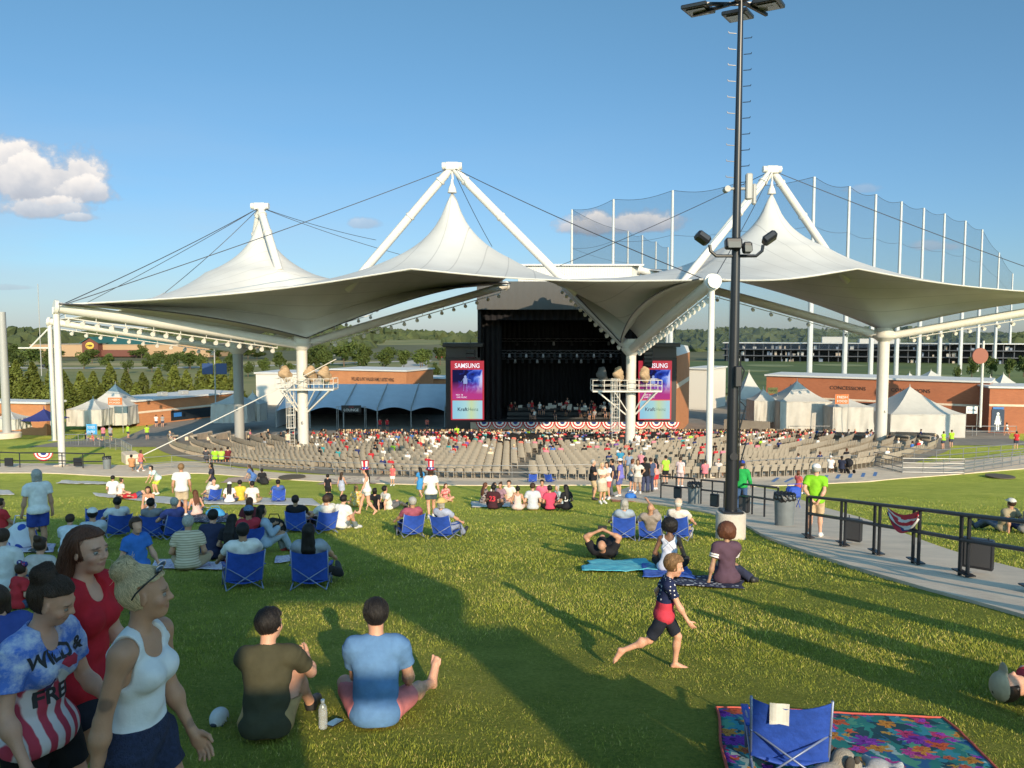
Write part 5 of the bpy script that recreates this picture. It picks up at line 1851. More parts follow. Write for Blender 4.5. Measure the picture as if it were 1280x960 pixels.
o, h = pole(1225, 426, 534, 97, .16, STEEL, 'white pole with a round rusty sign at right', 'sign_pole')
MB().tube([(-.4, -.15, h - 1.9), (-.4, .1, h - 1.9)], 1.0, 20).build('disc', mat('sign_rust', (.26, .08, .05), .6), o)
o, h = pole(52, 355, 470, 190, .10, GREYP, 'thin lamp mast standing beyond the hedge at far left', 'lamp_mast')
# ------------------------------------------------------------------ vegetation
def leaf_mat(name, c1, c2):
 m = bpy.data.materials.new(name)
 m.use_nodes = True
 N, L = m.node_tree.nodes, m.node_tree.links
 b = N['Principled BSDF']
 b.inputs['Roughness'].default_value = .7
 b.inputs['Specular IOR Level'].default_value = .2
 tc = N.new('ShaderNodeTexCoord')
 nz = N.new('ShaderNodeTexNoise'); nz.inputs['Scale'].default_value = .9; nz.inputs['Detail'].default_value = 4
 oi = N.new('ShaderNodeObjectInfo')
 L.new(tc.outputs['Object'], nz.inputs['Vector'])
 r = ramp(N, [(.3, c1), (.7, c2)])
 L.new(nz.outputs['Fac'], r.inputs['Fac'])
 hs = N.new('ShaderNodeHueSaturation')
 mr = N.new('ShaderNodeMapRange'); mr.inputs['To Min'].default_value = .7; mr.inputs['To Max'].default_value = 1.25
 L.new(oi.outputs['Random'], mr.inputs['Value'])
 L.new(mr.outputs[0], hs.inputs['Value'])
 L.new(r.outputs['Color'], hs.inputs['Color'])
 L.new(hs.outputs['Color'], b.inputs['Base Color'])
 return m
LEAF1 = leaf_mat('leaf_conifer', (.060, .085, .014), (.16, .17, .035))
LEAF2 = leaf_mat('leaf_broad', (.035, .060, .014), (.10, .125, .028))
BARK = mat('bark', (.12, .08, .05), .9)
def leaf_cloud(pts, size, rng, stretch=1.):
 n = len(pts)
 a = rng.normal(size=(n, 3)); a /= np.linalg.norm(a, axis=1)[:, None]
 b = np.cross(a, rng.normal(size=(n, 3))); b /= np.linalg.norm(b, axis=1)[:, None]
 s = size * rng.uniform(.6, 1.3, n)[:, None]
 V = np.stack([pts - a * s - b * s * .6, pts + a * s * .9 - b * s * .4, pts + a * s + b * s * .6, pts - a * s * .8 + b * s * .5], 1).reshape(-1, 3)
 return V, np.arange(4 * n).reshape(-1, 4)
def crown_mesh(name, kind, h, r, m, seed, n, leaf):
 rng = np.random.default_rng(seed)
 if kind == 'cone':
  t = rng.uniform(0, 1, n) ** 1.35
  ang = rng.uniform(0, 2 * np.pi, n)
  lump = 1 + .22 * np.sin(ang * 3 + t * 11 + seed) + .14 * np.sin(ang * 7 - t * 23)
  rr = r * (1 - t) ** .72 * lump * rng.uniform(.72, 1.06, n)
  P = np.stack([rr * np.cos(ang), rr * np.sin(ang), h * (.05 + .97 * t)], 1)
 else:
  C = rng.normal(size=(16, 3)); C /= np.linalg.norm(C, axis=1)[:, None]
  C *= rng.uniform(.2, .85, 16)[:, None]
  C = np.vstack([C, [[0, 0, 0]]]) * [r, r, h * .40] + [0, 0, h * .60]
  R_ = rng.uniform(.16, .50, 17) * r
  k = rng.integers(0, 17, n)
  d = rng.normal(size=(n, 3)); d /= np.linalg.norm(d, axis=1)[:, None]
  P = C[k] + d * (R_[k] * rng.uniform(.7, 1.08, n))[:, None] * [1, 1, .85]
  P = P[P[:, 2] > h * .16]
 V, Q = leaf_cloud(P, leaf, rng)
 return np_mesh('crown', V, Q, m, smooth=False)
CROWN = {}
def tree(kind, p, h, r, label, group, variant=0, m=None, name=None):
 key = (kind, variant, m.name if m else '')
 if key not in CROWN:
  if kind == 'cone': CROWN[key] = crown_mesh('c', 'cone', 1, .26, m or LEAF1, 11 + variant, 1500, .032)
  else: CROWN[key] = crown_mesh('c', 'ball', 1, .48, m or LEAF2, 31 + variant, 1700, .034)
  CROWN[key, 't'] = MB().tube([(0, 0, -.05), (.005, 0, .2), (0, .01, .55)], [.03, .022, .01], 6).mesh('trunk', BARK)
 o = empty(name or {'cone': 'conifer', 'ball': 'tree'}[kind], p, random.random() * 6.28, label, 'tree', group)
 c = link('crown', CROWN[key], o)
 q = r / (.26 if kind == 'cone' else .48)
 c.scale = (q, q, h)
 t = link('trunk', CROWN[key, 't'], o)
 t.scale = (h, h, h)
 return o
random.seed(3)
for k in range(17):
 u = -14 + 19.2 * k + random.uniform(-3, 3)
 Y = 142
 top = 448 + (k > 3) * 14 + random.uniform(-6, 6) + max(0, 12 - abs(k - 15) * 4) * -1
 p = at(u, 500, Y)
 zt = at(u, top, Y).z
 h = zt + 13.4
 tree('cone', (p.x, Y, -13.4), h, h * .24 + .35, 'sunlit conifer in the clipped row at left, with a pointed top', 'conifers in the row at left', k % 3)
for k in range(15):
 u = -20 + 21 * k + random.uniform(-4, 4)
 Y = 131
 p = at(u, 500, Y)
 zt = at(u, (474 if k < 6 else 480) + random.uniform(-4, 4), Y).z
 h = zt + 13.4
 tree('cone', (p.x, Y, -13.4), h, h * .34, 'lower conifer standing in front of the clipped row at left', 'lower conifers at left', k % 3)
MID = [(395, 428, 250, 30), (430, 424, 300, 34), (455, 430, 230, 26), (480, 436, 260, 26), (505, 436, 270, 22), (528, 434, 300, 24), (545, 452, 190, 18), (525, 462, 170, 14), (560, 440, 330, 20), (350, 440, 260, 24), (330, 446, 230, 18), (360, 452, 210, 16),
    (40, 432, 300, 34), (105, 436, 280, 22), (135, 440, 270, 18), (190, 446, 260, 22), (212, 443, 270, 20), (238, 440, 280, 26), (270, 448, 240, 16), (310, 450, 230, 16), (20, 440, 260, 24), (60, 446, 250, 20), (160, 449, 250, 14),
    (1215, 447, 210, 14), (1240, 444, 220, 16), (1262, 446, 215, 16), (1280, 442, 225, 18), (1198, 455, 205, 9), (878, 470, 160, 7), (1085, 478, 150, 5)]
rt = random.Random(12)
for _ in range(46):
 u = rt.uniform(-20, 590)
 Y = rt.uniform(225, 470)
 MID.append((u, 431 + (470 - Y) * .035 + rt.uniform(-4, 5), Y, rt.uniform(13, 26)))
for i, (u, v, Y, wpx) in enumerate(MID):
 p = at(u, 460, Y)
 zt = at(u, v, Y).z
 h = zt + 13.6
 wd = wpx / F * Y
 side = 'left' if u < 640 else 'right'
 tree('ball', (p.x, Y, -13.6), max(h, 2.5), max(wd * .55, 1.2), 'dark green broadleaf tree far behind the pavilion on the %s' % side, 'broadleaf trees far off on the %s' % side, i % 7)
rng = np.random.default_rng(5)
icoV, icoF = [], []
mbs = MB(); mbs.sphere((0, 0, 0), 1, 7, 5)
sv = np.array(mbs.v); sf = [f for f in mbs.f]
Vs, Fs, o_ = [], [], 0
def ridge(u, Y):
 base = {520: 426, 640: 423, 800: 419, 1000: 416, 1250: 413}[Y]
 w_ = 3.5 * math.sin(u * .011 + Y) + 2.5 * math.sin(u * .027 + Y * 2)
 if u < 330: w_ -= 3
 if 470 < u < 600: w_ += 1
 return base + w_
tri = []
for Y, n in ((520, 260), (640, 420), (800, 520), (1000, 620), (1250, 700)):
 for _ in range(n):
  u = rng.uniform(-90, 1370)
  y = Y * rng.uniform(.97, 1.06)
  if 470 < u < 560 and Y < 900: continue
  p = at(u, ridge(u, Y) + rng.uniform(0, 3.0), y)
  r = rng.uniform(4.5, 8.5) * (1 + Y / 2500)
  q = sv * np.array([r, r, r * .85]) * (1 + .28 * rng.normal(size=(len(sv), 1)))
  Vs.append(q + np.array([p.x, y, p.z - r * .8]))
  tri += [tuple(i + o_ for i in f) for f in sf]
  o_ += len(sv)
me = bpy.data.meshes.new('woodland')
me.from_pydata(np.concatenate(Vs).tolist(), [], tri)
WOOD = mat('woodland_green', (.030, .048, .016), .95, col2=(.075, .088, .030), nscale=.06, bump=1, bscale=.5)
me.materials.append(WOOD)
tag(link('woodland', me), 'dark wooded hills along the whole horizon', 'woods', kind='stuff')
for Y, v0 in ((520, 428), (800, 421), (1250, 415)):
 def fh(u, v):
  uu = -120 + 1520 * u
  p = at(uu, v0 + 3.2 * math.sin(uu * .012 + Y) , Y + 40)
  return (p.x, Y + 60 - v * 220 * (Y / 520), p.z - 4 + (-13.4 - p.z + 4) * v ** .8)
 tag(MB().grid(fh, 80, 8).build('hill', mat('hill_green', (.045, .060, .020), .95, col2=(.13, .12, .05), nscale=.012), smooth='all'), kind='structure')
ROAD = mat('far_road', (.42, .39, .35), .9)
def far_strip(name, pts, w_, m, lift=.08):
 P = [Vector((at(u, v, Y).x, Y, 0)) for u, v, Y in pts]
 mb = MB()
 vs = []
 for i, p in enumerate(P):
  d = (P[min(i + 1, len(P) - 1)] - P[max(i - 1, 0)]).normalized()
  n = Vector((-d.y, d.x, 0)) * w_ / 2
  for q in (p + n, p - n): vs.append((q.x, q.y, far_z(q.x, q.y) + lift))
 mb.add(vs, [(2 * i, 2 * i + 1, 2 * i + 3, 2 * i + 2) for i in range(len(P) - 1)])
 return tag(mb.build(name, m), kind='structure')
far_strip('road', [(-60, 460, 290), (150, 460, 285), (300, 456, 300), (420, 452, 330), (560, 447, 370)], 9, ROAD)
far_strip('road', [(545, 440, 480), (520, 450, 330), (510, 470, 210), (520, 480, 170)], 10, ROAD, .12)
far_strip('dry_grass', [(-80, 452, 330), (200, 452, 320), (330, 450, 330), (560, 446, 400)], 26, mat('dry_grass', (.30, .25, .11), .95), .04)
a, b = at(38, 448, 410), at(262, 446, 400)
bs, L_, h = building('store_building', (a, b), -13, at(150, 431, 405).z, mat('store_tan', (.40, .26, .15), .8, noise=.08, nscale=.05), 'big tan store with a green gabled entrance far off at left', thick=60, roof=mat('store_roof', (.34, .28, .2), .8))
k0 = at(107, 440, 405).x - a.x
k1 = at(128, 440, 405).x - a.x
GRN = mat('green_roof', (.03, .12, .10), .6)
mb = MB()
w_ = k1 - k0
pk = at(118, 424, 405).z + 13.6
mb.slab([(k0, -4, 0), (k1, -4, 0), (k1, -4, pk * .74), ((k0 + k1) / 2, -4, pk), (k0, -4, pk * .74)], (0, 4, 0))
mb.build('gable', mat('gable_brown', (.14, .05, .035), .8), bs)
mb = MB()
for sgn in (-1, 1):
 mb.slab([((k0 + k1) / 2, -4.6, pk + .3), ((k0 + k1) / 2 + sgn * (w_ / 2 + 1), -4.6, pk * .72), ((k0 + k1) / 2 + sgn * (w_ / 2 + 1), 30, pk * .72), ((k0 + k1) / 2, 30, pk + .3)], (0, 0, .35))
mb.build('gable_roof', GRN, bs)
kx = at(185, 440, 405).x - a.x
MB().add([(k1, 2, h + .3), (kx, 2, h + .3), (kx - 8, 22, pk + 1.5), (k1 - 4, 22, pk + 1.5), (kx, 40, h + .3), (k1, 40, h + .3)], [(0, 1, 2, 3), (3, 2, 4, 5), (1, 4, 2)]).build('main_roof', GRN, bs)
MB().box(((k1 + kx) / 2, -.6, h * .30), (kx - k1, 1.2, h * .55)).build('porch', mat('gable_brown', (.14, .05, .035), .8), bs)
cx = (k0 + k1) / 2
mb = MB().sphere((cx, -4.2, pk * .60), (w_ * .27, .2, pk * .19), 24, 10)
mb.build('logo_oval', mat('logo_yellow', (.62, .40, .06), .5), bs)
mb = MB()
mb.sphere((cx + .4, -4.4, pk * .60), (w_ * .15, .1, pk * .055), 16, 8)
mb.slab([(cx - w_ * .09, -4.45, pk * .60), (cx - w_ * .2, -4.45, pk * .67), (cx - w_ * .17, -4.45, pk * .60), (cx - w_ * .2, -4.45, pk * .53)], (0, .1, 0))
mb.build('logo_fish', mat('logo_dark', (.10, .06, .02), .5), bs)
for i, (u, v, Y, c) in enumerate([(420, 437, 420, (.6, .6, .6)), (446, 436, 430, (.05, .05, .06)), (470, 436, 430, (.5, .5, .52)), (550, 441, 390, (.4, .05, .05)), (558, 441, 392, (.7, .7, .7)), (215, 455, 300, (.7, .7, .7)), (258, 454, 300, (.1, .1, .12)), (60, 459, 290, (.04, .04, .05)), (18, 462, 280, (.6, .6, .6))]):
 p = at(u, v, Y)
 mb = MB()
 mb.box((0, 0, .62), (4.4, 1.8, .75), bev=.2)
 o = empty('parked_car', (p.x, Y, far_z(p.x, Y) + .1), 0, '%s car on the road far off %s' % (['silver', 'black', 'grey', 'red', 'white', 'white', 'dark', 'black', 'pale'][i], ['left of the brick wing', 'above the brick wing', 'right of the brick wing', 'by the stage tower, left of a white one', 'by the stage tower', 'behind the conifers', 'behind the conifers, near the blue panels', 'behind the thick grey pole', 'at the left edge'][i]), 'car', 'cars on the far road')
 mb.build('body', mat('carpaint_%d' % i, c, .3, coat=.5), o)
 MB().box((-.2, 0, 1.22), (2.4, 1.6, .5), bev=.2).build('cabin', mat('dark_glass', (.02, .025, .03), .12), o)
 for sx_ in (-1.35, 1.35):
  for sy_ in (-.8, .8): MB().tube([(sx_, sy_ - .1, .33), (sx_, sy_ + .1, .33)], .33, 10).build('wheel', DARK, o)
# ------------------------------------------------------------------ golf range: green, bays, poles, netting
tag(MB().add([(at(860, 470, 180).x, 165, -13.15), (at(1500, 470, 180).x, 165, -13.15), (at(1500, 450, 345).x, 345, -13.15), (at(838, 450, 345).x, 345, -13.15)], [(0, 1, 2, 3)]).build('range_green', mat('range_grass', (.075, .115, .025), .95, col2=(.12, .155, .04), nscale=.02)), kind='structure')
for i, (u, v, Y, r) in enumerate([(962, 458, 300, 9), (1050, 456, 305, 10), (940, 462, 260, 6), (1110, 470, 215, 8), (1190, 468, 225, 10)]):
 p = at(u, v, Y)
 tag(MB().lathe([(r, 0), (r * .98, .06)], n=24).build('putting_green', mat('putting_pale', (.22, .24, .10), .95), loc=(p.x, Y, -13.1)), kind='structure')
a, b = at(903, 450, 350), at(1420, 450, 300)
o = empty('driving_range_building', (a.x, a.y, -13.3), math.atan2(b.y - a.y, b.x - a.x), 'long three-storey golf range building with dark bays behind the right column', 'building')
L_ = (b - a).length
zt = at(905, 428, 350).z + 13.3
for k in range(3):
 z = zt * (k + 1) / 3
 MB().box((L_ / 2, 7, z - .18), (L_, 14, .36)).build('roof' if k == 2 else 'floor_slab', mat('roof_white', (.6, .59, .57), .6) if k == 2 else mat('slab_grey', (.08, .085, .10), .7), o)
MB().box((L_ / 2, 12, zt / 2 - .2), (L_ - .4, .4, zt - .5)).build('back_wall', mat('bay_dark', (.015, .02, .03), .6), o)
rng = random.Random(4)
for k in range(40):
 x = L_ * (k + .5) / 40
 MB().box((x, 1.0, zt / 2 - .2), (.3, .3, zt - .45)).build('pier', mat('slab_grey', (.08, .085, .10), .7), o)
for k in range(64):
 x = L_ * rng.random() * .75
 z = zt * rng.choice((0, 1, 1, 2, 2)) / 3
 hh = rng.uniform(.8, 1.8)
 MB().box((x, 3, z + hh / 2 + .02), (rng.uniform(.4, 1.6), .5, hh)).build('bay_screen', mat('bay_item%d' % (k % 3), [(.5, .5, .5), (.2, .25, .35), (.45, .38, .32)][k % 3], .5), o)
MB().box((L_ * .30, 8, zt + 1.3), (9, 6, 2.6)).build('roof_unit', mat('pale_wall', (.62, .58, .52), .8), o)
MB().box((L_ * .42, 8, zt + .9), (16, 6, 1.8)).build('roof_unit', mat('pale_wall', (.62, .58, .52), .8), o)
POLEM = mat('net_pole_steel', (.52, .53, .53), .45, metal=.2)
near = [(715, 262, 217), (767, 249, 203), (841, 238, 190), (918, 230, 180), (1018, 221, 173), (1062, 233, 184), (1095, 243, 195), (1127, 252, 206), (1155, 260, 217), (1181, 267, 229), (1207, 276, 239), (1228, 287, 256), (1249, 316, 300), (1266, 342, 352)]
far = [(785, 289, 262), (803, 294, 275), (820, 302, 292), (835, 309, 312)]
nodes = []
for i, (u, v, Y) in enumerate(near + far):
 t = at(u, v, Y)
 zb = -13.3
 o = empty('net_pole', (t.x, Y, zb), 0, 'tall grey steel pole holding the golf range net %s' % ('left of the black light pole' if u < 917 else 'right of the right fabric peak'), 'pole', 'net poles %s of the light pole' % ('left' if u < 917 else 'right'))
 h = t.z - zb
 MB().tube([(0, 0, 0), (0, 0, h * .5)], [.62, .56], 10).build('lower_shaft', POLEM, o, smooth=True)
 MB().tube([(0, 0, h * .5), (0, 0, h)], [.44, .30], 10).build('upper_shaft', POLEM, o, smooth=True)
 nodes.append((Vector((t.x, Y, t.z)), zb))
def net_mat():
 m = bpy.data.materials.new('netting')
 m.use_nodes = True
 N, L = m.node_tree.nodes, m.node_tree.links
 b = N['Principled BSDF']
 b.inputs['Base Color'].default_value = (.045, .075, .13, 1)
 b.inputs['Roughness'].default_value = .9
 b.inputs['Alpha'].default_value = .24
 return m
NET = net_mat()
def netting(seq, label):
 mb = MB()
 for (a, za), (b, zb) in zip(seq, seq[1:]):
  mb.grid(lambda u, v: (a.x + (b.x - a.x) * u, a.y + (b.y - a.y) * u, -4 + (a.z + (b.z - a.z) * u - 1.0 * math.sin(math.pi * u) + 4) * v), 8, 4)
 o = tag(mb.build('range_net', NET), label, 'net')
 m2 = MB()
 for (a, za), (b, zb) in zip(seq, seq[1:]):
  for f in (1, .72, .45):
   m2.tube([(a.x + (b.x - a.x) * q / 8, a.y + (b.y - a.y) * q / 8, -4 + (a.z + (b.z - a.z) * q / 8 - math.sin(math.pi * q / 8) + 4) * f) for q in range(9)], .05 if f == 1 else .035, 4)
 m2.build('border_rope', CABLE, o)
netting(nodes[:len(near)], 'large see-through golf range net strung behind the right fabric peak')
netting([nodes[0]] + nodes[len(near):], 'farther see-through golf net behind the stage roof')
# ------------------------------------------------------------------ stadium seats
SEATM = mat('seat_plastic', (.34, .295, .235), .55, noise=.08, nscale=2)
def seat_shape():
 mb = MB()
 def back(u, v):
  x = (u - .5) * (.50 - .06 * v)
  return (x, -.20 - .10 * v + .05 * (2 * u - 1) ** 2, .42 + .46 * v - .02 * (2 * u - 1) ** 4 * v)
 mb.grid(back, 5, 4)
 mb.grid(lambda u, v: back(1 - u, v)[:1] + (back(1 - u, v)[1] - .05,) + back(1 - u, v)[2:], 5, 4)
 mb.box((0, .03, .43), (.47, .44, .06), bev=.02)
 mb.box((-.24, .02, .30), (.04, .36, .60)); mb.box((.24, .02, .30), (.04, .36, .60))
 return mb
seat_mb = seat_shape()
seat_me = seat_mb.mesh('stadium_seat', SEATM, smooth=True)
sv_, sf_ = np.array(seat_mb.v), seat_mb.f
rows = []
r_ = 45.0
def aisle(deg): return any(abs(deg - a) < .95 for a in (-75, -56, -37.5, -18.5, 0.5, 19.5, 38, 56))
spots = []
for k in range(12):
 r = 44.6 - 1.95 * k
 step = math.degrees(.64 / r)
 d = -86
 while d < 77:
  rr = r - (45.6 - rmax(d))
  if not aisle(d):
   p = pol(rr, d)
   if not (p - Vector((cL.x, cL.y, 0))).length < 1 and not (p - Vector((cC.x, cC.y, 0))).length < 1:
    spots.append((p.x, p.y, d, k))
  d += step
def seat_yaw(d): return R(d + 11)
infr = [s for s in spots if -.72 < s[0] / s[1] < .72]
infr.sort(key=lambda s: (s[0] ** 2 + s[1] ** 2))
indiv, rest = infr[:300], infr[300:] + [s for s in spots if not (-.72 < s[0] / s[1] < .72)]
for i, (x, y, d, k) in enumerate(indiv):
 o = link('stadium_seat', seat_me, None, (x, y, gz(y) + .04), seat_yaw(d))
 u = 640 + F * x / y
 sec = 'left of both striped hats' if u < 450 else 'between striped hats and empty blue chairs' if u < 690 else 'right of the empty blue chairs'
 tag(o, 'grey stadium seat near the lawn, %s' % sec, 'seat', 'stadium seats nearest the lawn, %s' % sec)
Vs, Fs, o_ = [], [], 0
for x, y, d, k in rest:
 a = seat_yaw(d)
 c, s = math.cos(a), math.sin(a)
 Vs.append(np.stack([sv_[:, 0] * c - sv_[:, 1] * s + x, sv_[:, 0] * s + sv_[:, 1] * c + y, sv_[:, 2] + gz(y) + .04], 1))
 Fs += [tuple(i + o_ for i in f) for f in sf_]
 o_ += len(sv_)
me = bpy.data.meshes.new('stadium_seats')
me.from_pydata(np.concatenate(Vs).tolist(), [], Fs)
me.materials.append(SEATM)
tag(link('stadium_seats', me), 'remaining rows of grey stadium seats curving round the stage', 'seats', kind='stuff')
mb = MB()
for k in range(9):
 r = 9.5 + 1.35 * k
 n = int(r * R(150) / .58)
 for i in range(n):
  d = -78 + 150 * i / n
  if abs(d + 25) < 2 or abs(d - 25) < 2: continue
  p = pol(r, d)
  z = gz(p.y) + .04
  a = seat_yaw(d)
  M = Matrix.Rotation(a, 3, 'Z')
  f = lambda x, y, q: M @ Vector((x, y, 0)) + Vector((p.x, p.y, z + q))
  mb.add([f(-.21, -.2, .45), f(.21, -.2, .45), f(.21, .22, .45), f(-.21, .22, .45)], [(0, 1, 2, 3)])
  mb.add([f(-.21, -.2, .5), f(.21, -.2, .5), f(.2, -.27, .88), f(-.2, -.27, .88)], [(0, 1, 2, 3)])
  for sx_ in (-.2, .2):
   mb.add([f(sx_, -.2, 0), f(sx_ + .03, -.2, 0), f(sx_ + .03, -.2, .5), f(sx_, -.2, .5)], [(0, 1, 2, 3)])
   mb.add([f(sx_, .2, 0), f(sx_ + .03, .2, 0), f(sx_ + .03, .2, .45), f(sx_, .2, .45)], [(0, 1, 2, 3)])
tag(mb.build('folding_chairs', mat('chair_black', (.02, .02, .022), .5)), 'dark rows of folding chairs on the floor before the stage', 'chairs', kind='stuff')
for k in range(8):
 r = 27.5 + 2.3 * k
 def fs(u, v):
  d = -101 + 13 * u
  p = pol(r, d)
  return (p.x, p.y, gz(p.y) + .02 + v)
 mb = MB()
 n = 12
 A, B, H_ = [], [], .95
 for i in range(n + 1):
  d = -101 + 13 * i / n
  p, q = pol(r, d), pol(r + .35, d)
  h = H_ * (1 - .55 * i / n)
  A.append((p.x, p.y, gz(p.y), h)); B.append((q.x, q.y, gz(q.y), h))
 for i in range(n):
  a, b, c, d_ = A[i], A[i + 1], B[i + 1], B[i]
  mb.add([a[:3], b[:3], c[:3], d_[:3]] + [(w_[0], w_[1], w_[2] + w_[3]) for w_ in (a, b, c, d_)], [(4, 5, 6, 7), (0, 1, 5, 4), (2, 3, 7, 6)] + ([(3, 0, 4, 7)] if i == 0 else []) + ([(1, 2, 6, 5)] if i == n - 1 else []))
 tag(mb.build('retaining_step', CONC), 'pale curved concrete step at the left end of the seat rows', 'step', 'curved steps at the left end of the seats')
RAILM = mat('rail_galvanised', (.28, .28, .28), .4, metal=.5)
def railing(pts, h, label, m, r=.03, rails=(1., .5), gap=2.0, pair=0, cat='railing', group=None, plates=False, bars=0, zf=gz):
 P = [Vector((p[0], p[1], 0)) for p in pts]
 a = P[0]
 o = empty('railing', (a.x, a.y, zf(a.y)), 0, label, cat, group)
 W = lambda p, q: Vector((p.x - a.x, p.y - a.y, zf(p.y) + q - zf(a.y)))
 for f in rails:
  mb = MB()
  mb.tube([W(p, h * f) for p in P], r * 1.15, 8)
  mb.build('rail', m, o, smooth=True)
 dist = 0
 ps = []
 for p, q in zip(P, P[1:]):
  L_ = (q - p).length
  n = max(1, round(L_ / gap))
  for i in range(n): ps.append((p.lerp(q, i / n), (q - p).normalized()))
 ps.append((P[-1], (P[-1] - P[-2]).normalized()))
 for p, d in ps:
  for s in ((-pair / 2, pair / 2) if pair else (0,)):
   q = p + d * s
   mb = MB()
   mb.tube([W(q, -.05), W(q, h)], r, 8)
   mb.build('post', m, o)
  if plates:
   mb = MB()
   mb.box(W(p, .075), (pair + .22, .14, .02), rz=math.atan2(d.y, d.x))
   mb.build('base_plate', m, o)
 if bars:
  mb = MB()
  for p, q in zip(P, P[1:]):
   n = int((q - p).length / bars)
   for i in range(1, n): mb.tube([W(p.lerp(q, i / n), .1), W(p.lerp(q, i / n), h)], .01, 4)
  mb.build('infill_bars', m, o)
 return o
rr_ = [G(u, v) for u, v in ((325, 590), (420, 596), (560, 600), (640, 600.5), (700, 600), (762, 598))]
railing(rr_, 1.0, 'long thin grey rail behind the rear seat row in the middle', RAILM, .022, (1., .55), 3)
railing([G(u, v) for u, v in ((170, 590), (215, 586), (262, 586), (315, 590))], 1.0, 'thin grey rail behind the seats at left, by the lime shirts', RAILM, .022, (1., .55, .2), 2)
railing([G(u, v) for u, v in ((905, 596), (960, 592), (1030, 588), (1070, 586))], 1.0, 'thin grey rail behind the right seats, by the stroller', RAILM, .022, (1., .55), 3)
railing([G(u, v) for u, v in ((1092, 583), (1128, 592), (1205, 593), (1285, 580))], 1.1, 'grey metal ramp rail at right by the wheelchair ramp', RAILM, .03, (1., .7, .4, .1), 1.6)
railing([G(u, v) for u, v in ((1090, 574), (1170, 580), (1280, 570))], 1.1, 'rear grey metal ramp rail at right, nearer the seats', RAILM, .03, (1., .6, .2), 1.8)
railing([pol(22.2, d) for d in range(-80, 76, 6)], 1.0, 'dark rail curving between the seats and the floor chairs', DARK, .03, (1., .55), 2.6)
railing([at(u, 550, 97.5) for u in (985, 1040, 1110, 1215, 1270)], 1.3, 'dark rail in front of the right white tents', RAILM, .035, (1., .5), 3)
railing([at(78, 552, 76), at(118, 552, 76), at(152, 560, 70), at(165, 575, 64)], 1.1, 'grey gate rail at far left by the ticket sign', RAILM, .03, (1., .5), 1.8, bars=.25)
for u0, u1, v0, Y, label in ((905, 962, 524, 100, 'low grey retaining wall behind the black light pole'), (955, 1000, 535, 98, 'low pale retaining wall left of the right tents')):
 a, b = at(u0, v0, Y), at(u1, v0 + 3, Y - 3)
 L_ = (b - a).length
 o = MB().box((L_ / 2, .15, (a.z - gz(Y)) / 2), (L_, .3, a.z - gz(Y))).build('retaining_wall', CONC2, loc=(a.x, a.y, gz(Y)), rz=math.atan2(b.y - a.y, b.x - a.x))
 tag(o, label, 'wall')
# ------------------------------------------------------------------ crowd in the seats and the orchestra
COLS = {'red': (.50, .03, .04), 'white': (.72, .70, .67), 'navy': (.025, .035, .12), 'pink': (.62, .20, .26), 'black': (.015, .015, .018), 'grey': (.30, .30, .31), 'blue': (.05, .15, .45), 'lime': (.35, .62, .04), 'coral': (.62, .16, .12), 'teal': (.05, .30, .32), 'cream': (.62, .53, .38), 'purple': (.16, .08, .30)}
BASE = {}
def far_mesh(pose, sex, topc, skin, hair, botc=(.05, .06, .10), vox=.05, kind='short', hstyle=None):
 key = (pose, sex, kind, hstyle)
 if key not in BASE:
  BASE[key] = person((0, 0, 0), 0, H=1.7, sex=sex, pose=pose, hair=(hstyle or ('short' if sex == 'm' else 'bob'), 'brown'), top=(kind, (.6, .6, .6)), bottom=('shorts', (.1, .1, .1)), shoes=None, vox=vox, merge='person', slope=False)
 k2 = key + (topc, skin, hair, botc)
 if k2 not in BASE:
  me = BASE[key].copy()
  me.name = 'person'
  for i, m in enumerate((skin_mat(skin), cloth(topc), cloth(botc), hair_mat(hair))): me.materials[i] = m
  BASE[k2] = me
 return BASE[k2]
rg = random.Random(21)
PLACES = [(-.50, 'left of the left deck column'), (-.28, 'just left of the left deck column'), (-.13, 'between the left deck column and the video screen'), (.155, 'in front of the stage'), (.24, 'behind the right deck column'), (.5, 'right of the black light pole'), (2, 'far right by the white tents')]
def place_word(x, y):
 t = x / y
 for lim, wd in PLACES:
  if t < lim: return wd
taken = set()
nperson = 0
def sit_crowd(x, y, yaw, name):
 c = rg.choices(list(COLS), [20, 22, 8, 7, 13, 8, 6, 1, 6, 2, 5, 3])[0]
 me = far_mesh(rg.choice(['seat', 'seat', 'knees_seat'][:2]), rg.choice('mf'), COLS[c], rg.choice(['light', 'light', 'tan', 'olive', 'brown']), rg.choice(['black', 'brown', 'brown', 'blond', 'auburn', 'grey']))
 o = link('person', me, None, (x, y, gz(y) + .04), yaw + rg.uniform(-.5, .5))
 w_ = place_word(x, y)
 tag(o, 'person in a %s top seated %s' % (c, w_), 'person', 'seated people in %s %s' % (c, w_))
 return o
cand = [s for s in spots if -.66 < s[0] / s[1] < .66]
wts = []
for (x, y, d, k) in cand:
 u = 640 + F * x / y
 q = .035
 if k >= 3: q = .14
 if k >= 6: q = .32
 if k >= 9: q = .5
 if 430 < u < 540 and k < 3: q = .2
 if 395 < u < 480 and k >= 3: q *= 2
 if 930 < u < 1080 and k >= 5: q *= 2.2
 if u < 300: q *= .25
 wts.append(q)
crowd = [s for s, q in zip(cand, wts) if rg.random() < q]
rg.shuffle(crowd)
crowd.sort(key=lambda s: s[0] ** 2 + s[1] ** 2)
for (x, y, d, k) in crowd[:125]: sit_crowd(x, y, seat_yaw(d), 'person')
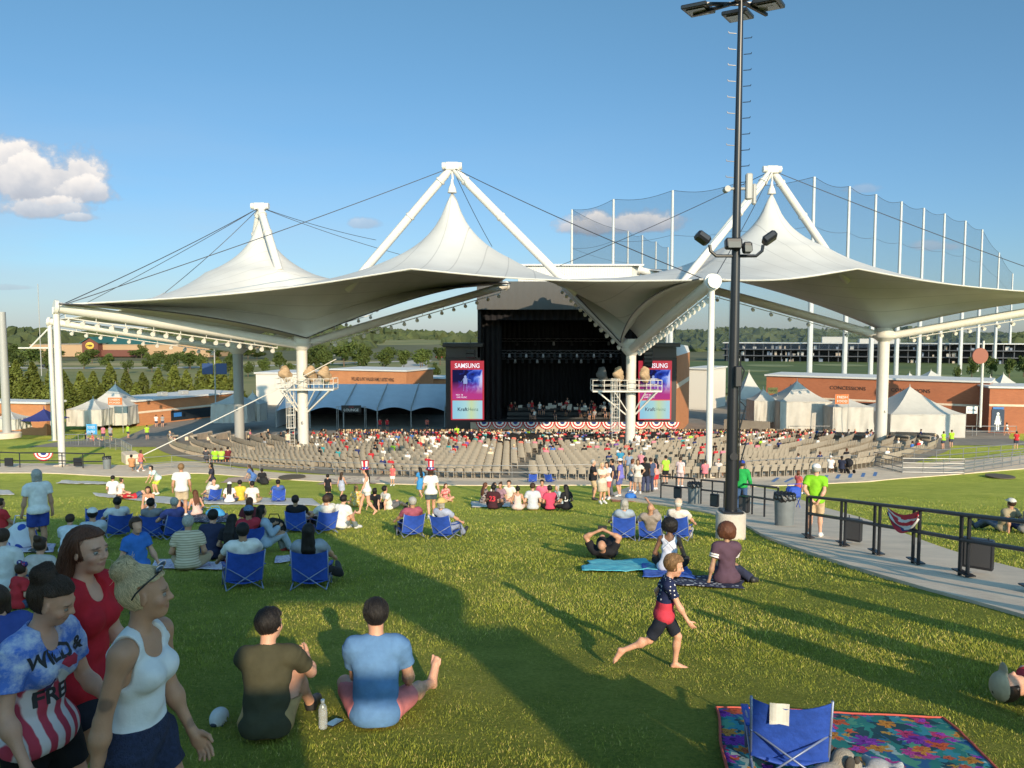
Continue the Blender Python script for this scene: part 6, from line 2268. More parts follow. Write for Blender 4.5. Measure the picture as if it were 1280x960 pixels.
def mass(list_, name, label):
 Vs, Fs, mi, ms, o_ = [], [], [], [], 0
 cache = {}
 for (x, y, yaw) in list_:
  c = rg.choices(list(COLS), [20, 26, 8, 9, 16, 9, 5, 1, 7, 2, 5, 3])[0]
  me = far_mesh('seat', rg.choice('mf'), COLS[c], rg.choice(['light', 'light', 'tan', 'olive']), rg.choice(['black', 'brown', 'brown', 'blond']), vox=.05)
  if me.name not in cache:
   V = np.empty(len(me.vertices) * 3, np.float32); me.vertices.foreach_get('co', V)
   Q = np.empty(len(me.loops), np.int32); me.loops.foreach_get('vertex_index', Q)
   M_ = np.empty(len(me.polygons), np.int32); me.polygons.foreach_get('material_index', M_)
   for m in me.materials:
    if m not in ms: ms.append(m)
   mp_ = np.array([ms.index(m) for m in me.materials])
   cache[me.name] = (V.reshape(-1, 3), Q.reshape(-1, 4), mp_[M_])
  V, Q, M_ = cache[me.name]
  a = yaw + rg.uniform(-.4, .4)
  cc, ss = math.cos(a), math.sin(a)
  Vs.append(np.stack([V[:, 0] * cc - V[:, 1] * ss + x, V[:, 0] * ss + V[:, 1] * cc + y, V[:, 2] + gz(y) + .04], 1))
  Fs.append(Q + o_); mi.append(M_); o_ += len(V)
 me = np_mesh(name, np.concatenate(Vs), np.concatenate(Fs), ms, True, np.concatenate(mi))
 return tag(link(name, me), label, 'crowd', kind='stuff')
lst = [(x, y, seat_yaw(d)) for (x, y, d, k) in crowd[125:]]
for k in range(9):
 r = 9.5 + 1.35 * k
 n = int(r * R(150) / .58)
 for i in range(n):
  d = -78 + 150 * i / n
  if abs(d + 25) < 2 or abs(d - 25) < 2 or rg.random() > .42: continue
  p = pol(r, d)
  lst.append((p.x, p.y, seat_yaw(d)))
mass(lst, 'seated_crowd', 'dense seated crowd filling the floor before the stage')
for i in range(36):
 u = rg.uniform(632, 780)
 row = rg.random()
 y = YS + 1.8 + row * 8
 x = at(u, 500, y).x
 c = rg.choices(['black', 'white', 'red', 'grey'], [14, 6, 5, 2])[0]
 o = link('person', far_mesh('seat' if rg.random() < .7 else 'stand', rg.choice('mf'), COLS[c], rg.choice(['light', 'tan']), rg.choice(['black', 'brown', 'blond', 'grey'])), None, (x, y, -13.3 + fl + .01 + row * .6), math.pi + rg.uniform(-.6, .6))
 tag(o, 'musician dressed in %s in the orchestra on the dark stage' % c, 'person', 'musicians in %s on the stage' % c)
mb = MB()
for k in range(3):
 mb.box(((xl + xr) / 2, 4.2 + 2.6 * k, fl + .1 + .2 * k), (14, 2.4, .2 + .4 * k - .02))
mb.build('riser', mat('stage_wood', (.03, .03, .032), .6), st)
for i in range(22):
 y = YS + 1.4 + rg.random() * 7
 x = at(rg.uniform(635, 778), 500, y).x
 o = empty('music_stand', (x, y, -13.3 + fl + .02 + (y - YS) * .07), rg.uniform(-.4, .4), 'music stand among the players on the stage', 'music stand', 'music stands on the stage')
 MB().tube([(0, 0, 0), (0, 0, 1.1)], .02, 5).build('post', DARK, o)
 MB().box((0, 0, 1.2), (.55, .04, .38), M=Euler((R(20), 0, 0)).to_matrix()).build('desk', mat('sheet_paper', (.5, .48, .44), .8), o)
# ------------------------------------------------------------------ furniture of the lawn
BLUE = mat('chair_blue', (.022, .075, .42), .6, noise=.18, nscale=7, bump=.5, bscale=11)
FRAME = mat('chair_frame', (.20, .24, .36), .4, metal=.3)
CHAIR = {}
def chair_meshes():
 def back(u, v):
  x = (u - .5) * (.53 + .02 * v)
  sag = .035 * (1 - (2 * u - 1) ** 2)
  dip = .055 * (1 - (2 * u - 1) ** 2) * v ** 3
  return (x, -.10 - .20 * v - sag * (.4 + v * .6), .12 + .47 * v - dip)
 mb = MB(); mb.grid(back, 12, 10)
 mb.grid(lambda u, v: (lambda q: (q[0], q[1] - .010, q[2]))(back(1 - u, v)), 12, 10)
 CHAIR['b'] = mb.mesh('back_panel', BLUE, 'all')
 mb = MB(); mb.grid(lambda u, v: ((u - .5) * .50, -.10 + .48 * v, .125 + .09 * v - .05 * math.sin(math.pi * u) * (1 - .4 * v)), 10, 8, .012)
 CHAIR['s'] = mb.mesh('seat_panel', BLUE, 'all')
 mb = MB()
 for s in (-1, 1):
  x = .262 * s
  mb.tube([(x, .02, .0), (x * 1.01, -.12, .16), (x * 1.03, -.315, .60)], .010, 7)
  mb.tube([(x, .38, .0), (x, .39, .215)], .010, 7)
  mb.tube([(x, -.30, .01), (x, .40, .215)], .010, 7)
  mb.tube([(x * 1.02, -.21, .33), (x * 1.06, .05, .36), (x * 1.04, .30, .34), (x, .38, .2)], .009, 7)
  mb.tube([(x, -.31, .012), (-x * 1.0, -.19, .33)], .008, 6)
  mb.tube([(x, .39, .01), (-x, .38, .21)], .008, 6)
 CHAIR['f'] = mb.mesh('frame', FRAME, 'all')
 for s in (-1, 1):
  mb = MB()
  mb.grid(lambda u, v: (.275 * s + (u - .5) * .055, -.20 + .46 * v, .365 - .012 * math.sin(math.pi * v) + .004), 3, 8, .012)
  CHAIR['a', s] = mb.mesh('armrest', BLUE, 'all')
def camp_chair(p, face, label, group='blue camp chairs on the lawn', scale=1.):
 if not CHAIR: chair_meshes()
 o = empty('camp_chair', p, R(face), label, 'chair', group)
 o.rotation_euler = (0, 0, R(face))
 tilt = -.155
 n = Vector((0, .155, 1)).normalized()
 o.rotation_euler = (Vector((0, 0, 1)).rotation_difference(n).to_matrix() @ Matrix.Rotation(R(face), 3, 'Z')).to_euler()
 o.scale = (scale,) * 3
 for k, nm in (('b', 'back_panel'), ('s', 'seat_panel'), ('f', 'frame'), (('a', -1), 'armrest'), (('a', 1), 'armrest')):
  link(nm, CHAIR[k], o)
 return o
def blanket(pts, m, label, wr=.012, lift=.012, n=24, name='blanket', edge=None):
 """cloth laid on the grass between four ground corners"""
 a, b, c, d = [Vector((p[0], p[1], 0)) for p in pts]
 ctr = (a + b + c + d) / 4
 sd = random.random() * 50
 def fn(u, v):
  p = (a * (1 - u) + b * u) * (1 - v) + (d * (1 - u) + c * u) * v
  w_ = mnoise.noise(Vector((p.x * 3 + sd, p.y * 3, 0))) * wr + mnoise.noise(Vector((p.x * 9 + sd, p.y * 9, 5))) * wr * .5
  j = mnoise.noise(Vector((p.x * 1.5 + sd, p.y * 1.5, 9))) * wr * 4
  return (p.x - ctr.x + j, p.y - ctr.y - j, gz(p.y) - gz(ctr.y) + lift + wr + w_)
 mb = MB(); mb.grid(fn, n, n, .008)
 o = mb.build(name, m, loc=(ctr.x, ctr.y, gz(ctr.y) + .015), smooth='all')
 tag(o, label, 'blanket')
 if edge:
  loop = [fn(i / n, 0) for i in range(n)] + [fn(1, i / n) for i in range(n)] + [fn(1 - i / n, 1) for i in range(n)] + [fn(0, 1 - i / n) for i in range(n + 1)]
  MB().tube([(p[0], p[1], p[2] + .002) for p in loop], .010, 5, cap=False).build('binding', edge, o)
 return o
def patterned(name, cols, scale, base):
 m = bpy.data.materials.new(name)
 m.use_nodes = True
 N, L = m.node_tree.nodes, m.node_tree.links
 b = N['Principled BSDF']
 b.inputs['Roughness'].default_value = .9
 tc = N.new('ShaderNodeTexCoord')
 vo = N.new('ShaderNodeTexVoronoi'); vo.inputs['Scale'].default_value = scale
 L.new(tc.outputs['Object'], vo.inputs['Vector'])
 sp = N.new('ShaderNodeSeparateColor')
 L.new(vo.outputs['Color'], sp.inputs[0])
 r = ramp(N, [(i / len(cols), c) for i, c in enumerate(cols)], 'CONSTANT')
 L.new(sp.outputs[0], r.inputs['Fac'])
 mx = N.new('ShaderNodeMix'); mx.data_type = 'RGBA'
 lt = N.new('ShaderNodeMath'); lt.operation = 'LESS_THAN'; lt.inputs[1].default_value = .45
 L.new(vo.outputs['Distance'], lt.inputs[0])
 L.new(lt.outputs[0], mx.inputs['Factor'])
 mx.inputs['A'].default_value = (*base, 1)
 L.new(r.outputs['Color'], mx.inputs['B'])
 L.new(mx.outputs['Result'], b.inputs['Base Color'])
 return m
def floral():
 """tropical print: petalled flowers of several sizes over dark teal leaves"""
 m = bpy.data.materials.new('tropical_print')
 m.use_nodes = True
 N, L = m.node_tree.nodes, m.node_tree.links
 b = N['Principled BSDF']
 b.inputs['Roughness'].default_value = .9
 b.inputs['Specular IOR Level'].default_value = .15
 tc = N.new('ShaderNodeTexCoord')
 def md(op, a, b_=None, c=None, clamp=False):
  n = N.new('ShaderNodeMath'); n.operation = op; n.use_clamp = clamp
  for i, q in enumerate((a, b_, c)):
   if q is None: continue
   if isinstance(q, (int, float)): n.inputs[i].default_value = q
   else: L.new(q, n.inputs[i])
  return n.outputs[0]
 ns = N.new('ShaderNodeTexNoise'); ns.inputs['Scale'].default_value = 9; ns.inputs['Detail'].default_value = 3
 L.new(tc.outputs['Object'], ns.inputs['Vector'])
 lf = N.new('ShaderNodeTexVoronoi'); lf.inputs['Scale'].default_value = 15
 mp = N.new('ShaderNodeMapping'); mp.inputs['Scale'].default_value = (1, .35, 1); mp.inputs['Rotation'].default_value = (0, 0, .8)
 ad = N.new('ShaderNodeVectorMath'); ad.operation = 'MULTIPLY_ADD'
 L.new(ns.outputs['Color'], ad.inputs[0]); ad.inputs[1].default_value = (.25, .25, 0); L.new(tc.outputs['Object'], ad.inputs[2])
 L.new(ad.outputs[0], mp.inputs['Vector']); L.new(mp.outputs[0], lf.inputs['Vector'])
 sc = N.new('ShaderNodeSeparateColor'); L.new(lf.outputs['Color'], sc.inputs[0])
 ad2 = N.new('ShaderNodeVectorMath'); ad2.operation = 'MULTIPLY_ADD'
 ns2 = N.new('ShaderNodeTexNoise'); ns2.inputs['Scale'].default_value = 14; ns2.inputs['Detail'].default_value = 3
 L.new(tc.outputs['Object'], ns2.inputs['Vector'])
 L.new(ns2.outputs['Color'], ad2.inputs[0]); ad2.inputs[1].default_value = (.10, .10, 0); L.new(tc.outputs['Object'], ad2.inputs[2])
 leaf = ramp(N, [(0, (.02, .07, .09)), (.22, (.03, .20, .18)), (.42, (.03, .12, .26)), (.58, (.09, .30, .20)), (.72, (.04, .24, .30)), (.88, (.34, .46, .44))], 'CONSTANT')
 L.new(sc.outputs[0], leaf.inputs['Fac'])
 last = leaf.outputs['Color']
 for scale, cols, size, pet, off in ((3.2, [(.32, .05, .42), (.58, .07, .30), (.24, .05, .38)], .34, 9, 0), (4.3, [(.72, .13, .05), (.68, .28, .05), (.64, .06, .18)], .30, 5, 3.3), (7.0, [(.70, .14, .06), (.45, .08, .52), (.66, .36, .07)], .24, 5, 7.7)):
  mp2 = N.new('ShaderNodeMapping'); mp2.inputs['Location'].default_value = (off, off * .7, 0); mp2.inputs['Scale'].default_value = (scale,) * 3
  fl2 = N.new('ShaderNodeVectorMath'); fl2.operation = 'MULTIPLY'; fl2.inputs[1].default_value = (1, 1, 0)
  L.new(ad2.outputs[0], fl2.inputs[0]); L.new(fl2.outputs[0], mp2.inputs['Vector'])
  vo = N.new('ShaderNodeTexVoronoi'); vo.inputs['Scale'].default_value = 1; vo.inputs['Randomness'].default_value = .8; vo.voronoi_dimensions = '2D'
  L.new(mp2.outputs[0], vo.inputs['Vector'])
  df = N.new('ShaderNodeVectorMath'); df.operation = 'SUBTRACT'
  L.new(mp2.outputs[0], df.inputs[0]); L.new(vo.outputs['Position'], df.inputs[1])
  s3 = N.new('ShaderNodeSeparateXYZ'); L.new(df.outputs[0], s3.inputs[0])
  ang = md('ARCTAN2', s3.outputs['Y'], s3.outputs['X'])
  rad = md('SQRT', md('ADD', md('MULTIPLY', s3.outputs['X'], s3.outputs['X']), md('MULTIPLY', s3.outputs['Y'], s3.outputs['Y'])))
  pl = md('MULTIPLY_ADD', md('ABSOLUTE', md('SINE', md('MULTIPLY', ang, pet / 2))), size * .55, size * .55)
  s4 = N.new('ShaderNodeSeparateColor'); L.new(vo.outputs['Color'], s4.inputs[0])
  on_ = md('MULTIPLY', md('LESS_THAN', rad, pl), md('GREATER_THAN', s4.outputs[1], .25))
  cr_ = ramp(N, [(0, cols[0]), (.34, cols[1]), (.67, cols[2])], 'CONSTANT'); L.new(s4.outputs[0], cr_.inputs['Fac'])
  dk = N.new('ShaderNodeMix'); dk.data_type = 'RGBA'; dk.blend_type = 'MULTIPLY'
  vein = md('MULTIPLY_ADD', md('SINE', md('MULTIPLY', ang, pet * 3)), .35, .35, True)
  L.new(md('MAXIMUM', vein, md('LESS_THAN', rad, size * .22)), dk.inputs['Factor']); L.new(cr_.outputs['Color'], dk.inputs['A']); dk.inputs['B'].default_value = (.35, .3, .4, 1)
  mx = N.new('ShaderNodeMix'); mx.data_type = 'RGBA'
  L.new(on_, mx.inputs['Factor']); L.new(last, mx.inputs['A']); L.new(dk.outputs['Result'], mx.inputs['B'])
  last = mx.outputs['Result']
 L.new(last, b.inputs['Base Color'])
 return m
FB = [G(893, 889), G(1178, 903), G(1268, 985), G(920, 1010)]
blanket(FB, floral(), 'large tropical flower print blanket at bottom right', .010, edge=cloth((.50, .10, .07)), n=40)
p = G(992, 984)
ch = camp_chair((p.x, p.y + .1, p.z + .05), -12, 'blue camp chair with a white paper tag on its back, on the flower print blanket', group=None, scale=.84)
tagm = mat('tag_paper', (.70, .69, .66), .8, noise=.05, nscale=40)
mb = MB()
def tg(u, v):
 x = -.085 + (u - .5) * .13
 w_ = .64 + .34 * v
 return (x, -.10 - .20 * w_ - .035 * (1 - (2 * (x / .54)) ** 2) - .032 - .004 * math.sin(u * 6), .12 + .47 * w_ - .005 - (.02 * abs(u - .5) if v < .1 else 0))
mb.grid(tg, 6, 8)
mb.build('paper_tag', tagm, ch)
mb = MB()
for i in range(5): mb.box((-.085, -.275 - .008 * i * 0, .50 - .016 * i), (.09, .002, .003))
PL_ = mat('plush_grey', (.42, .38, .32), .95, noise=.15, nscale=60, bump=.9, bscale=220)
pd_ = G(1052, 984)
dog = empty('plush_dog', (pd_.x, pd_.y, pd_.z + .05), R(25), 'grey plush toy dog with a dark eye patch lying on the flower print blanket', 'toy')
V, Q = sdf([ell((-.12, 0, .06), (.13, .075, .06)), ell((.03, .02, .10), (.075, .07, .07)), ell((.085, -.02, .08), (.04, .04, .033)), cap((-.2, -.05, .04), (-.30, -.10, .03), .034, .028), cap((-.2, .05, .04), (-.30, .08, .03), .034, .028), cap((-.04, -.06, .04), (.04, -.14, .03), .032, .026)], .010, .03)
link('body', np_mesh('body', V, Q, PL_), dog)
V, Q = sdf([ell((.0, -.055, .12), (.035, .022, .05)), ell((.0, .095, .12), (.035, .022, .05))], .008, .01)
link('ear', np_mesh('ear', V, Q, mat('plush_dark', (.05, .045, .04), .95)), dog)
MB().sphere((.122, -.03, .085), (.014, .016, .012), 10, 8).build('nose', DARK, dog, smooth='all')
V, Q = sdf([ell((.068, -.045, .125), (.022, .018, .024))], .006, .01)
link('eye_patch', np_mesh('eye_patch', V, Q, mat('plush_dark', (.05, .045, .04), .95)), dog)
p = G(1100, 980)
o = empty('plush_bear', (p.x, p.y, p.z + .05), R(-40), 'pale plush toy beside the grey plush dog', 'toy')
V, Q = sdf([ell((0, 0, .05), (.085, .065, .05)), ell((.09, 0, .06), (.05, .05, .045)), ell((.1, .045, .09), (.018,) * 3), ell((.1, -.045, .09), (.018,) * 3), cap((-.05, .05, .03), (-.11, .09, .03), .025), cap((-.05, -.05, .03), (-.11, -.09, .03), .025)], .009, .02)
link('body', np_mesh('body', V, Q, mat('plush_pale', (.60, .60, .62), .95, noise=.1, nscale=60, bump=.9, bscale=220)), o)
p = G(404, 915)
o = empty('water_bottle', (p.x, p.y, p.z + .03), 0, 'clear crumpled water bottle standing on the grass between the two seated men', 'bottle')
GL = mat('clear_plastic', (.82, .86, .88), .12, trans=.5, alpha=.5)
MB().lathe([(.028, 0), (.032, .01), (.032, .06), (.029, .07), (.032, .08), (.032, .14), (.026, .165), (.012, .185), (.012, .195)], n=16).build('body', GL, o, smooth='all')
MB().lathe([(.0145, .195), (.0145, .212)], n=12).build('cap', mat('cap_white', (.7, .7, .7), .4), o)
p = G(418, 910)
o = empty('phone', (p.x, p.y, p.z + .035), R(-20), 'phone with a pale blue screen lying on the grass beside the water bottle', 'phone')
o.rotation_euler = (R(-9), 0, R(-20))
MB().box((0, 0, .005), (.075, .155, .010), bev=.004).build('body', DARK, o)
MB().box((0, 0, .0112), (.068, .145, .001)).build('screen', mat('phone_glass', (.16, .30, .42), .12), o)
p = G(276, 905)
o = empty('cap', (p.x, p.y, p.z + .03), R(200), 'white and grey baseball cap lying on the grass left of the olive shirt man', 'cap')
V, Q = sdf([ell((0, 0, .03), (.085, .10, .095))], .006, .01, subs=[ell((0, 0, .02), (.080, .095, .088))], cuts=[((0, 0, .0), (0, 0, -1))])
c_ = link('crown', np_mesh('crown', V, Q, cloth((.62, .62, .63))), o)
V, Q = sdf([ell((0, .10, .012), (.075, .075, .010))], .006, .006, subs=[ell((0, 0, .01), (.08, .095, .1))])
link('peak', np_mesh('peak', V, Q, cloth((.06, .07, .10))), o)
link('badge', MB().sphere((0, .098, .06), (.034, .010, .026), 12, 8).mesh('badge', cloth((.06, .07, .10)), 'all'), o)
for x_ in (o,): x_.rotation_euler = (R(-28), R(8), R(168)); x_.scale = (.8, .8, .8)
WB, MV = cloth((.60, .57, .53)), patterned('mauve_print', [(.45, .30, .50), (.60, .5, .6), (.30, .2, .42)], 16, (.62, .58, .64))
TQ = mat('turquoise_towel', (.06, .42, .55), .9, noise=.2, nscale=5, bump=.5, bscale=12, col2=(.16, .55, .62))
NB = patterned('dark_star_print', [(.5, .5, .52), (.02, .025, .06), (.03, .04, .1)], 14, (.015, .018, .05))
def bl(c, m, label, **k): return blanket([G(*q) for q in c], m, label, **k)
bl([(733, 704), (812, 704), (825, 716), (728, 717)], TQ, 'turquoise towel under the person lying down with a phone', wr=.03, lift=.02)
bl([(806, 708), (858, 711), (872, 727), (800, 724)], mat('blue_towel', (.05, .13, .5), .9, noise=.25, nscale=6, bump=.5, bscale=12), 'blue blanket between the strap-top woman and the dark curly-haired one', wr=.025, lift=.015)
bl([(848, 722), (925, 722), (930, 738), (838, 734)], NB, 'dark speckled blanket under the curly-haired person in purple', wr=.02)
bl([(140, 648), (285, 643), (290, 654), (130, 655)], NB, 'long dark starred blanket behind the standing man in khaki shorts', wr=.02)
bl([(116, 617), (215, 622), (262, 636), (120, 621)], WB, 'pale blanket under the lying woman in red', wr=.02)
bl([(78, 601), (128, 603), (150, 607), (70, 605)], WB, 'crumpled white blanket alone on the grass at left', wr=.04)
bl([(255, 622), (390, 624), (402, 633), (255, 631)], WB, 'pale blanket under the row of white shirts', wr=.02)
bl([(196, 701), (300, 706), (330, 716), (188, 712)], MV, 'purple patterned blanket under the striped shirt man', wr=.015)
bl([(5, 680), (70, 682), (66, 692), (-10, 692)], MV, 'lilac blanket under the people at the left edge', wr=.015)
bl([(345, 697), (368, 695), (372, 702), (342, 706)], MV, 'small purple cloth behind the white shirt man in a chair', wr=.015)
bl([(588, 628), (640, 627), (655, 634), (590, 635)], WB, 'pale blanket inside the circle of seated friends', wr=.015)
bl([(415, 598), (480, 596), (470, 605), (395, 606)], cloth((.45, .33, .28)), 'pinkish blanket behind the small girl in a striped dress', wr=.02)
bl([(285, 598), (330, 595), (340, 601), (275, 604)], cloth((.50, .36, .30)), 'pink blanket by the black bag near the rail', wr=.02)
bl([(-10, 613), (12, 614), (18, 619), (-10, 620)], WB, 'small white cloth at the left edge', wr=.03)
bl([(762, 622), (790, 622), (800, 628), (765, 628)], cloth((.45, .2, .12)), 'orange-brown cloth on the grass by the standing group', wr=.02)
bl([(358, 645), (395, 640), (402, 664), (352, 664)], cloth((.20, .19, .20)), 'grey blanket left of the two chairs by the white shirts', wr=.04)
def bag(u, v, w_, h_, m, label, rz=0):
 p = G(u, v)
 o = empty('bag', (p.x, p.y, p.z + .02), R(rz), label, 'bag')
 V, Q = sdf([ell((0, 0, h_ * .42), (w_ / 2, w_ * .35, h_ * .5)), ell((w_ * .12, 0, h_ * .25), (w_ * .45, w_ * .38, h_ * .28))], .025, .06, cuts=[((0, 0, .01), (0, 0, -1))], warp=lambda X, Y, Z: .012 * np.sin(X * 22 + Z * 17) * np.sin(Y * 25))
 link('body', np_mesh('body', V, Q, m), o)
 MB().tube([(-w_ * .3, 0, h_ * .75), (-w_ * .2, 0, h_ * 1.15), (w_ * .2, 0, h_ * 1.15), (w_ * .3, 0, h_ * .75)], .014, 6).build('handle', m, o, smooth='all')
 return o
bag(330, 606, .55, .5, cloth((.02, .02, .022)), 'black bag on the pink blanket near the rail')
bag(269, 646, .6, .3, cloth((.05, .25, .5)), 'teal blue bag on the dark starred blanket')
bag(343, 666, .55, .42, cloth((.02, .02, .022)), 'black bag beside the red-sleeved person in the blue chair')
bag(788, 624, .5, .3, cloth((.04, .16, .5)), 'small blue bag on the orange-brown cloth')
bag(28, 686, .6, .62, patterned('blue_white_tote', [(.03, .08, .4), (.7, .7, .72), (.03, .08, .4)], 5, (.65, .66, .7)), 'blue and white tote at the feet of the grey-haired man')
# ------------------------------------------------------------------ black light pole
POLE = mat('pole_black', (.016, .017, .022), .35)
p = G(913, 673)
lp = empty('light_pole', p, 0, 'tall black light pole with floodlights and climbing steps on a round concrete base', 'light pole')
bh = at(913, 640, p.y).z - p.z
MB().lathe([(.36, -.3), (.36, bh - .03), (.34, bh)], n=28).build('concrete_base', mat('pole_concrete', (.50, .45, .39), .85, noise=.12, nscale=3, bump=.3, bscale=30), lp, smooth=True)
MB().box((0, 0, bh + .03), (.5, .5, .06), bev=.02).build('base_plate', POLE, lp)
zt = at(917, -4, p.y).z - p.z
mb = MB(); mb.tube([(0, 0, bh + .05), (0, 0, zt * .45), (0, 0, zt)], [.155, .110, .058], 18)
mb.build('shaft', POLE, lp, smooth=True)
MB().tube([(0, -.17, bh + 1.4), (0, -.155, bh + 1.4)], .10, 14).build('hand_hole', POLE, lp)
V_ = lambda v: at(917, v, p.y).z - p.z
for i, v in enumerate(range(42, 232, 20)):
 for s in (-1, 1):
  z = V_(v + (6 if s > 0 else 0))
  MB().tube([(s * .09, 0, z), (s * .27, 0, z + .015), (s * .275, 0, z + .05)], .010, 5).build('climbing_step', POLE, lp)
zi = V_(236)
m_ = MB(); m_.tube([(-.26, 0, zi), (.30, 0, zi)], .035, 8); m_.build('crossarm', GREYP, lp)
MB().tube([(-.26, -.14, zi - .02), (-.26, .08, zi - .02)], .075, 10).build('camera', GREYP, lp, smooth=True)
MB().box((.27, -.02, zi + .05), (.16, .14, .62), bev=.03).build('antenna', GREYP, lp)
MB().box((.42, .05, zi - .12), (.10, .10, .5), bev=.03).build('antenna', GREYP, lp)
zf = V_(320)
for s, h0, rot in ((-1, 300, 0), (1, 300, 0)):
 mb = MB(); mb.tube([(s * .06, 0, zf), (s * .48, -.02, zf + .0), (s * .62, -.02, zf + .12), (s * .64, -.02, zf + .26)], .040, 9)
 arm = mb.build('arm', POLE, lp, smooth=True)
 M = Euler((R(-28), R(28 * s), 0)).to_matrix()
 mb = MB(); mb.box((s * .78 if s > 0 else -.82, -.05, zf + .42), (.36, .30, .20), M=Euler((R(-20), R(-35 * s), 0)).to_matrix(), bev=.05)
 hd_ = mb.build('floodlight', POLE, arm)
for x, v, w_ in ((-.13, 306, .40), (.20, 311, .22)):
 mb = MB(); mb.box((x, -.22, V_(v)), (w_, .20, .26), M=Euler((R(-15), 0, 0)).to_matrix(), bev=.04)
 fl_ = mb.build('floodlight', POLE, lp)
 MB().box((x, -.335, V_(v) - .03), (w_ * .74, .012, .15), M=Euler((R(-15), 0, 0)).to_matrix()).build('lens', mat('lens_grey', (.12, .12, .11), .2), fl_)
mb = MB()
for x0, y0, x1, y1 in ((0, 0, -.9, .9), (0, 0, .9, .9), (0, 0, -.75, -.6), (0, 0, .75, -.6)): mb.bar((x0, y0, zt - .1), (x1, y1, zt - .05), .07, .07)
mb.bar((-.85, .3, zt - .04), (.85, .3, zt - .04), .07, .07)
mb.build('head_frame', POLE, lp)
for (cx_, cy_, w_, d_) in ((-.82, .75, .62, .95), (.80, .45, .62, .95), (-.42, -.35, .62, .85), (.25, 1.1, .62, .9)):
 mb = MB(); mb.box((cx_, cy_, zt + .02), (w_, d_, .10), M=Euler((R(8), 0, R(-28))).to_matrix(), bev=.02)
 f_ = mb.build('light_panel', POLE, lp)
 MB().box((cx_, cy_, zt - .045), (w_ * .7, d_ * .7, .02), M=Euler((R(8), 0, R(-28))).to_matrix()).build('lens', mat('lens_grey', (.12, .12, .11), .2), f_)
mb = MB()
for z, k in ((V_(455), 0), (V_(500), 1), (V_(540), 2)):
 mb.tube([(.12, -.12, z), (.22 + .05 * k, -.12, z - .15), (.13, -.13, z - .5 - .2 * k)], .018, 6)
mb.tube([(.125, -.115, V_(440)), (.135, -.12, V_(600))], .018, 6)
mb.build('cable_loop', DARK, lp)
MB().box((.05, -.19, V_(470)), (.16, .14, .5), bev=.02).build('junction_box', POLE, lp)
# ------------------------------------------------------------------ black railing along the path, bins, boards
def zpath(y): return gz(y) + .05
def rail_px(bases, h, label, group='black railings along the path', **k):
 pts = [G(u, v) for u, v in bases]
 return railing(pts, h, label, POLE, .032, (1., .60), 99, zf=zpath, group=group, **k)
rail_px([(1010, 676), (1053, 686), (1095, 697), (1144, 709), (1204, 725), (1290, 746), (1400, 775)], 1.02, 'long black railing with double posts curving to the right edge', pair=.19, plates=True)
railing([G(u, v) for u, v in ((876, 632), (905, 637), (940, 645), (972, 652))], 1.02, 'black railing passing behind the light pole', POLE, .032, (1., .60), 1.1, zf=zpath, group='black railings along the path')
railing([G(u, v) for u, v in ((826, 624), (845, 627), (868, 630))], 1.02, 'short black railing left of the light pole by the bin', POLE, .032, (1., .60), 1.1, zf=zpath, group='black railings along the path')
def board(u, v, w_, h_, zc, label, rz):
 p = G(u, v)
 o = empty('notice_board', (p.x, p.y, zpath(p.y)), R(rz), label, 'board', 'black boards hung on the railings')
 MB().box((0, 0, zc), (w_, .16, h_), bev=.02).build('panel', POLE, o)
 MB().box((0, -.085, zc), (w_ * .8, .012, h_ * .8)).build('face', mat('board_face', (.05, .05, .055), .35), o)
 for s in (-1, 1): MB().tube([(s * w_ * .3, .03, zc + h_ / 2), (s * w_ * .3, .03, .64)], .012, 5).build('bracket', POLE, o)
 return o
board(1221, 722, .46, .50, .36, 'big black board hung low on the railing near the right edge', -38)
board(1066, 683, .36, .50, .33, 'black board hung on the railing between the lime shirt man and the flag', -42)
board(930, 645, .36, .55, .36, 'black board on the railing just right of the light pole', -40)
board(893, 638, .32, .48, .34, 'black board on the railing left of the light pole', -40)
board(847, 627, .34, .48, .34, 'black board on the short railing by the left bin', -30)
fa, fb = G(1108, 701), G(1146, 710)
za, zb = zpath(fa.y) + 1.02, zpath(fb.y) + 1.02
def flag_mat():
 m = bpy.data.materials.new('flag_cloth')
 m.use_nodes = True
 N, L = m.node_tree.nodes, m.node_tree.links
 b = N['Principled BSDF']; b.inputs['Roughness'].default_value = .8
 uv = N.new('ShaderNodeUVMap')
 sp = N.new('ShaderNodeSeparateXYZ'); L.new(uv.outputs[0], sp.inputs[0])
 r = ramp(N, [(0, (.55, .03, .05)), (.24, (.72, .70, .68)), (.42, (.55, .03, .05)), (.62, (.72, .70, .68)), (.80, (.03, .04, .16)), (.9, (.55, .03, .05))], 'CONSTANT')
 nz = N.new('ShaderNodeTexNoise'); nz.inputs['Scale'].default_value = 3
 L.new(uv.outputs[0], nz.inputs['Vector'])
 ad = N.new('ShaderNodeMath'); ad.operation = 'MULTIPLY_ADD'; ad.inputs[1].default_value = .5
 L.new(nz.outputs['Fac'], ad.inputs[0])
 s2 = N.new('ShaderNodeMath'); s2.operation = 'MULTIPLY_ADD'; s2.inputs[1].default_value = -.45; s2.inputs[2].default_value = .0
 L.new(sp.outputs['X'], s2.inputs[0])
 s3 = N.new('ShaderNodeMath'); s3.operation = 'ADD'
 L.new(s2.outputs[0], s3.inputs[0]); L.new(sp.outputs['Y'], s3.inputs[1])
 L.new(s3.outputs[0], ad.inputs[2])
 L.new(ad.outputs[0], r.inputs['Fac']); L.new(r.outputs['Color'], b.inputs['Base Color'])
 return m
FLAG = flag_mat()
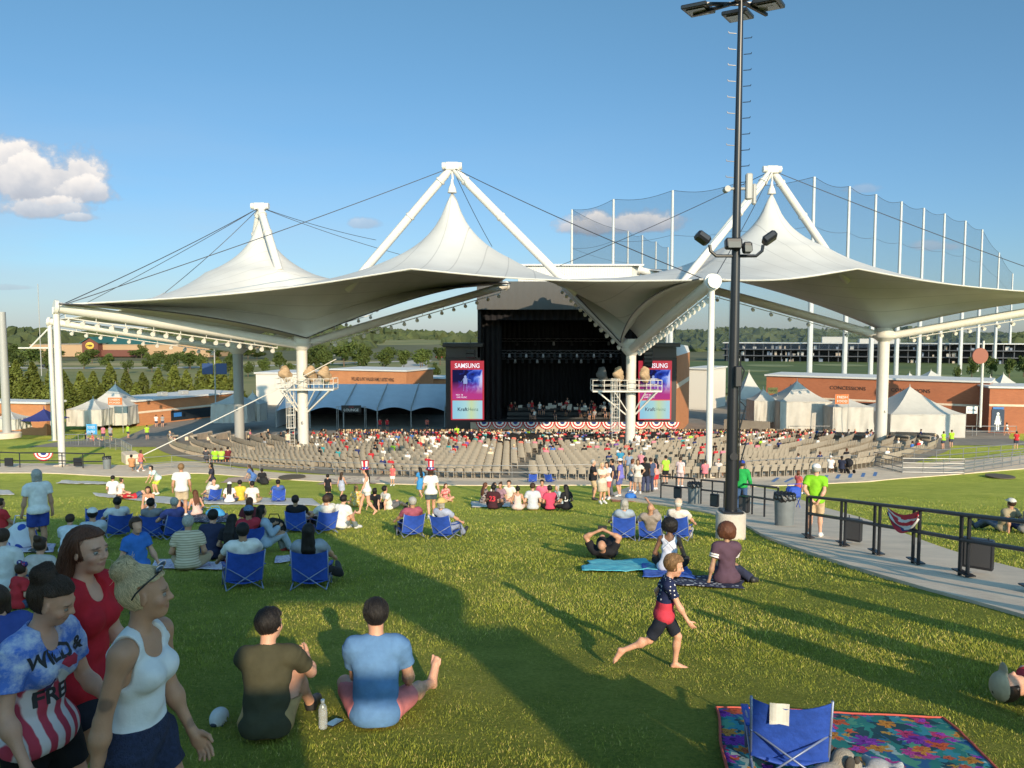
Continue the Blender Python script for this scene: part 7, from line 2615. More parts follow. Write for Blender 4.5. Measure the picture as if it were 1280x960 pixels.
def swag(fa, za, fb, zb, drop, label):
 mb = MB()
 n, k = 24, 10
 def fn(u, v):
  x, y = fa.x + (fb.x - fa.x) * u, fa.y + (fb.y - fa.y) * u
  d = drop * (.45 + .55 * math.sin(math.pi * u) ** .7) * v
  w_ = .035 * math.sin(v * 12 + u * 5) * v
  return (x - fa.x - .03 - w_, y - fa.y - .05 - w_, (za + (zb - za) * u) - za - .02 - .10 * math.sin(math.pi * u) - d)
 mb.grid(fn, n, k)
 o = mb.build('flag', FLAG, loc=(fa.x, fa.y, za), smooth='all')
 uv = o.data.uv_layers.new(name='UVMap')
 for lo_ in o.data.loops:
  i = lo_.vertex_index
  uv.data[lo_.index].uv = ((i % (n + 1)) / n, (i // (n + 1)) / k)
 sm = o.modifiers.new('thick', 'SOLIDIFY'); sm.thickness = .006
 tag(o, label, 'flag')
swag(fa, za, fb, zb, .34, 'red white and blue flag tied along the railing at right')
BIN, BAGM = mat('bin_grey', (.16, .18, .19), .5, noise=.08, nscale=5), mat('bin_bag', (.012, .012, .014), .3, bump=.8, bscale=18)
def bin_(u, v, label, h=.95, r=.29):
 p = G(u, v)
 o = empty('rubbish_bin', (p.x, p.y, zpath(p.y)), 0, label, 'bin', 'grey rubbish bins')
 mb = MB()
 n = 40
 for k in range(5): pass
 prof = [(r * .86, 0), (r * .88, .02), (r * .97, h * .84), (r * 1.04, h * .86), (r * 1.04, h * .92), (r * .98, h * .93)]
 vs, fs = [], []
 for (q, z) in prof:
  for i in range(n):
   a = 2 * math.pi * i / n
   rr = q * (1 - (.035 if i % 5 == 0 and z < h * .8 else 0))
   vs.append((rr * math.cos(a), rr * math.sin(a), z))
 for j in range(len(prof) - 1):
  for i in range(n): fs.append((j * n + i, j * n + (i + 1) % n, (j + 1) * n + (i + 1) % n, (j + 1) * n + i))
 mb.add(vs, fs)
 mb.build('body', BIN, o, smooth=True)
 V, Q = sdf([con((0, 0, h * .80), (0, 0, h * .99), r * 1.06, r * 1.02), ell((-.1, -.22, h * .84), (.11, .06, .10))], .022, .05, subs=[ell((0, 0, h * 1.02), (r * .85, r * .85, .12))], warp=lambda X, Y, Z: .012 * np.sin(np.arctan2(Y, X) * 13 + Z * 30))
 link('liner', np_mesh('liner', V, Q, BAGM), o)
 return o
bin_(980, 659, 'grey rubbish bin with a black liner left of the lime shirt man')
bin_(868, 631, 'grey rubbish bin left of the light pole', .9)
bin_(134, 587, 'grey rubbish bin at the end of the left railing', .95)
p = at(992, 608, G(992, 640).y + 1.5)
o = empty('cool_bag', (p.x, p.y, gz(p.y) + .05), R(10), 'bright blue folding seat standing behind the right bin', 'chair')
mb = MB(); mb.box((0, 0, .62), (.5, .4, .42), bev=.08); mb.build('body', BLUE, o)
mb = MB(); mb.tube([(-.24, 0, .5), (-.30, -.1, .95), (.30, -.1, .95), (.24, 0, .5)], .02, 6)
for s in (-.22, .22): mb.tube([(s, -.15, 0), (s, .15, .45)], .015, 6); mb.tube([(s, .15, 0), (s, -.15, .45)], .015, 6)
mb.build('frame', BLUE, o)
zl = lambda y: gz(y) + .05
lr = [G(-60, 583), G(0, 584), G(25, 585), G(78, 585), G(104, 586), G(131, 586)]
railing(lr, 1.1, 'black railing across the grass at far left', POLE, .04, (1., .45), 2.2, zf=zl)
for u in (12, 98):
 p = G(u, 585)
 o = empty('notice_board', (p.x, p.y - .06, zl(p.y)), 0, 'black board on the far left railing, %s' % ('near the left edge' if u < 50 else 'right of the white corner posts'), 'board', 'black boards on the left railing')
 MB().box((0, 0, .42), (.62, .12, .62), bev=.02).build('panel', POLE, o)
o = copy_tree(proto, loc=(G(56, 585).x, G(56, 585).y - .1, zl(G(56, 585).y) + 1.1), label='pleated red and white fan hung on the far left railing')
del o['group']
o.scale = (.75, .75, .6)
for i, (u0, v0, u1, v1) in enumerate(((965, 604, 973, 598), (980, 604, 992, 598), (1030, 600, 1034, 595), (1046, 599, 1049, 594), (1062, 598, 1064, 593), (1078, 597, 1080, 592), (1093, 596, 1095, 591))):
 a, b = G(u0, v0), G(u1, v1)
 d = Vector((b.x - a.x, b.y - a.y, 0)).normalized()
 n = Vector((-d.y, d.x, 0)) * .11
 mb = MB()
 mb.add([(p_.x, p_.y, gz(p_.y) + .056) for p_ in (Vector((a.x, a.y, 0)) - n, Vector((b.x, b.y, 0)) - n, Vector((b.x, b.y, 0)) + n, Vector((a.x, a.y, 0)) + n)], [(0, 1, 2, 3)])
 tag(mb.build('bay_marking', mat('paint_blue', (.08, .20, .45), .7)), kind='structure')
for u, v in ((365, 598), (1250, 597)):
 p = G(u, v)
 tag(MB().lathe([(.9, 0), (.9, .05), (.82, .06)], n=20).build('drain_cover', mat('drain_iron', (.10, .08, .06), .7), loc=(p.x, p.y, p.z + .08)), 'round dark drain cover %s' % ('by the middle rail' if u < 600 else 'on the right lawn'), 'drain cover')
# ------------------------------------------------------------------ the hall behind the photographer, which throws the shade
hb = empty('entrance_hall', (-7, -6.5, -2.0), 0, 'plain entrance hall with an open portico behind the photographer', 'building')
WALLC = mat('hall_wall', (.38, .30, .23), .85, noise=.08, nscale=.6)
def hx(x): return x + 7
MB().box(((hx(-16) + hx(1.5)) / 2, 0, 3.7), (17.5, 3, 7.4)).build('wall', WALLC, hb)
mb = MB()
mb.slab([(hx(1.51), 1.49, 3.9), (hx(1.6), 1.49, 3.9), (hx(1.9), 1.49, 4.35), (hx(3.3), 1.49, 4.35), (hx(3.85), 1.49, 3.8), (hx(4.62), 1.49, 4.4), (hx(3.5), 1.49, 6.0), (hx(3.2), 1.49, 7.3), (hx(1.51), 1.49, 7.3)], (0, -.5, 0))
mb.build('portico_gable', WALLC, hb)
MB().box((hx(4.24), 1.2, 1.95), (.74, .5, 3.9)).build('pillar', WALLC, hb)
MB().box((hx(1.74), 1.2, 1.75), (.46, .3, 3.5)).build('parapet', WALLC, hb)
MB().box((hx(2.5), 1.3, 3.5), (1.1, .12, .18)).build('handrail', POLE, hb)
# ------------------------------------------------------------------ people on the lawn
def tee(name, fn):
 m = bpy.data.materials.new(name)
 m.use_nodes = True
 N, L = m.node_tree.nodes, m.node_tree.links
 b = N['Principled BSDF']
 b.inputs['Roughness'].default_value = .9
 b.inputs['Specular IOR Level'].default_value = .15
 tc = N.new('ShaderNodeTexCoord')
 sp = N.new('ShaderNodeSeparateXYZ')
 L.new(tc.outputs['Object'], sp.inputs[0])
 def md(op, a, b_=None, c=None, clamp=False):
  n = N.new('ShaderNodeMath'); n.operation = op; n.use_clamp = clamp
  for i, q in enumerate((a, b_, c)):
   if q is None: continue
   if isinstance(q, (int, float)): n.inputs[i].default_value = q
   else: L.new(q, n.inputs[i])
  return n.outputs[0]
 def mix(f, a, b_):
  n = N.new('ShaderNodeMix'); n.data_type = 'RGBA'; n.clamp_factor = True
  L.new(f, n.inputs['Factor'])
  for s, q in (('A', a), ('B', b_)):
   if isinstance(q, tuple): n.inputs[s].default_value = (*q, 1)
   else: L.new(q, n.inputs[s])
  return n.outputs['Result']
 def noise(sc, det=4, ro=.6):
  n = N.new('ShaderNodeTexNoise'); n.inputs['Scale'].default_value = sc; n.inputs['Detail'].default_value = det; n.inputs['Roughness'].default_value = ro
  L.new(tc.outputs['Object'], n.inputs['Vector'])
  return n.outputs['Fac']
 c = fn(N, L, tc, sp, md, mix, noise)
 L.new(c, b.inputs['Base Color'])
 nz = N.new('ShaderNodeTexNoise'); nz.inputs['Scale'].default_value = 13; nz.inputs['Detail'].default_value = 4
 L.new(tc.outputs['Object'], nz.inputs['Vector'])
 bp = N.new('ShaderNodeBump'); bp.inputs['Strength'].default_value = .55; bp.inputs['Distance'].default_value = .02
 L.new(nz.outputs['Fac'], bp.inputs['Height']); L.new(bp.outputs['Normal'], b.inputs['Normal'])
 return m
def f_tiedye(N, L, tc, sp, md, mix, noise):
 n1, n2 = noise(9, 5, .7), noise(5, 3)
 up = mix(md('MULTIPLY_ADD', n1, 5, -2.1), (.10, .20, .62), (.62, .66, .78))
 st = md('SINE', md('MULTIPLY_ADD', md('ADD', sp.outputs['X'], md('MULTIPLY', n2, .05)), 95, 0))
 lo = mix(md('MULTIPLY_ADD', st, 2.5, .5), (.70, .64, .66), (.48, .06, .10))
 return mix(md('MULTIPLY_ADD', md('ADD', sp.outputs['Z'], md('MULTIPLY', n2, .06)), 60, -60 * 1.035), lo, up)
def f_boy(N, L, tc, sp, md, mix, noise):
 vo = N.new('ShaderNodeTexVoronoi'); vo.inputs['Scale'].default_value = 26; vo.inputs['Randomness'].default_value = .25
 L.new(tc.outputs['Object'], vo.inputs['Vector'])
 up = mix(md('LESS_THAN', vo.outputs['Distance'], .26), (.018, .025, .07), (.7, .7, .7))
 return mix(md('MULTIPLY_ADD', sp.outputs['Z'], 300, -300 * .665), (.55, .05, .08), up)
def f_stripe(N, L, tc, sp, md, mix, noise):
 return mix(md('MULTIPLY_ADD', md('SINE', md('MULTIPLY', sp.outputs['Z'], 150)), 2, -.6), (.60, .50, .36), (.34, .27, .18))
def f_flower(c1, c2, c3, sc):
 def f(N, L, tc, sp, md, mix, noise):
  return mix(md('MULTIPLY_ADD', noise(sc), 8, -3.6), c1, mix(md('MULTIPLY_ADD', noise(sc * 1.7), 8, -4), c2, c3))
 return f
TIEDYE, BOYTEE, STRIPE = tee('tie_dye_tee', f_tiedye), tee('star_tee', f_boy), tee('striped_tee', f_stripe)
YFLOW, BWPRINT, PKPRINT = tee('yellow_flower_print', f_flower((.6, .35, .05), (.65, .55, .3), (.35, .1, .05), 14)), tee('black_white_print', f_flower((.03, .03, .03), (.5, .48, .45), (.3, .05, .05), 16)), tee('pink_print', f_flower((.55, .12, .12), (.6, .45, .4), (.4, .08, .1), 15))
DENIM = mat('denim', (.016, .024, .062), .9, noise=.35, nscale=60, bump=.5, bscale=160)
LDENIM = mat('light_denim', (.22, .33, .48), .9, noise=.2, nscale=30, bump=.3, bscale=90)
RIB = mat('rib_knit', (.70, .70, .71), .85, noise=.04, nscale=10, bump=.35, bscale=16)
ROLIVE = cloth((.055, .052, .030))
STEEL_TEE = cloth((.10, .21, .40))
def wrap_text(I, part, s, size, m, x0, z0, bold=.0, back=False):
 """lettering printed on a garment: each letter vertex is laid on the cloth"""
 o = I['parts'][part]
 me = text_mesh('lettering', s, size, m, extrude=0, bold=bold)
 bm = __import__('bmesh').new(); bm.from_mesh(me)
 b_ = __import__('bmesh')
 b_.ops.triangulate(bm, faces=bm.faces[:])
 b_.ops.subdivide_edges(bm, edges=[e for e in bm.edges if e.calc_length() > .012], cuts=2)
 bm.to_mesh(me); bm.free()
 bv = BVHTree.FromPolygons([v.co for v in o.data.vertices], [p.vertices for p in o.data.polygons])
 sg = -1 if back else 1
 for v in me.vertices:
  src = Vector((x0 - sg * v.co.x, sg * 2, z0 + v.co.y))
  hit, nn, _, _ = bv.ray_cast(src, Vector((0, -sg, 0)))
  v.co = (hit + Vector((0, sg * .003, 0))) if hit else Vector((x0 - sg * v.co.x, 0, z0 + v.co.y))
 return link('lettering', me, o)
p = Vector((-1.56, 3.1, gz(3.1)))
W1 = person(p, -96, H=1.57, sex='f', g=1.0, pose='walk', skin='tan', hair=('bun', 'blond'), top=('tank', (.7, .7, .7), .050), bottom=('brief', (.02, .03, .08), .42), shoes=(.5, .5, .5), vox=.0052, fine=True, topmat=RIB, botmat=DENIM,
   label='blond woman in a white tank top with sunglasses pushed up on her head', group=None, over=dict(h=[(-.115, .085, .488), (.135, -.04, .46)], hy=24, hp=-2, hs=1.0, curl=.55))
W2 = person(Vector((-2.19, 3.8, gz(3.8))), -96, H=1.68, sex='f', g=1.12, pose='walk2', skin='light', hair=('long', 'auburn'), top=('short', (.5, .02, .03), -.035, 'scoop'), bottom=('shorts', (.02, .02, .03), .5), shoes=(.5, .5, .5), vox=.0056, fine=True, topmat=cloth((.48, .018, .03)),
   label='smiling long-haired woman in a red tee walking behind the blond one', over=dict(h=[(-.13, .10, .50), (.15, -.02, .46)], hy=-6, hs=1.0))
W3 = person(Vector((-2.10, 3.3, gz(3.3))), -102, H=1.52, sex='f', g=1.0, pose='walk', skin='light', hair=('bun', 'brown'), top=('short', (.5, .5, .6), -.032, 'scoop'), bottom=('brief', (.012, .012, .015), .55), shoes=(.5, .5, .5), vox=.0054, fine=True, topmat=TIEDYE,
   label='woman in a blue tie-dye tee with red stripes looking down, at the left edge', over=dict(h=[(-.13, .15, .53), (.15, .10, .50)], hp=24, hy=22, hs=1.0))
INKM = mat('print_ink', (.03, .03, .035), .8)
zc = W3['T'](0, 0, .20).z
wrap_text(W3, 'shirt', 'WILD &', .085, INKM, 0, zc + .055, .003)
wrap_text(W3, 'shirt', 'FREE', .095, INKM, 0, zc - .125, .003)
mb = MB()
def blob(poly, m, nm):
 o = W3['parts']['shirt']
 bv = BVHTree.FromPolygons([v.co for v in o.data.vertices], [q.vertices for q in o.data.polygons])
 me = bpy.data.meshes.new(nm)
 n = len(poly)
 c = Vector((sum(q[0] for q in poly) / n, sum(q[1] for q in poly) / n))
 pts, fs = [c], []
 K = 5
 for k in range(1, K + 1):
  for q in poly: pts.append(c.lerp(Vector(q), k / K))
 for i in range(n):
  fs.append((0, 1 + i, 1 + (i + 1) % n))
  for k in range(K - 1): fs.append((1 + k * n + i, 1 + (k + 1) * n + i, 1 + (k + 1) * n + (i + 1) % n, 1 + k * n + (i + 1) % n))
 out = []
 for q in pts:
  hit, nn, _, _ = bv.ray_cast(Vector((-q.x, 2, zc + q.y)), Vector((0, -1, 0)))
  out.append((hit + Vector((0, .0028, 0))) if hit else Vector((-q.x, .1, zc + q.y)))
 me.from_pydata(out, [], fs); me.materials.append(m)
 link(nm, me, o)
blob([(.00, .01), (.03, .035), (.075, .03), (.09, .01), (.07, -.015), (.03, -.02)], cloth((.45, .04, .07)), 'print_motif')
blob([(-.08, -.06), (-.05, -.03), (-.02, -.05), (-.03, -.09), (-.06, -.10)], cloth((.08, .05, .18)), 'print_motif')
blob([(-.04, .00), (.00, -.01), (.04, -.05), (.05, -.09), (.01, -.08), (-.02, -.04)], cloth((.65, .66, .7)), 'print_motif')
for I in (W1, W2, W3):
 sp = I['marks']
 if I is W1:
  e, s_ = I['J']['el'][1] * I['H'], I['J']['sh'][1] * I['H']
  q = s_.lerp(e, .70)
  sp.append((q + Vector((.035, .01, 0)), (.030, .035, .026), None, (.05, .045, .05), .55))
  wv = I['J']['wr'][0] * I['H']
  sp.append((wv + Vector((0, .0, .035)), (.03, .016, .022), None, (.06, .05, .05), .45))
  I['skin'] = 'tan'
 if I is W2:   # open smile
  sp.append((I['Hd'](0, .055, -.0372), (.0105 * I['H'], .006 * I['H'], .0022 * I['H']), I['J']['Rh'], (.75, .72, .68), .9))
 paint(I['parts']['body'], sp)
LENS = mat('sunglass_lens', (.03, .035, .05), .08, coat=1)
H_, Hd, Rh = W1['H'], W1['Hd'], W1['J']['Rh']
sg = MB()
for s in (-1, 1):
 sg.sphere(Hd(s * .022, .034, .066), (.030, .012, .022), 14, 10, M=Rh @ Euler((R(-50), 0, 0)).to_matrix())
so = sg.build('sunglasses', LENS, W1['root'], smooth='all')
for s in (-1, 1):
 MB().tube([Hd(s * .044, .034, .062), Hd(s * .0545, .01, .045), Hd(s * .0545, -.02, .018), Hd(s * .050, -.03, .002)], .0035, 6).build('temple', DARK, so, smooth='all')
def strands(I, n, L_, col, seed, jit=.09, rad=.0009, flow=None):
 o = I['parts'].get('hair')
 if not o: return
 me = o.data
 rng = np.random.default_rng(seed)
 nv = len(me.vertices)
 co = np.empty(nv * 3, np.float32); me.vertices.foreach_get('co', co); co = co.reshape(-1, 3)
 no = np.empty(nv * 3, np.float32); me.vertices.foreach_get('normal', no); no = no.reshape(-1, 3)
 bv = BVHTree.FromPolygons([v.co for v in me.vertices], [q.vertices for q in me.polygons])
 mb = MB()
 for i in rng.integers(0, nv, n):
  mb.cm = int(rng.integers(0, 2))
  p, nn = Vector(co[i]), Vector(no[i])
  d = Vector(flow(p)) if flow else Vector((0, -.3, -1))
  pts = [p + nn * .001]
  q = p
  steps = 6
  for k in range(steps):
   dd = d + Vector(rng.normal(0, jit, 3))
   dd = (dd - nn * dd.dot(nn)).normalized()
   q = q + dd * L_ / steps
   hit = bv.find_nearest(q)
   if hit[0] is None: break
   nn = hit[1]
   q = hit[0] + nn * (.0015 + .0025 * rng.random())
   pts.append(q.copy())
   if flow: d = Vector(flow(q))
  if len(pts) > 3: mb.tube(pts, [rad] * (len(pts) - 1) + [rad * .3], 4, cap=False)
 mb.build('hair_strands', [mat('hair_light_' + col, tuple(min(1, q * 1.22 + .004) for q in HAIR[col]), .42), mat('hair_deep_' + col, tuple(q * .78 for q in HAIR[col]), .5)], o, smooth='all')
def flow_to(c): return lambda p: (c - p)
strands(W1, 1500, .17, 'blond', 1, .03, flow=flow_to(W1['Hd'](0, -.052, .070)))
strands(W2, 1300, .22, 'auburn', 2)
strands(W3, 1100, .15, 'brown', 3, .03, flow=flow_to(W3['Hd'](0, -.052, .066)))
rng = np.random.default_rng(8)
mb = MB()
c = W1['Hd'](0, -.050, .070)
for k in range(46):
 a = Vector(rng.normal(0, 1, 3)).normalized()
 p0 = c + a * .040
 p1 = p0 + (a + Vector(rng.normal(0, .5, 3))) * .018
 p2 = p1 + Vector(rng.normal(0, 1, 3)) * .012 + Vector((0, 0, -.012))
 mb.tube([c + a * .02, p0, p1, p2], [.0016, .0014, .001, .0004], 4, cap=False)
mb.build('hair_wisps', hair_mat('blond'), W1['parts']['hair'], smooth='all')
M1 = person(G(333, 924), 6, H=1.64, g=1.0, pose='knees', skin='light', hair=('short', 'black'), top=('short', (.06, .055, .03), -.05), bottom=('shorts', (.42, .27, .12), .9), shoes=(.02, .02, .022), vox=.007, fine=True, topmat=ROLIVE,
   label='man in an olive tee and tan shorts sitting on the grass with his knees up', over=dict(lean=14, h=[(.0, .30, .20), (.125, .30, .235)], f=[(-.07, .33, .035), (.13, .36, .035)], hy=-28))
paint(M1['parts']['body'], M1['marks'])
M2 = person(G(470, 908), 4, H=1.69, g=1.02, pose='knees', skin='light', hair=('short', 'black'), top=('short', (.2, .35, .52), -.05), bottom=('shorts', (.62, .20, .20), .8), shoes=None, vox=.007, fine=True, topmat=STEEL_TEE,
   label='barefoot man in a blue tee and pink shorts sitting with one leg stretched out', over=dict(lean=9, h=[(-.06, .22, .12), (.13, .20, .09)], f=[(.06, .26, .05), (.24, .48, .05)], kps=[(-1, .5, .35), (.3, 0, 1)], toes=[(.8, .5, .2), (.15, .5, 1)], hy=18))
paint(M2['parts']['body'], M2['marks'])
B1 = person(G(829, 837), -97, H=1.10, sex='k', pose='run', skin='light', hair=('short', 'sandy'), top=('short', (.02, .03, .08), -.06), bottom=('shorts', (.015, .018, .03), .85), shoes=None, vox=.006, fine=True, topmat=BOYTEE, slope=False,
   label='barefoot small boy in a starred navy and red tee running to the right', over=dict(f=[(-.05, .10, .03), (.05, -.345, .17)], toes=[(0, 1, -.1), (0, -.5, -.9)], h=[(-.15, .02, .5), (.13, .19, .47)], hp=10, hs=1.3))
paint(B1['parts']['body'], B1['marks'])
strands(B1, 900, .035, 'sandy', 5, .3)
strands(M1, 900, .022, 'black', 6, .3)
strands(M2, 900, .022, 'black', 7, .3)
W, K, GR = (.70, .68, .66), (.015, .015, .018), (.30, .30, .31)
NV, RD, BL_, KH, JN, PK, LM = (.02, .03, .09), (.50, .03, .04), (.05, .16, .50), (.45, .33, .20), (.06, .09, .17), (.62, .20, .26), (.30, .62, .03)
sh = ('short', 'brown'); sk = ('short', 'black'); lb = ('long', 'brown'); lk = ('long', 'black'); sg_ = ('short', 'grey')
WS, BS = (.65, .65, .65), (.03, .03, .03)
T = lambda c, k='short', *a: (k, c, *a)
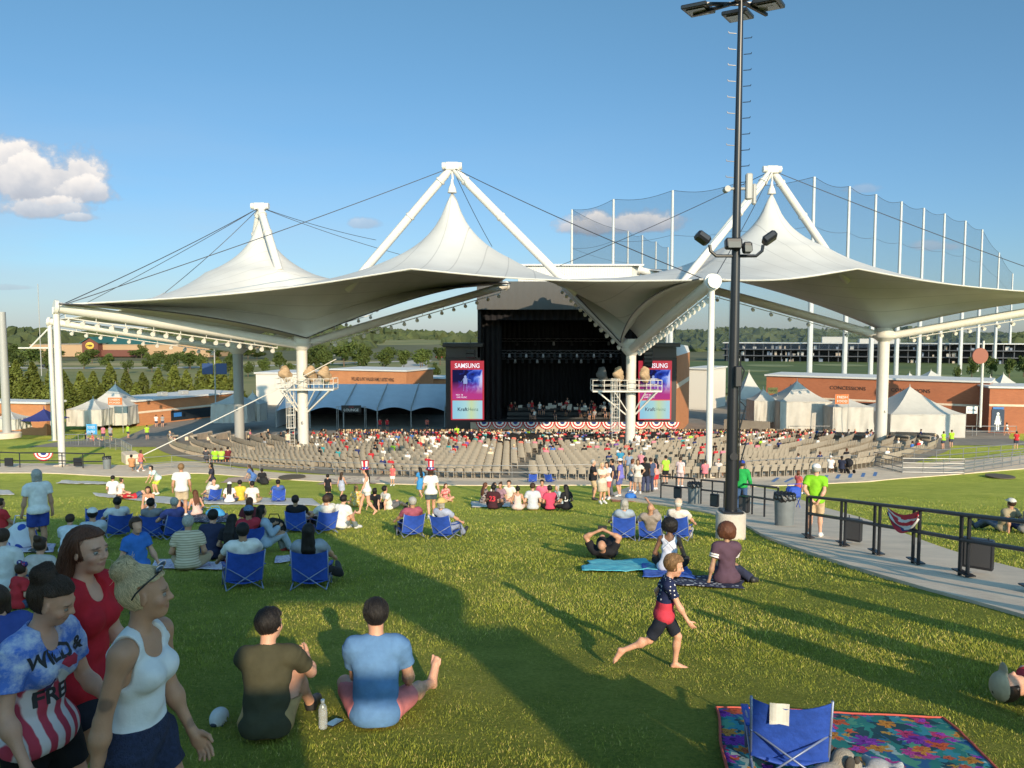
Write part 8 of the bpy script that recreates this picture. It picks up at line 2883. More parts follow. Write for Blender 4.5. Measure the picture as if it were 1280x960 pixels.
LAWN_P = [
 (50, 691, 18, 'stand', 1.76, 'm', 'tan', ('bob', 'grey'), T(W), ('shorts', (.03, .06, .3)), BS, None, 'grey-haired man in a white polo standing with his back to us at left', dict(h=[(-.16, .05, .45), (.15, -.02, .46)])),
 (86, 694, -18, 'knees', 1.5, 'm', 'light', sh, T((.55, .58, .64)), ('shorts', JN), WS, None, 'boy in a pale tee sitting on the grass right of the grey-haired man', None),
 (117, 692, 8, 'legsout', 1.74, 'm', 'tan', sk, T((.42, .46, .52)), ('shorts', KH), BS, ('capback', W), 'man in a white cap and grey tee sitting beside the boy in the pale tee', None),
 (173, 768, -150, 'stand', 1.22, 'k', 'light', sh, T((.04, .16, .52)), ('shorts', NV), BS, None, 'small boy in a bright blue polo standing beside the red tee woman', dict(h=[(-.17, .12, .52), (.13, .1, .55)])),
 (8, 872, 20, 'cross', 1.7, 'm', 'light', ('bob', 'brown'), T((.05, .08, .3)), ('shorts', JN), BS, None, 'dark-haired person in blue sitting low at the left edge', None),
 (48, 752, -30, 'cross', 1.6, 'f', 'light', ('bun', 'brown'), T((.5, .45, .42)), ('shorts', JN), BS, None, 'woman with a dark bun sitting behind the tie-dye woman', None),
 (22, 762, -60, 'cross', 1.05, 'k', 'light', sh, T(RD), ('shorts', JN), None, None, 'toddler with a starry bow headband at the left edge', None),
 (4, 668, -70, 'legsout', 1.72, 'm', 'tan', sh, T(RD), ('shorts', KH), BS, None, 'man in a red tee with outstretched legs at the left edge', None),
 (2, 742, -20, 'cross', 1.7, 'm', 'light', sh, T(W), ('shorts', JN), BS, None, 'person in a white tee cut off by the left edge', None),
 (235, 713, -12, 'cross', 1.74, 'm', 'tan', sg_, T((.5, .42, .3)), ('shorts', KH), WS, None, 'grey-haired man in a striped tan tee sitting on the purple blanket', None),
 (265, 700, -20, 'cross', 1.76, 'm', 'light', sk, T((.025, .03, .07)), ('shorts', NV), BS, None, 'man in a navy tee sitting right of the striped tee man', None),
 (288, 703, -28, 'cross', 1.66, 'f', 'olive', lk, T(K), ('shorts', K), BS, None, 'dark-haired woman in black sitting behind the white shirt man in a chair', None),
 (312, 666, -10, 'cross', 1.7, 'f', 'light', ('long', 'auburn'), T((.10, .02, .03)), ('shorts', JN), BS, None, 'person in maroon sitting beside the long-haired woman in grey-blue', None),
 (330, 692, -62, 'seat', 1.64, 'f', 'olive', lk, T((.28, .36, .46), 'long'), ('pants', (.30, .36, .44)), (.35, .05, .05), None, 'woman with long black hair in a grey-blue cardigan and red shoes', dict(p=(0, 0, .15), f=[(-.06, .3, .04), (.05, .34, .04)])),
 (410, 657, -20, 'cross', 1.66, 'f', 'olive', ('afro', 'black'), T((.62, .58, .5)), ('shorts', JN), WS, None, 'curly-haired woman in a cream top behind the blue chairs', None),
 (425, 662, -40, 'knees', 1.74, 'm', 'light', sk, T(W), ('pants', (.16, .2, .22)), WS, None, 'man in glasses and a white tee with his knees up, behind the blue chairs', None),
 (228, 646, -4, 'stand', 1.80, 'm', 'tan', ('short', 'sandy'), T((.70, .66, .62)), ('shorts', (.52, .42, .28)), WS, None, 'man in a white tee and khaki shorts standing with his back to us', dict(h=[(-.155, .04, .50), (.155, .04, .50)])),
 (188, 644, 170, 'crouch', 1.68, 'f', 'tan', ('long', 'brown'), T(W, 'strap'), ('pants', (.35, .45, .6)), BS, None, 'woman in a white top and jeans crouching towards us', None),
 (196, 618, 120, 'bend', 1.64, 'f', 'light', ('bob', 'black'), T((.55, .65, .66)), ('shorts', (.5, .62, .05)), WS, None, 'person in pale blue and lime bending over, left of the khaki shorts man', dict(lean=35, h=[(-.1, .26, .42), (.1, .26, .40)])),
 (141, 619, -12, 'cross', 1.74, 'm', 'light', sk, T(W), ('shorts', KH), WS, None, 'man in a white tee sitting on the pale blanket at left', None),
 (150, 621, -60, 'cross', 1.62, 'f', 'light', ('bun', 'brown'), T((.7, .6, .55)), ('shorts', KH), None, None, 'woman in pale clothes leaning beside the white tee man at left', None),
 (168, 624, -75, 'lie', 1.64, 'f', 'light', ('long', 'brown'), T(RD), ('shorts', JN), None, None, 'woman in a red top lying on the pale blanket with knees up', dict(h=[(-.14, -.2, .1), (.14, -.1, .08)])),
 (246, 645, 20, 'cross', 1.62, 'f', 'light', ('long', 'auburn'), T((.6, .42, .38), 'strap'), ('shorts', JN), None, None, 'long-haired woman in a striped strap top sitting by the standing man', None),
 (222, 644, -160, 'cross', 1.2, 'k', 'light', ('bob', 'brown'), T((.2, .08, .12)), ('shorts', NV), None, None, 'small child sitting half behind the standing man', None),
 (266, 622, 95, 'walk', 1.66, 'f', 'olive', lk, T((.03, .03, .05)), ('pants', (.45, .42, .4)), WS, None, 'dark-haired woman standing holding a pale bag above the blue chair', dict(h=[(-.1, .14, .5), (.12, .1, .5)])),
 (287, 629, -8, 'cross', 1.64, 'f', 'light', ('long', 'black'), T(W), ('shorts', JN), WS, ('cap', W), 'woman in a white cap and white tee sitting left of the yellow tee', None),
 (300, 627, -4, 'cross', 1.7, 'm', 'tan', sk, T((.62, .45, .05)), ('shorts', KH), WS, None, 'man in a yellow tee sitting between white shirts', None),
 (315, 630, -14, 'cross', 1.74, 'm', 'olive', sk, T((.66, .58, .52)), ('shorts', KH), WS, None, 'man in a cream tee sitting right of the yellow tee', None),
 (316, 612, 60, 'bend', 1.5, 'f', 'light', ('long', 'brown'), T((.08, .16, .40)), ('dress', (.08, .16, .40), .7), WS, None, 'girl in a blue dress bending down near the black bag', dict(lean=30, h=[(-.1, .24, .42), (.1, .24, .40)])),
 (328, 604, 10, 'cross', 1.7, 'm', 'dark', sk, T(K), ('shorts', K), BS, None, 'person in black sitting near the rail beside the bag', None),
 (410, 625, -20, 'stand', 1.15, 'k', 'light', sk, T(K), ('shorts', K), BS, None, 'small child in black standing left of the girl in a striped dress', None),
 (427, 622, -30, 'walk', 1.2, 'k', 'light', ('long', 'brown'), T((.35, .38, .5), 'strap'), ('dress', (.40, .42, .55), .9), None, None, 'small girl in a grey striped dress running', None),
 (446, 634, 12, 'cross', 1.6, 'f', 'light', ('bob', 'sandy'), T((.6, .35, .05)), ('shorts', (.5, .3, .1)), None, None, 'person in a yellow flowered top sitting left of the striped hat woman', None, YFLOW),
 (459, 643, 100, 'walk2', 1.70, 'f', 'light', lk, T(W, 'strap'), ('brief', (.6, .6, .6)), None, ('stove', 0), 'woman in white wearing the left one of two tall striped party hats', None),
 (472, 637, -30, 'propped', 1.66, 'f', 'light', ('bob', 'black'), T(K), ('shorts', K), BS, None, 'woman in black leaning back right of the striped hat woman', None),
 (487, 637, -58, 'propped', 1.78, 'm', 'light', sk, T((.68, .64, .60)), ('shorts', (.12, .12, .13)), BS, None, 'man in a white tee leaning back with legs stretched to the right', None),
 (491, 607, 160, 'stand', 1.25, 'k', 'light', ('bob', 'auburn'), T((.60, .12, .12)), ('shorts', W), WS, None, 'small girl in a red tee and white shorts standing near the rail', None),
 (539, 648, 5, 'walk', 1.70, 'f', 'light', ('bob', 'brown'), T(W), ('shorts', (.06, .09, .11), .55), WS, ('stove', 0), 'woman in a white tee wearing the right one of two tall striped party hats', dict(h=[(-.15, .08, .52), (.17, .02, .46)], f=[(-.05, -.13, .06), (.06, .15, .045)])),
 (526, 622, 30, 'walk2', 1.45, 'f', 'light', ('long', 'black'), T((.05, .25, .55)), ('dress', (.05, .25, .55), .9), None, None, 'child in blue half hidden behind the striped hat woman in a white tee', None),
 (556, 627, -150, 'cross', 1.5, 'f', 'light', ('long', 'auburn'), T((.55, .15, .15)), ('skirt', (.55, .15, .15)), None, None, 'girl in a pink patterned dress sitting right of the striped hat woman', None, PKPRINT),
 (604, 630, -60, 'cross', 1.66, 'f', 'light', ('long', 'auburn'), T(K), ('shorts', K), None, None, 'woman in a black and white print sitting at the left of the circle', None, BWPRINT),
 (614, 628, -120, 'knees', 1.66, 'f', 'olive', ('bob', 'black'), T((.66, .6, .56)), ('shorts', JN), None, None, 'woman in a cream tee on the far left side of the circle', None),
 (616, 637, -14, 'cross', 1.74, 'm', 'dark', sk, T((.05, .015, .02)), ('shorts', K), BS, None, 'man in a black and red jersey numbered 23', None),
 (627, 629, 150, 'cross', 1.66, 'f', 'tan', ('bun', 'brown'), T((.30, .18, .22)), ('shorts', (.5, .4, .38)), None, None, 'woman in mauve facing us from inside the circle', None),
 (637, 627, 165, 'cross', 1.76, 'm', 'light', sh, T((.68, .62, .54)), ('shorts', KH), None, None, 'man in a pale tee facing us from inside the circle', None),
 (647, 638, -4, 'cross', 1.66, 'f', 'tan', ('bun', 'black'), T((.66, .48, .44), 'strap'), ('shorts', (.5, .4, .38)), None, None, 'woman in a pale pink strap top with her back to us', None),
 (666, 638, 4, 'cross', 1.86, 'm', 'light', sh, T((.48, .50, .54)), ('shorts', KH), BS, None, 'big man in a light grey tee with his back to us', None),
 (678, 626, 170, 'cross', 1.76, 'm', 'tan', sk, T((.60, .14, .22)), ('shorts', KH), None, None, 'man in a pink tee on the far side of the circle', None),
 (688, 638, 16, 'cross', 1.7, 'm', 'tan', sk, T((.55, .06, .12)), ('shorts', K), BS, None, 'person in a crimson tee at the right of the circle', None),
 (699, 632, 120, 'cross', 1.6, 'f', 'light', ('bob', 'grey'), T((.35, .42, .45)), ('shorts', JN), None, None, 'person in pale blue-grey between the crimson and the black tees', None),
 (709, 639, 30, 'cross', 1.7, 'f', 'olive', lk, T(K), ('shorts', K), BS, None, 'person in a black jersey numbered 54 at the right end of the circle', None),
 (757, 698, -6, 'liephone', 1.76, 'm', 'tan', None, T(K), ('shorts', K), BS, None, 'man in black lying on the turquoise towel looking at a phone', None),
 (836, 716, -4, 'cross', 1.66, 'f', 'brown', ('afro', 'black'), T((.55, .57, .66), 'strap'), ('shorts', K), None, None, 'woman with a dark afro in a pale cross-strap top', None),
 (908, 731, 18, 'sidesit', 1.72, 'f', 'olive', ('afro', 'auburn'), T((.09, .05, .075)), ('pants', (.03, .035, .07)), BS, None, 'person with big auburn hair in a plum tee with white sleeve stripes', None),
 (1018, 674, -4, 'behind', 1.78, 'm', 'light', sg_, T((.22, .52, .02)), ('shorts', (.52, .38, .24)), WS, ('cap', W), 'man in a lime green polo and white cap standing at the railing', None),
 (926, 642, -12, 'stand', 1.84, 'm', 'tan', sh, T((.02, .32, .07), 'long'), ('pants', (.05, .10, .22)), BS, ('cap', (.02, .05, .3)), 'man in a green shirt and blue cap half behind the light pole', dict(h=[(-.16, .1, .52), (.16, .1, .52)])),
 (1254, 664, 50, 'propped', 1.76, 'm', 'tan', sh, T((.32, .26, .17)), ('pants', (.10, .13, .2)), BS, ('cap', (.6, .58, .52)), 'man in a khaki vest and pale cap sitting on the right lawn', None),
 (1282, 666, 50, 'propped', 1.76, 'm', 'light', sg_, T((.28, .27, .26)), ('pants', NV), BS, ('cap', (.3, .28, .25)), 'man in grey sitting at the right edge of the lawn', None),
 (1380, 893, -58, 'lie', 1.7, 'f', 'light', sh, T(RD), ('shorts', (.03, .03, .08)), None, ('cap', (.45, .36, .24)), 'person in a red top and tan cap lying at the right edge', dict(h=[(-.14, -.1, .1), (.14, -.05, .1)])),
 (741, 626, -100, 'folded', 1.80, 'm', 'light', ('short', 'grey'), T(K), ('shorts', KH), BS, None, 'man in a black tee and khaki shorts at the left of the standing group', None),
 (752, 630, -150, 'folded', 1.72, 'f', 'light', ('long', 'blond'), T((.60, .52, .42)), ('dress', (.46, .38, .28), .95), WS, None, 'woman in a long beige skirt in the standing group', None),
 (759, 625, 150, 'phone', 1.70, 'f', 'light', ('bob', 'brown'), T(W), ('shorts', (.55, .1, .1)), WS, None, 'woman in a white top and red shorts in the standing group', None),
 (765, 622, 100, 'stand', 1.78, 'm', 'tan', sk, T((.03, .03, .06)), ('pants', (.10, .11, .14)), BS, None, 'man in dark clothes half hidden in the standing group', None),
 (775, 622, 80, 'stand', 1.80, 'm', 'light', sh, T((.16, .15, .46)), ('shorts', (.10, .12, .3)), WS, ('cap', W), 'man in a purple tee and white cap in the standing group', None),
 (789, 616, -60, 'phone', 1.72, 'f', 'light', ('bob', 'auburn'), T((.5, .45, .45)), ('shorts', JN), WS, None, 'woman in grey standing just left of the white column', None),
 (797, 618, 170, 'hips', 1.72, 'f', 'olive', ('long', 'brown'), T((.62, .55, .48)), ('shorts', (.35, .3, .26)), WS, None, 'woman in cream standing below the white column', None),
 (806, 617, -20, 'stand', 1.80, 'm', 'dark', sk, T(K), ('pants', (.05, .06, .12)), BS, None, 'man in black and dark jeans right of the white column', None),
 (813, 616, 20, 'stand', 1.76, 'm', 'tan', sh, T((.05, .07, .14)), ('pants', (.04, .05, .1)), BS, None, 'man in a navy tee among the group by the rail', None),
 (820, 613, 60, 'phone', 1.70, 'f', 'light', ('long', 'black'), T((.58, .30, .28)), ('shorts', RD), WS, None, 'woman in coral and red shorts by the short rail', None),
 (832, 606, 30, 'stand', 1.76, 'm', 'light', sk, T((.33, .55, .05)), ('shorts', K), BS, None, 'man in a lime tee standing behind the short rail', None),
 (850, 610, -20, 'stand', 1.72, 'm', 'light', sh, T((.66, .50, .50)), ('shorts', (.5, .4, .4)), WS, None, 'man in a pale pink shirt behind the left bin', None),
 (786, 598, 10, 'stand', 1.74, 'm', 'tan', sh, T((.20, .26, .36)), ('shorts', KH), WS, None, 'man in a slate shirt standing near the last seat row', None),
 (801, 596, -30, 'stand', 1.74, 'm', 'light', sg_, T((.62, .25, .30)), ('shorts', KH), WS, None, 'man in a salmon pink shirt standing near the last seat row', None),
 (775, 592, 0, 'stand', 1.74, 'm', 'tan', sh, T((.04, .24, .40)), ('shorts', JN), WS, None, 'man in a teal blue shirt standing among the seats by the column', None),
 (881, 600, 20, 'seat', 1.74, 'm', 'light', sh, T((.60, .18, .22)), ('shorts', JN), WS, None, 'person in pink sitting left of the slim front post', None),
 (898, 598, -20, 'seat', 1.74, 'm', 'light', sg_, T((.66, .58, .54)), ('shorts', KH), WS, ('cap', RD), 'person in white with a red cap right of the slim front post', None),
 (1038, 592, -10, 'seat', 1.74, 'm', 'light', sg_, T(W), ('shorts', (.2, .04, .06)), WS, ('cap', W), 'person in a white polo sitting by the wheelchair bays', None),
 (1052, 593, -12, 'seat', 1.76, 'm', 'dark', sk, T((.02, .025, .05)), ('pants', K), BS, None, 'person in dark clothes by the wheelchair bays', None),
 (998, 618, -40, 'seat', 1.6, 'f', 'light', ('bob', 'auburn'), T((.5, .1, .1)), ('shorts', KH), WS, None, 'person in red and white sitting behind the lime polo man', None),
 (165, 590, -20, 'seat', 1.7, 'm', 'olive', sk, T((.45, .22, .10)), ('shorts', K), BS, None, 'person in orange-brown sitting on the kerb at left', None),
 (176, 590, -60, 'walk', 1.62, 'f', 'light', ('bob', 'brown'), T((.58, .16, .14)), ('shorts', (.2, .14, .2), .6), WS, None, 'woman in a coral top walking by the left kerb', None),
 (258, 580, -20, 'seat', 1.74, 'm', 'light', sk, T((.05, .05, .06)), ('shorts', K), BS, None, 'person in black sitting beside the lime shirts near the left rail', None),
 (269, 580, 0, 'seat', 1.74, 'm', 'light', sh, T(LM), ('shorts', (.1, .1, .1)), BS, None, 'left one of two people in lime shirts near the left rail', None),
 (277, 580, 0, 'seat', 1.72, 'm', 'tan', sh, T((.40, .62, .08)), ('shorts', W), BS, None, 'right one of two people in lime shirts near the left rail', None),
 (285, 579, 10, 'seat', 1.74, 'm', 'light', sk, T((.14, .02, .03)), ('shorts', K), BS, None, 'person in dark red beside the lime shirts near the left rail', None),
]
PINFO = {}
for row in LAWN_P:
 u, v, face, pose, H, sex, skin, hair, top, bot, shoes, hat, label, over = row[:14]
 tm = row[14] if len(row) > 14 else (STRIPE if 'striped tan' in label else None)
 p = G(u, v)
 face += math.degrees(math.atan2(640 - u, F))
 Y = p.y
 if v < 640 and 700 < u < 900 and v > 590: p.z += .05
 if 1000 < u < 1030 or 920 < u < 930: p.z += .06
 vox = .012 if Y < 11 else .016 if Y < 15 else .021 if Y < 22 else .028 if Y < 36 else .034
 I = person(p, face, H=H, sex=sex, pose=pose, skin=skin, hair=hair, top=top, bottom=bot, shoes=shoes, hat=hat, vox=vox, label=label, over=over, topmat=tm, g=1.0 + random.uniform(-.02, .10))
 PINFO[label] = I
 if pose in ('lie', 'liephone'):
  rt = I['root']
  n = Vector((0, .155, 1)).normalized()
  rt.rotation_euler = (Vector((0, 0, 1)).rotation_difference(n).to_matrix() @ Matrix.Rotation(R(face), 3, 'Z')).to_euler()
 if pose == 'liephone':
  J = I['J']
  q = (J['wr'][0] + J['wr'][1]) / 2 * I['H']
  ph = empty('phone', Vector((0, 0, 0)), 0, 'black phone held up by the man lying on the turquoise towel', 'phone')
  ph.matrix_world = I['root'].matrix_basis @ Matrix.Translation(q + Vector((0, .02, .06)))
  MB().box((0, 0, 0), (.17, .02, .09), bev=.006).build('body', DARK, ph)
for key, t, c in (('man in a black and red jersey numbered 23', '23', (.55, .04, .06)), ('person in a black jersey numbered 54 at the right end of the circle', '54', (.7, .7, .7))):
 I = PINFO[key]
 wrap_text(I, 'shirt', t, .26, cloth(c), 0, I['T'](0, 0, .17).z, .008, back=True)
I = PINFO['toddler with a starry bow headband at the left edge']
bw = cloth((.16, .03, .12))
for s in (-1, 1):
 V, Q = sdf([ell(I['Hd'](s * .045, .0, .075), (.055, .03, .038))], .010, .01)
 link('bow', np_mesh('bow', V, Q, patterned('star_bow', [(.6, .55, .6), (.04, .04, .2), (.5, .04, .08)], 38, (.05, .04, .2))), I['root'])
I = PINFO['person with big auburn hair in a plum tee with white sleeve stripes']
for s in (0, 1):
 a, b = I['J']['sh'][s] * I['H'], I['J']['el'][s] * I['H']
 for q in (.42, .54):
  c = a.lerp(b, q); d = (b - a).normalized()
  MB().tube([c - d * .012, c + d * .012], .078, 16).build('sleeve_stripe', cloth(W), I['parts']['shirt'], smooth=True)
I = PINFO['woman with a dark afro in a pale cross-strap top']
for s in (-1, 1):
 mb = MB(); mb.tube([I['T'](s * .055, -.045, .275), I['T'](0, -.072, .235), I['T'](-s * .06, -.064, .17)], .010, 6)
 mb.build('strap', cloth((.6, .62, .7)), I['parts'].get('tank_top') or I['root'])
CH = [
 (305, 737, 6, 'blue camp chair holding the man in a white tee and red shorts', ('m', 'olive', ('short', 'black'), W, ('shorts', (.35, .03, .04)), None, 'man in a white tee and red shorts sitting in the left front camp chair'), dict(f=[(-.085, .38, .042), (.13, .42, .042)])),
 (387, 737, -8, 'blue camp chair holding the long-haired man in a grey tee', ('m', 'tan', ('long', 'black'), (.28, .31, .36), ('pants', (.02, .02, .025)), None, 'long-haired man in a grey tee stretching his legs from a camp chair'), dict(f=[(.05, .46, .05), (.22, .47, .05)])),
 (190, 674, -22, 'blue camp chair behind the small boy in blue', ('m', 'tan', ('short', 'black'), (.2, .2, .22), ('shorts', K), None, 'dark-haired person in a camp chair behind the small boy in blue'), None),
 (219, 674, 24, 'blue camp chair left of the gray hair of the striped tee man, angled left', ('m', 'light', ('short', 'grey'), (.1, .1, .3), ('shorts', K), None, 'person slumped in the camp chair above the striped tee man'), None),
 (148, 672, 10, 'blue camp chair partly hidden by the red tee woman', ('m', 'tan', ('short', 'black'), (.6, .6, .62), ('shorts', K), None, 'person in white in the camp chair behind the red tee woman'), None),
 (120, 662, -5, 'blue camp chair beyond the man in the white cap', None, None),
 (312, 694, 12, 'blue camp chair of the person with a blue cap and red sleeves', ('m', 'olive', ('short', 'black'), (.35, .03, .05), ('shorts', JN), ('cap', (.10, .16, .28)), 'person with a blue-grey cap and red sleeves in a camp chair'), None),
 (370, 667, -16, 'blue camp chair of the person in black, left one of a pair', ('m', 'olive', ('short', 'black'), K, ('shorts', K), None, 'person in black in the left one of a pair of camp chairs'), None),
 (408, 667, 20, 'blue camp chair right one of a pair, by the man with glasses', ('m', 'light', ('short', 'brown'), (.6, .58, .55), ('shorts', K), None, 'person with brown hair in the right one of a pair of camp chairs'), None),
 (268, 628, 24, 'blue camp chair at the left end of the white shirts', ('m', 'light', None, W, ('shorts', KH), None, 'bald person sitting in the camp chair left of the white shirts'), None),
 (348, 629, 4, 'blue camp chair right of the row of white shirts', ('m', 'tan', ('short', 'black'), (.05, .10, .3), ('shorts', K), None, 'dark-haired man in the camp chair right of the white shirts'), dict(f=[(.05, .46, .05), (.2, .47, .05)])),
 (516, 672, 16, 'blue camp chair of the man in a grey cap, alone with one neighbour', ('m', 'tan', ('short', 'grey'), (.30, .08, .12), ('shorts', NV), ('cap', (.34, .33, .32)), 'man in a grey cap and maroon tee in a camp chair in the middle'), None),
 (552, 674, -28, 'blue camp chair of the person in a straw hat', ('f', 'light', ('bob', 'grey'), (.35, .38, .5), ('pants', (.3, .34, .5)), ('straw', (.62, .42, .16)), 'person in a wide straw hat in a camp chair'), None),
 (780, 676, 4, 'left one of three blue camp chairs in a row near the light pole', ('f', 'light', ('bob', 'grey'), (.30, .36, .44), ('pants', K), None, 'grey-haired person in the left one of three camp chairs'), None),
 (813, 677, -4, 'middle one of three blue camp chairs in a row near the light pole', ('m', 'tan', None, (.3, .25, .22), ('shorts', KH), None, 'person with a raised arm in the middle one of three camp chairs'), dict(lean=-34, h=[(-.17, .1, .24), (-.10, .10, .60)])),
 (847, 676, -10, 'right one of three blue camp chairs in a row near the light pole', ('m', 'light', ('short', 'white'), (.68, .62, .56), ('shorts', KH), ('cap', (.55, .42, .32)), 'person in cream with a tan cap in the right one of three camp chairs'), None),
 (666, 604, 10, 'left one of two empty blue camp chairs near the rail', None, None),
 (686, 604, -30, 'right one of two empty blue camp chairs near the rail', None, None),
]
for u, v, face, label, who, over in CH:
 face += math.degrees(math.atan2(640 - u, F))
 p = G(u, v)
 p.z += .01
 back = Vector((-math.sin(R(face)), math.cos(R(face)), 0))
 q = p + back * .16
 q.z = gz(q.y) + .01
 camp_chair(q, face, label)
 if who:
  sex, skin, hair, tc_, bot, hat, lab = who
  Y = p.y
  vox = .013 if Y < 11 else .018 if Y < 20 else .026
  o2 = dict(p=(0, 0, .150), lean=-19)
  o2.update(over or {})
  if 'f' not in o2: o2['f'] = [(-.085, .40, .042), (.085, .42, .042)]
  person(q + back * .02, face, H=1.70, sex=sex, pose='chair', skin=skin, hair=hair, top=('short', tc_), bottom=bot, shoes=(.5, .5, .5) if random.random() < .5 else (.03, .03, .03), hat=hat, vox=vox, label=lab, over=o2)
SMALL = [(541, 566, 10, 'stand', 'm', 'white', 'man in white standing in the aisle between the left column and the stage'), (528, 566, -20, 'stand', 'f', 'cream', 'person in cream standing in the aisle'), (571, 553, 0, 'stand', 'm', 'lime', 'steward in lime standing before the stage'),
 (797, 565, -10, 'stand', 'm', 'white', 'man in white standing in front of the stage by the column'), (184, 550, 20, 'stand', 'm', 'lime', 'steward in lime at the left end of the seats'), (160, 548, -30, 'stand', 'm', 'lime', 'steward in lime near the left gate'),
 (129, 545, 10, 'stand', 'f', 'pink', 'woman in pink by the ticket sign'), (138, 546, -10, 'stand', 'm', 'grey', 'man in grey by the ticket sign'), (475, 530, 0, 'stand', 'm', 'red', 'left one of two people in red before the lounge marquee'), (484, 530, 0, 'stand', 'm', 'red', 'right one of two people in red before the lounge marquee'),
 (534, 533, 0, 'stand', 'm', 'coral', 'person in coral right of the lounge sign'), (842, 541, 30, 'stand', 'm', 'pink', 'person in pink at the foot of the stage wing'), (901, 545, 0, 'seat', 'm', 'lime', 'steward in lime left of the black light pole'), (1189, 560, 0, 'stand', 'm', 'lime', 'steward in lime by the ramp at right'), (1179, 562, 20, 'stand', 'f', 'lime', 'steward in yellow-green by the ramp at right'),
 (937, 517, 0, 'stand', 'm', 'navy', 'man in navy at the tent just right of the light pole'), (1259, 532, 40, 'walk', 'f', 'white', 'woman in white walking by the restroom door'), (1270, 562, -20, 'stand', 'f', 'red', 'woman in red at the right edge by the ramp'), (1150, 566, 20, 'seat', 'm', 'white', 'person in white sitting by the ramp at right'),
 (195, 522, 0, 'stand', 'm', 'white', 'person in white before the serving windows'), (203, 522, 20, 'stand', 'f', 'grey', 'person in grey before the serving windows'), (108, 551, -70, 'legsout', 'm', 'black', 'person in black lounging on the far left grass'), (118, 552, -70, 'propped', 'f', 'coral', 'person in coral lounging on the far left grass'), (360, 562, -10, 'stand', 'm', 'cream', 'person in cream standing left of the left column')]
for u, v, face, pose, sex, c, label in SMALL:
 if v < 548:
  Y = {475: 103, 484: 103, 534: 103, 937: 108, 195: 107, 203: 107, 1259: 98, 842: 94, 129: 84, 138: 84, 901: 92}.get(u, 88)
  p = at(u, v, Y); p.z = gz(Y) + .02
 else:
  p = G(u, v); p.z += .05
 o = link('person', far_mesh(pose, sex, COLS[c], 'light', 'brown', vox=.045), None, p, R(face))
 tag(o, label, 'person')
p = G(1060, 592)
o = empty('pushchair', p + Vector((0, 0, .05)), R(20), 'black pushchair parked by the wheelchair bays', 'pushchair')
V, Q = sdf([ell((0, 0, .75), (.28, .38, .32)), ell((0, .15, .55), (.24, .3, .2))], .04, .06, subs=[ell((0, .3, .85), (.2, .3, .25))])
link('hood', np_mesh('hood', V, Q, cloth((.02, .02, .025))), o)
for sx_ in (-.25, .25):
 for sy_ in (-.3, .35): MB().tube([(sx_ - .02, sy_, .14), (sx_ + .02, sy_, .14)], .14, 12).build('wheel', DARK, o)
MB().tube([(-.25, -.35, .2), (-.25, -.45, 1.0), (.25, -.45, 1.0), (.25, -.35, .2)], .02, 6).build('handle', DARK, o)
for i, (x, y, c) in enumerate(((4.9, 2.1, 'navy'), (5.5, 3.5, 'grey'), (6.5, 4.7, 'white'), (7.9, 5.4, 'red'), (8.8, 7.2, 'blue'))):
 o = link('person', far_mesh('stand', 'mf'[i % 2], COLS[c], 'light', 'brown', vox=.045), None, (x, y, gz(y)), R(30 * i))
 tag(o, 'onlooker in %s standing beyond the right edge of the view' % c, 'person')
# ------------------------------------------------------------------ grass blades
GRASS = bpy.data.materials.new('grass_blades')
GRASS.use_nodes = True
N, L = GRASS.node_tree.nodes, GRASS.node_tree.links
b = N['Principled BSDF']
b.inputs['Roughness'].default_value = .6
b.inputs['Specular IOR Level'].default_value = .2
ca = N.new('ShaderNodeVertexColor'); ca.layer_name = 'tone'
L.new(ca.outputs['Color'], b.inputs['Base Color'])
rng = np.random.default_rng(77)
def scatter(y0, y1, dens):
 A = .72 * (y1 ** 2 - y0 ** 2)
 n = int(A * dens)
 y = np.sqrt(rng.uniform(y0 ** 2, y1 ** 2, n))
 x = rng.uniform(-.72, .72, n) * y
 return x, y
X, Yy, S_ = [], [], []
for y0, y1, dens, s in ((2.2, 5, 4200, 1), (5, 8, 3000, 1.1), (8, 12, 1150, 1.5), (12, 18, 480, 2.1), (18, 23, 170, 2.8), (23, 29, 80, 3.4), (29, 36, 30, 4)):
 x, y = scatter(y0, y1, dens)
 X.append(x); Yy.append(y); S_.append(np.full(len(x), s))
X, Yy, S_ = np.concatenate(X), np.concatenate(Yy), np.concatenate(S_)
def inside(poly, x, y):
 r = np.zeros(len(x), bool)
 n = len(poly)
 for i in range(n):
  x0, y0 = poly[i][0], poly[i][1]; x1, y1 = poly[(i + 1) % n][0], poly[(i + 1) % n][1]
  c = ((y0 > y) != (y1 > y)) & (x < (x1 - x0) * (y - y0) / (y1 - y0 + 1e-12) + x0)
  r ^= c
 return r
keep = ~inside(PL + PR[::-1], X, Yy) & ~inside(FB, X, Yy)
for c in ([(733, 704), (812, 704), (825, 716), (728, 717)], [(806, 708), (858, 711), (872, 727), (800, 724)], [(848, 722), (925, 722), (930, 738), (838, 734)], [(196, 701), (300, 706), (330, 716), (188, 712)], [(5, 680), (70, 682), (66, 692), (-10, 692)]):
 keep &= ~inside([G(*q) for q in c], X, Yy)
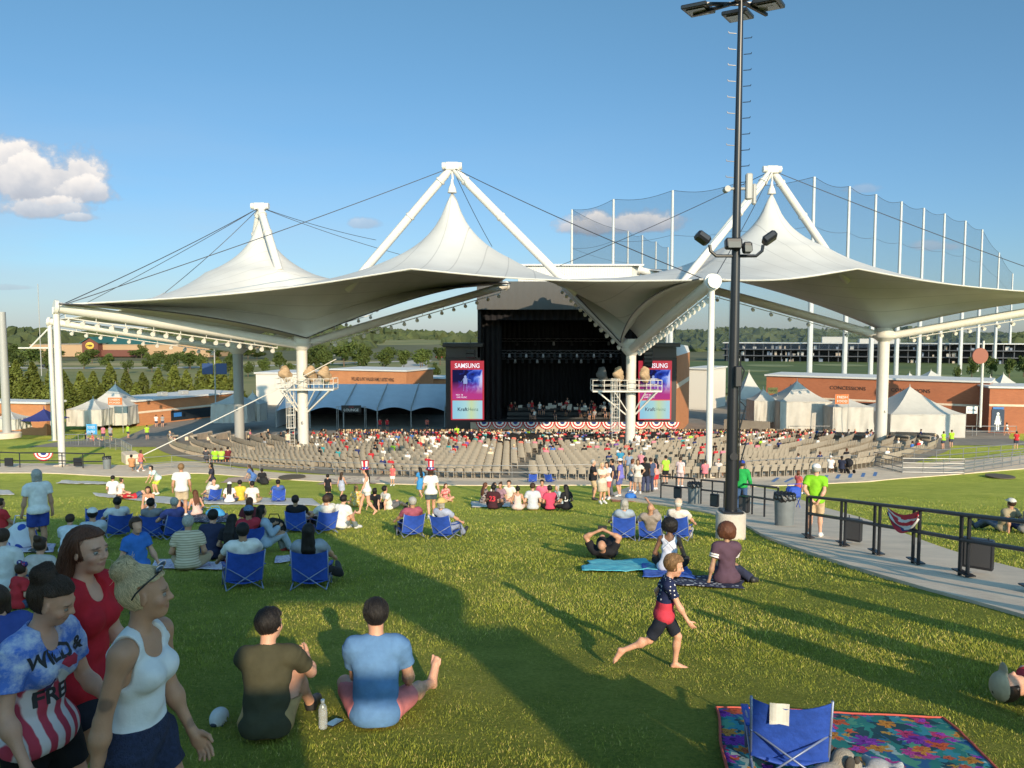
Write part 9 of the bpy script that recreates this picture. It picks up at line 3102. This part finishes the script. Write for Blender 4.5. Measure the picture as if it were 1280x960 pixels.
X, Yy, S_ = X[keep], Yy[keep], S_[keep]
n = len(X)
Zg = np.where(Yy < 30, -2 - .165 * Yy, -6.95 - .145 * (Yy - 30))
cl = np.sin(X * 5.1 + 1.3 * np.sin(Yy * 3.7)) * np.sin(Yy * 4.3 + 1.7 * np.sin(X * 2.9)) + .6 * np.sin(X * 13 + Yy * 5) * np.sin(Yy * 11 - X * 7)
h = (.016 + .013 * rng.random(n)) * (1 + .25 * cl) * S_ ** .55
wd = (.0022 + .0016 * rng.random(n)) * S_
a = rng.uniform(0, 2 * np.pi, n)
la = rng.uniform(0, 2 * np.pi, n)
ln = rng.uniform(.2, 1.1, n) * h
bx, by = np.cos(a) * wd, np.sin(a) * wd
tx, ty = np.cos(la) * ln, np.sin(la) * ln
V = np.empty((n, 3, 3), np.float32)
V[:, 0] = np.stack([X - bx, Yy - by, Zg - .004], 1)
V[:, 1] = np.stack([X + bx, Yy + by, Zg - .004], 1)
V[:, 2] = np.stack([X + tx, Yy + ty, Zg + h], 1)
me = np_mesh('grass', V.reshape(-1, 3), np.arange(3 * n).reshape(-1, 3), GRASS, smooth=False)
t = np.clip(.5 + .22 * cl + .28 * rng.normal(size=n), 0, 1)[:, None]
patch = np.sin(X * .83 + 1.9 * np.sin(Yy * .61 + .4)) * np.sin(Yy * .71 + 1.3 * np.sin(X * .47)) + .5 * np.sin(X * 2.3 - Yy * 1.1 + np.sin(Yy * 1.9))
t = np.clip(t + .13 * patch[:, None], 0, 1)
dry = (rng.random(n) < .08 + .16 * np.clip(patch, 0, 1))[:, None]
c0, c1, c2 = np.array([.135, .170, .020]), np.array([.38, .405, .060]), np.array([.57, .48, .16])
colr = c0 + (c1 - c0) * t
colr = np.where(dry, c2, colr)
att = me.color_attributes.new('tone', 'FLOAT_COLOR', 'POINT')
full = np.ones((n, 3, 4), np.float32)
full[:, :, :3] = colr[:, None, :]
att.data.foreach_set('color', full.ravel())
tag(link('grass', me), 'short mown grass blades covering the near lawn', 'grass', kind='stuff')
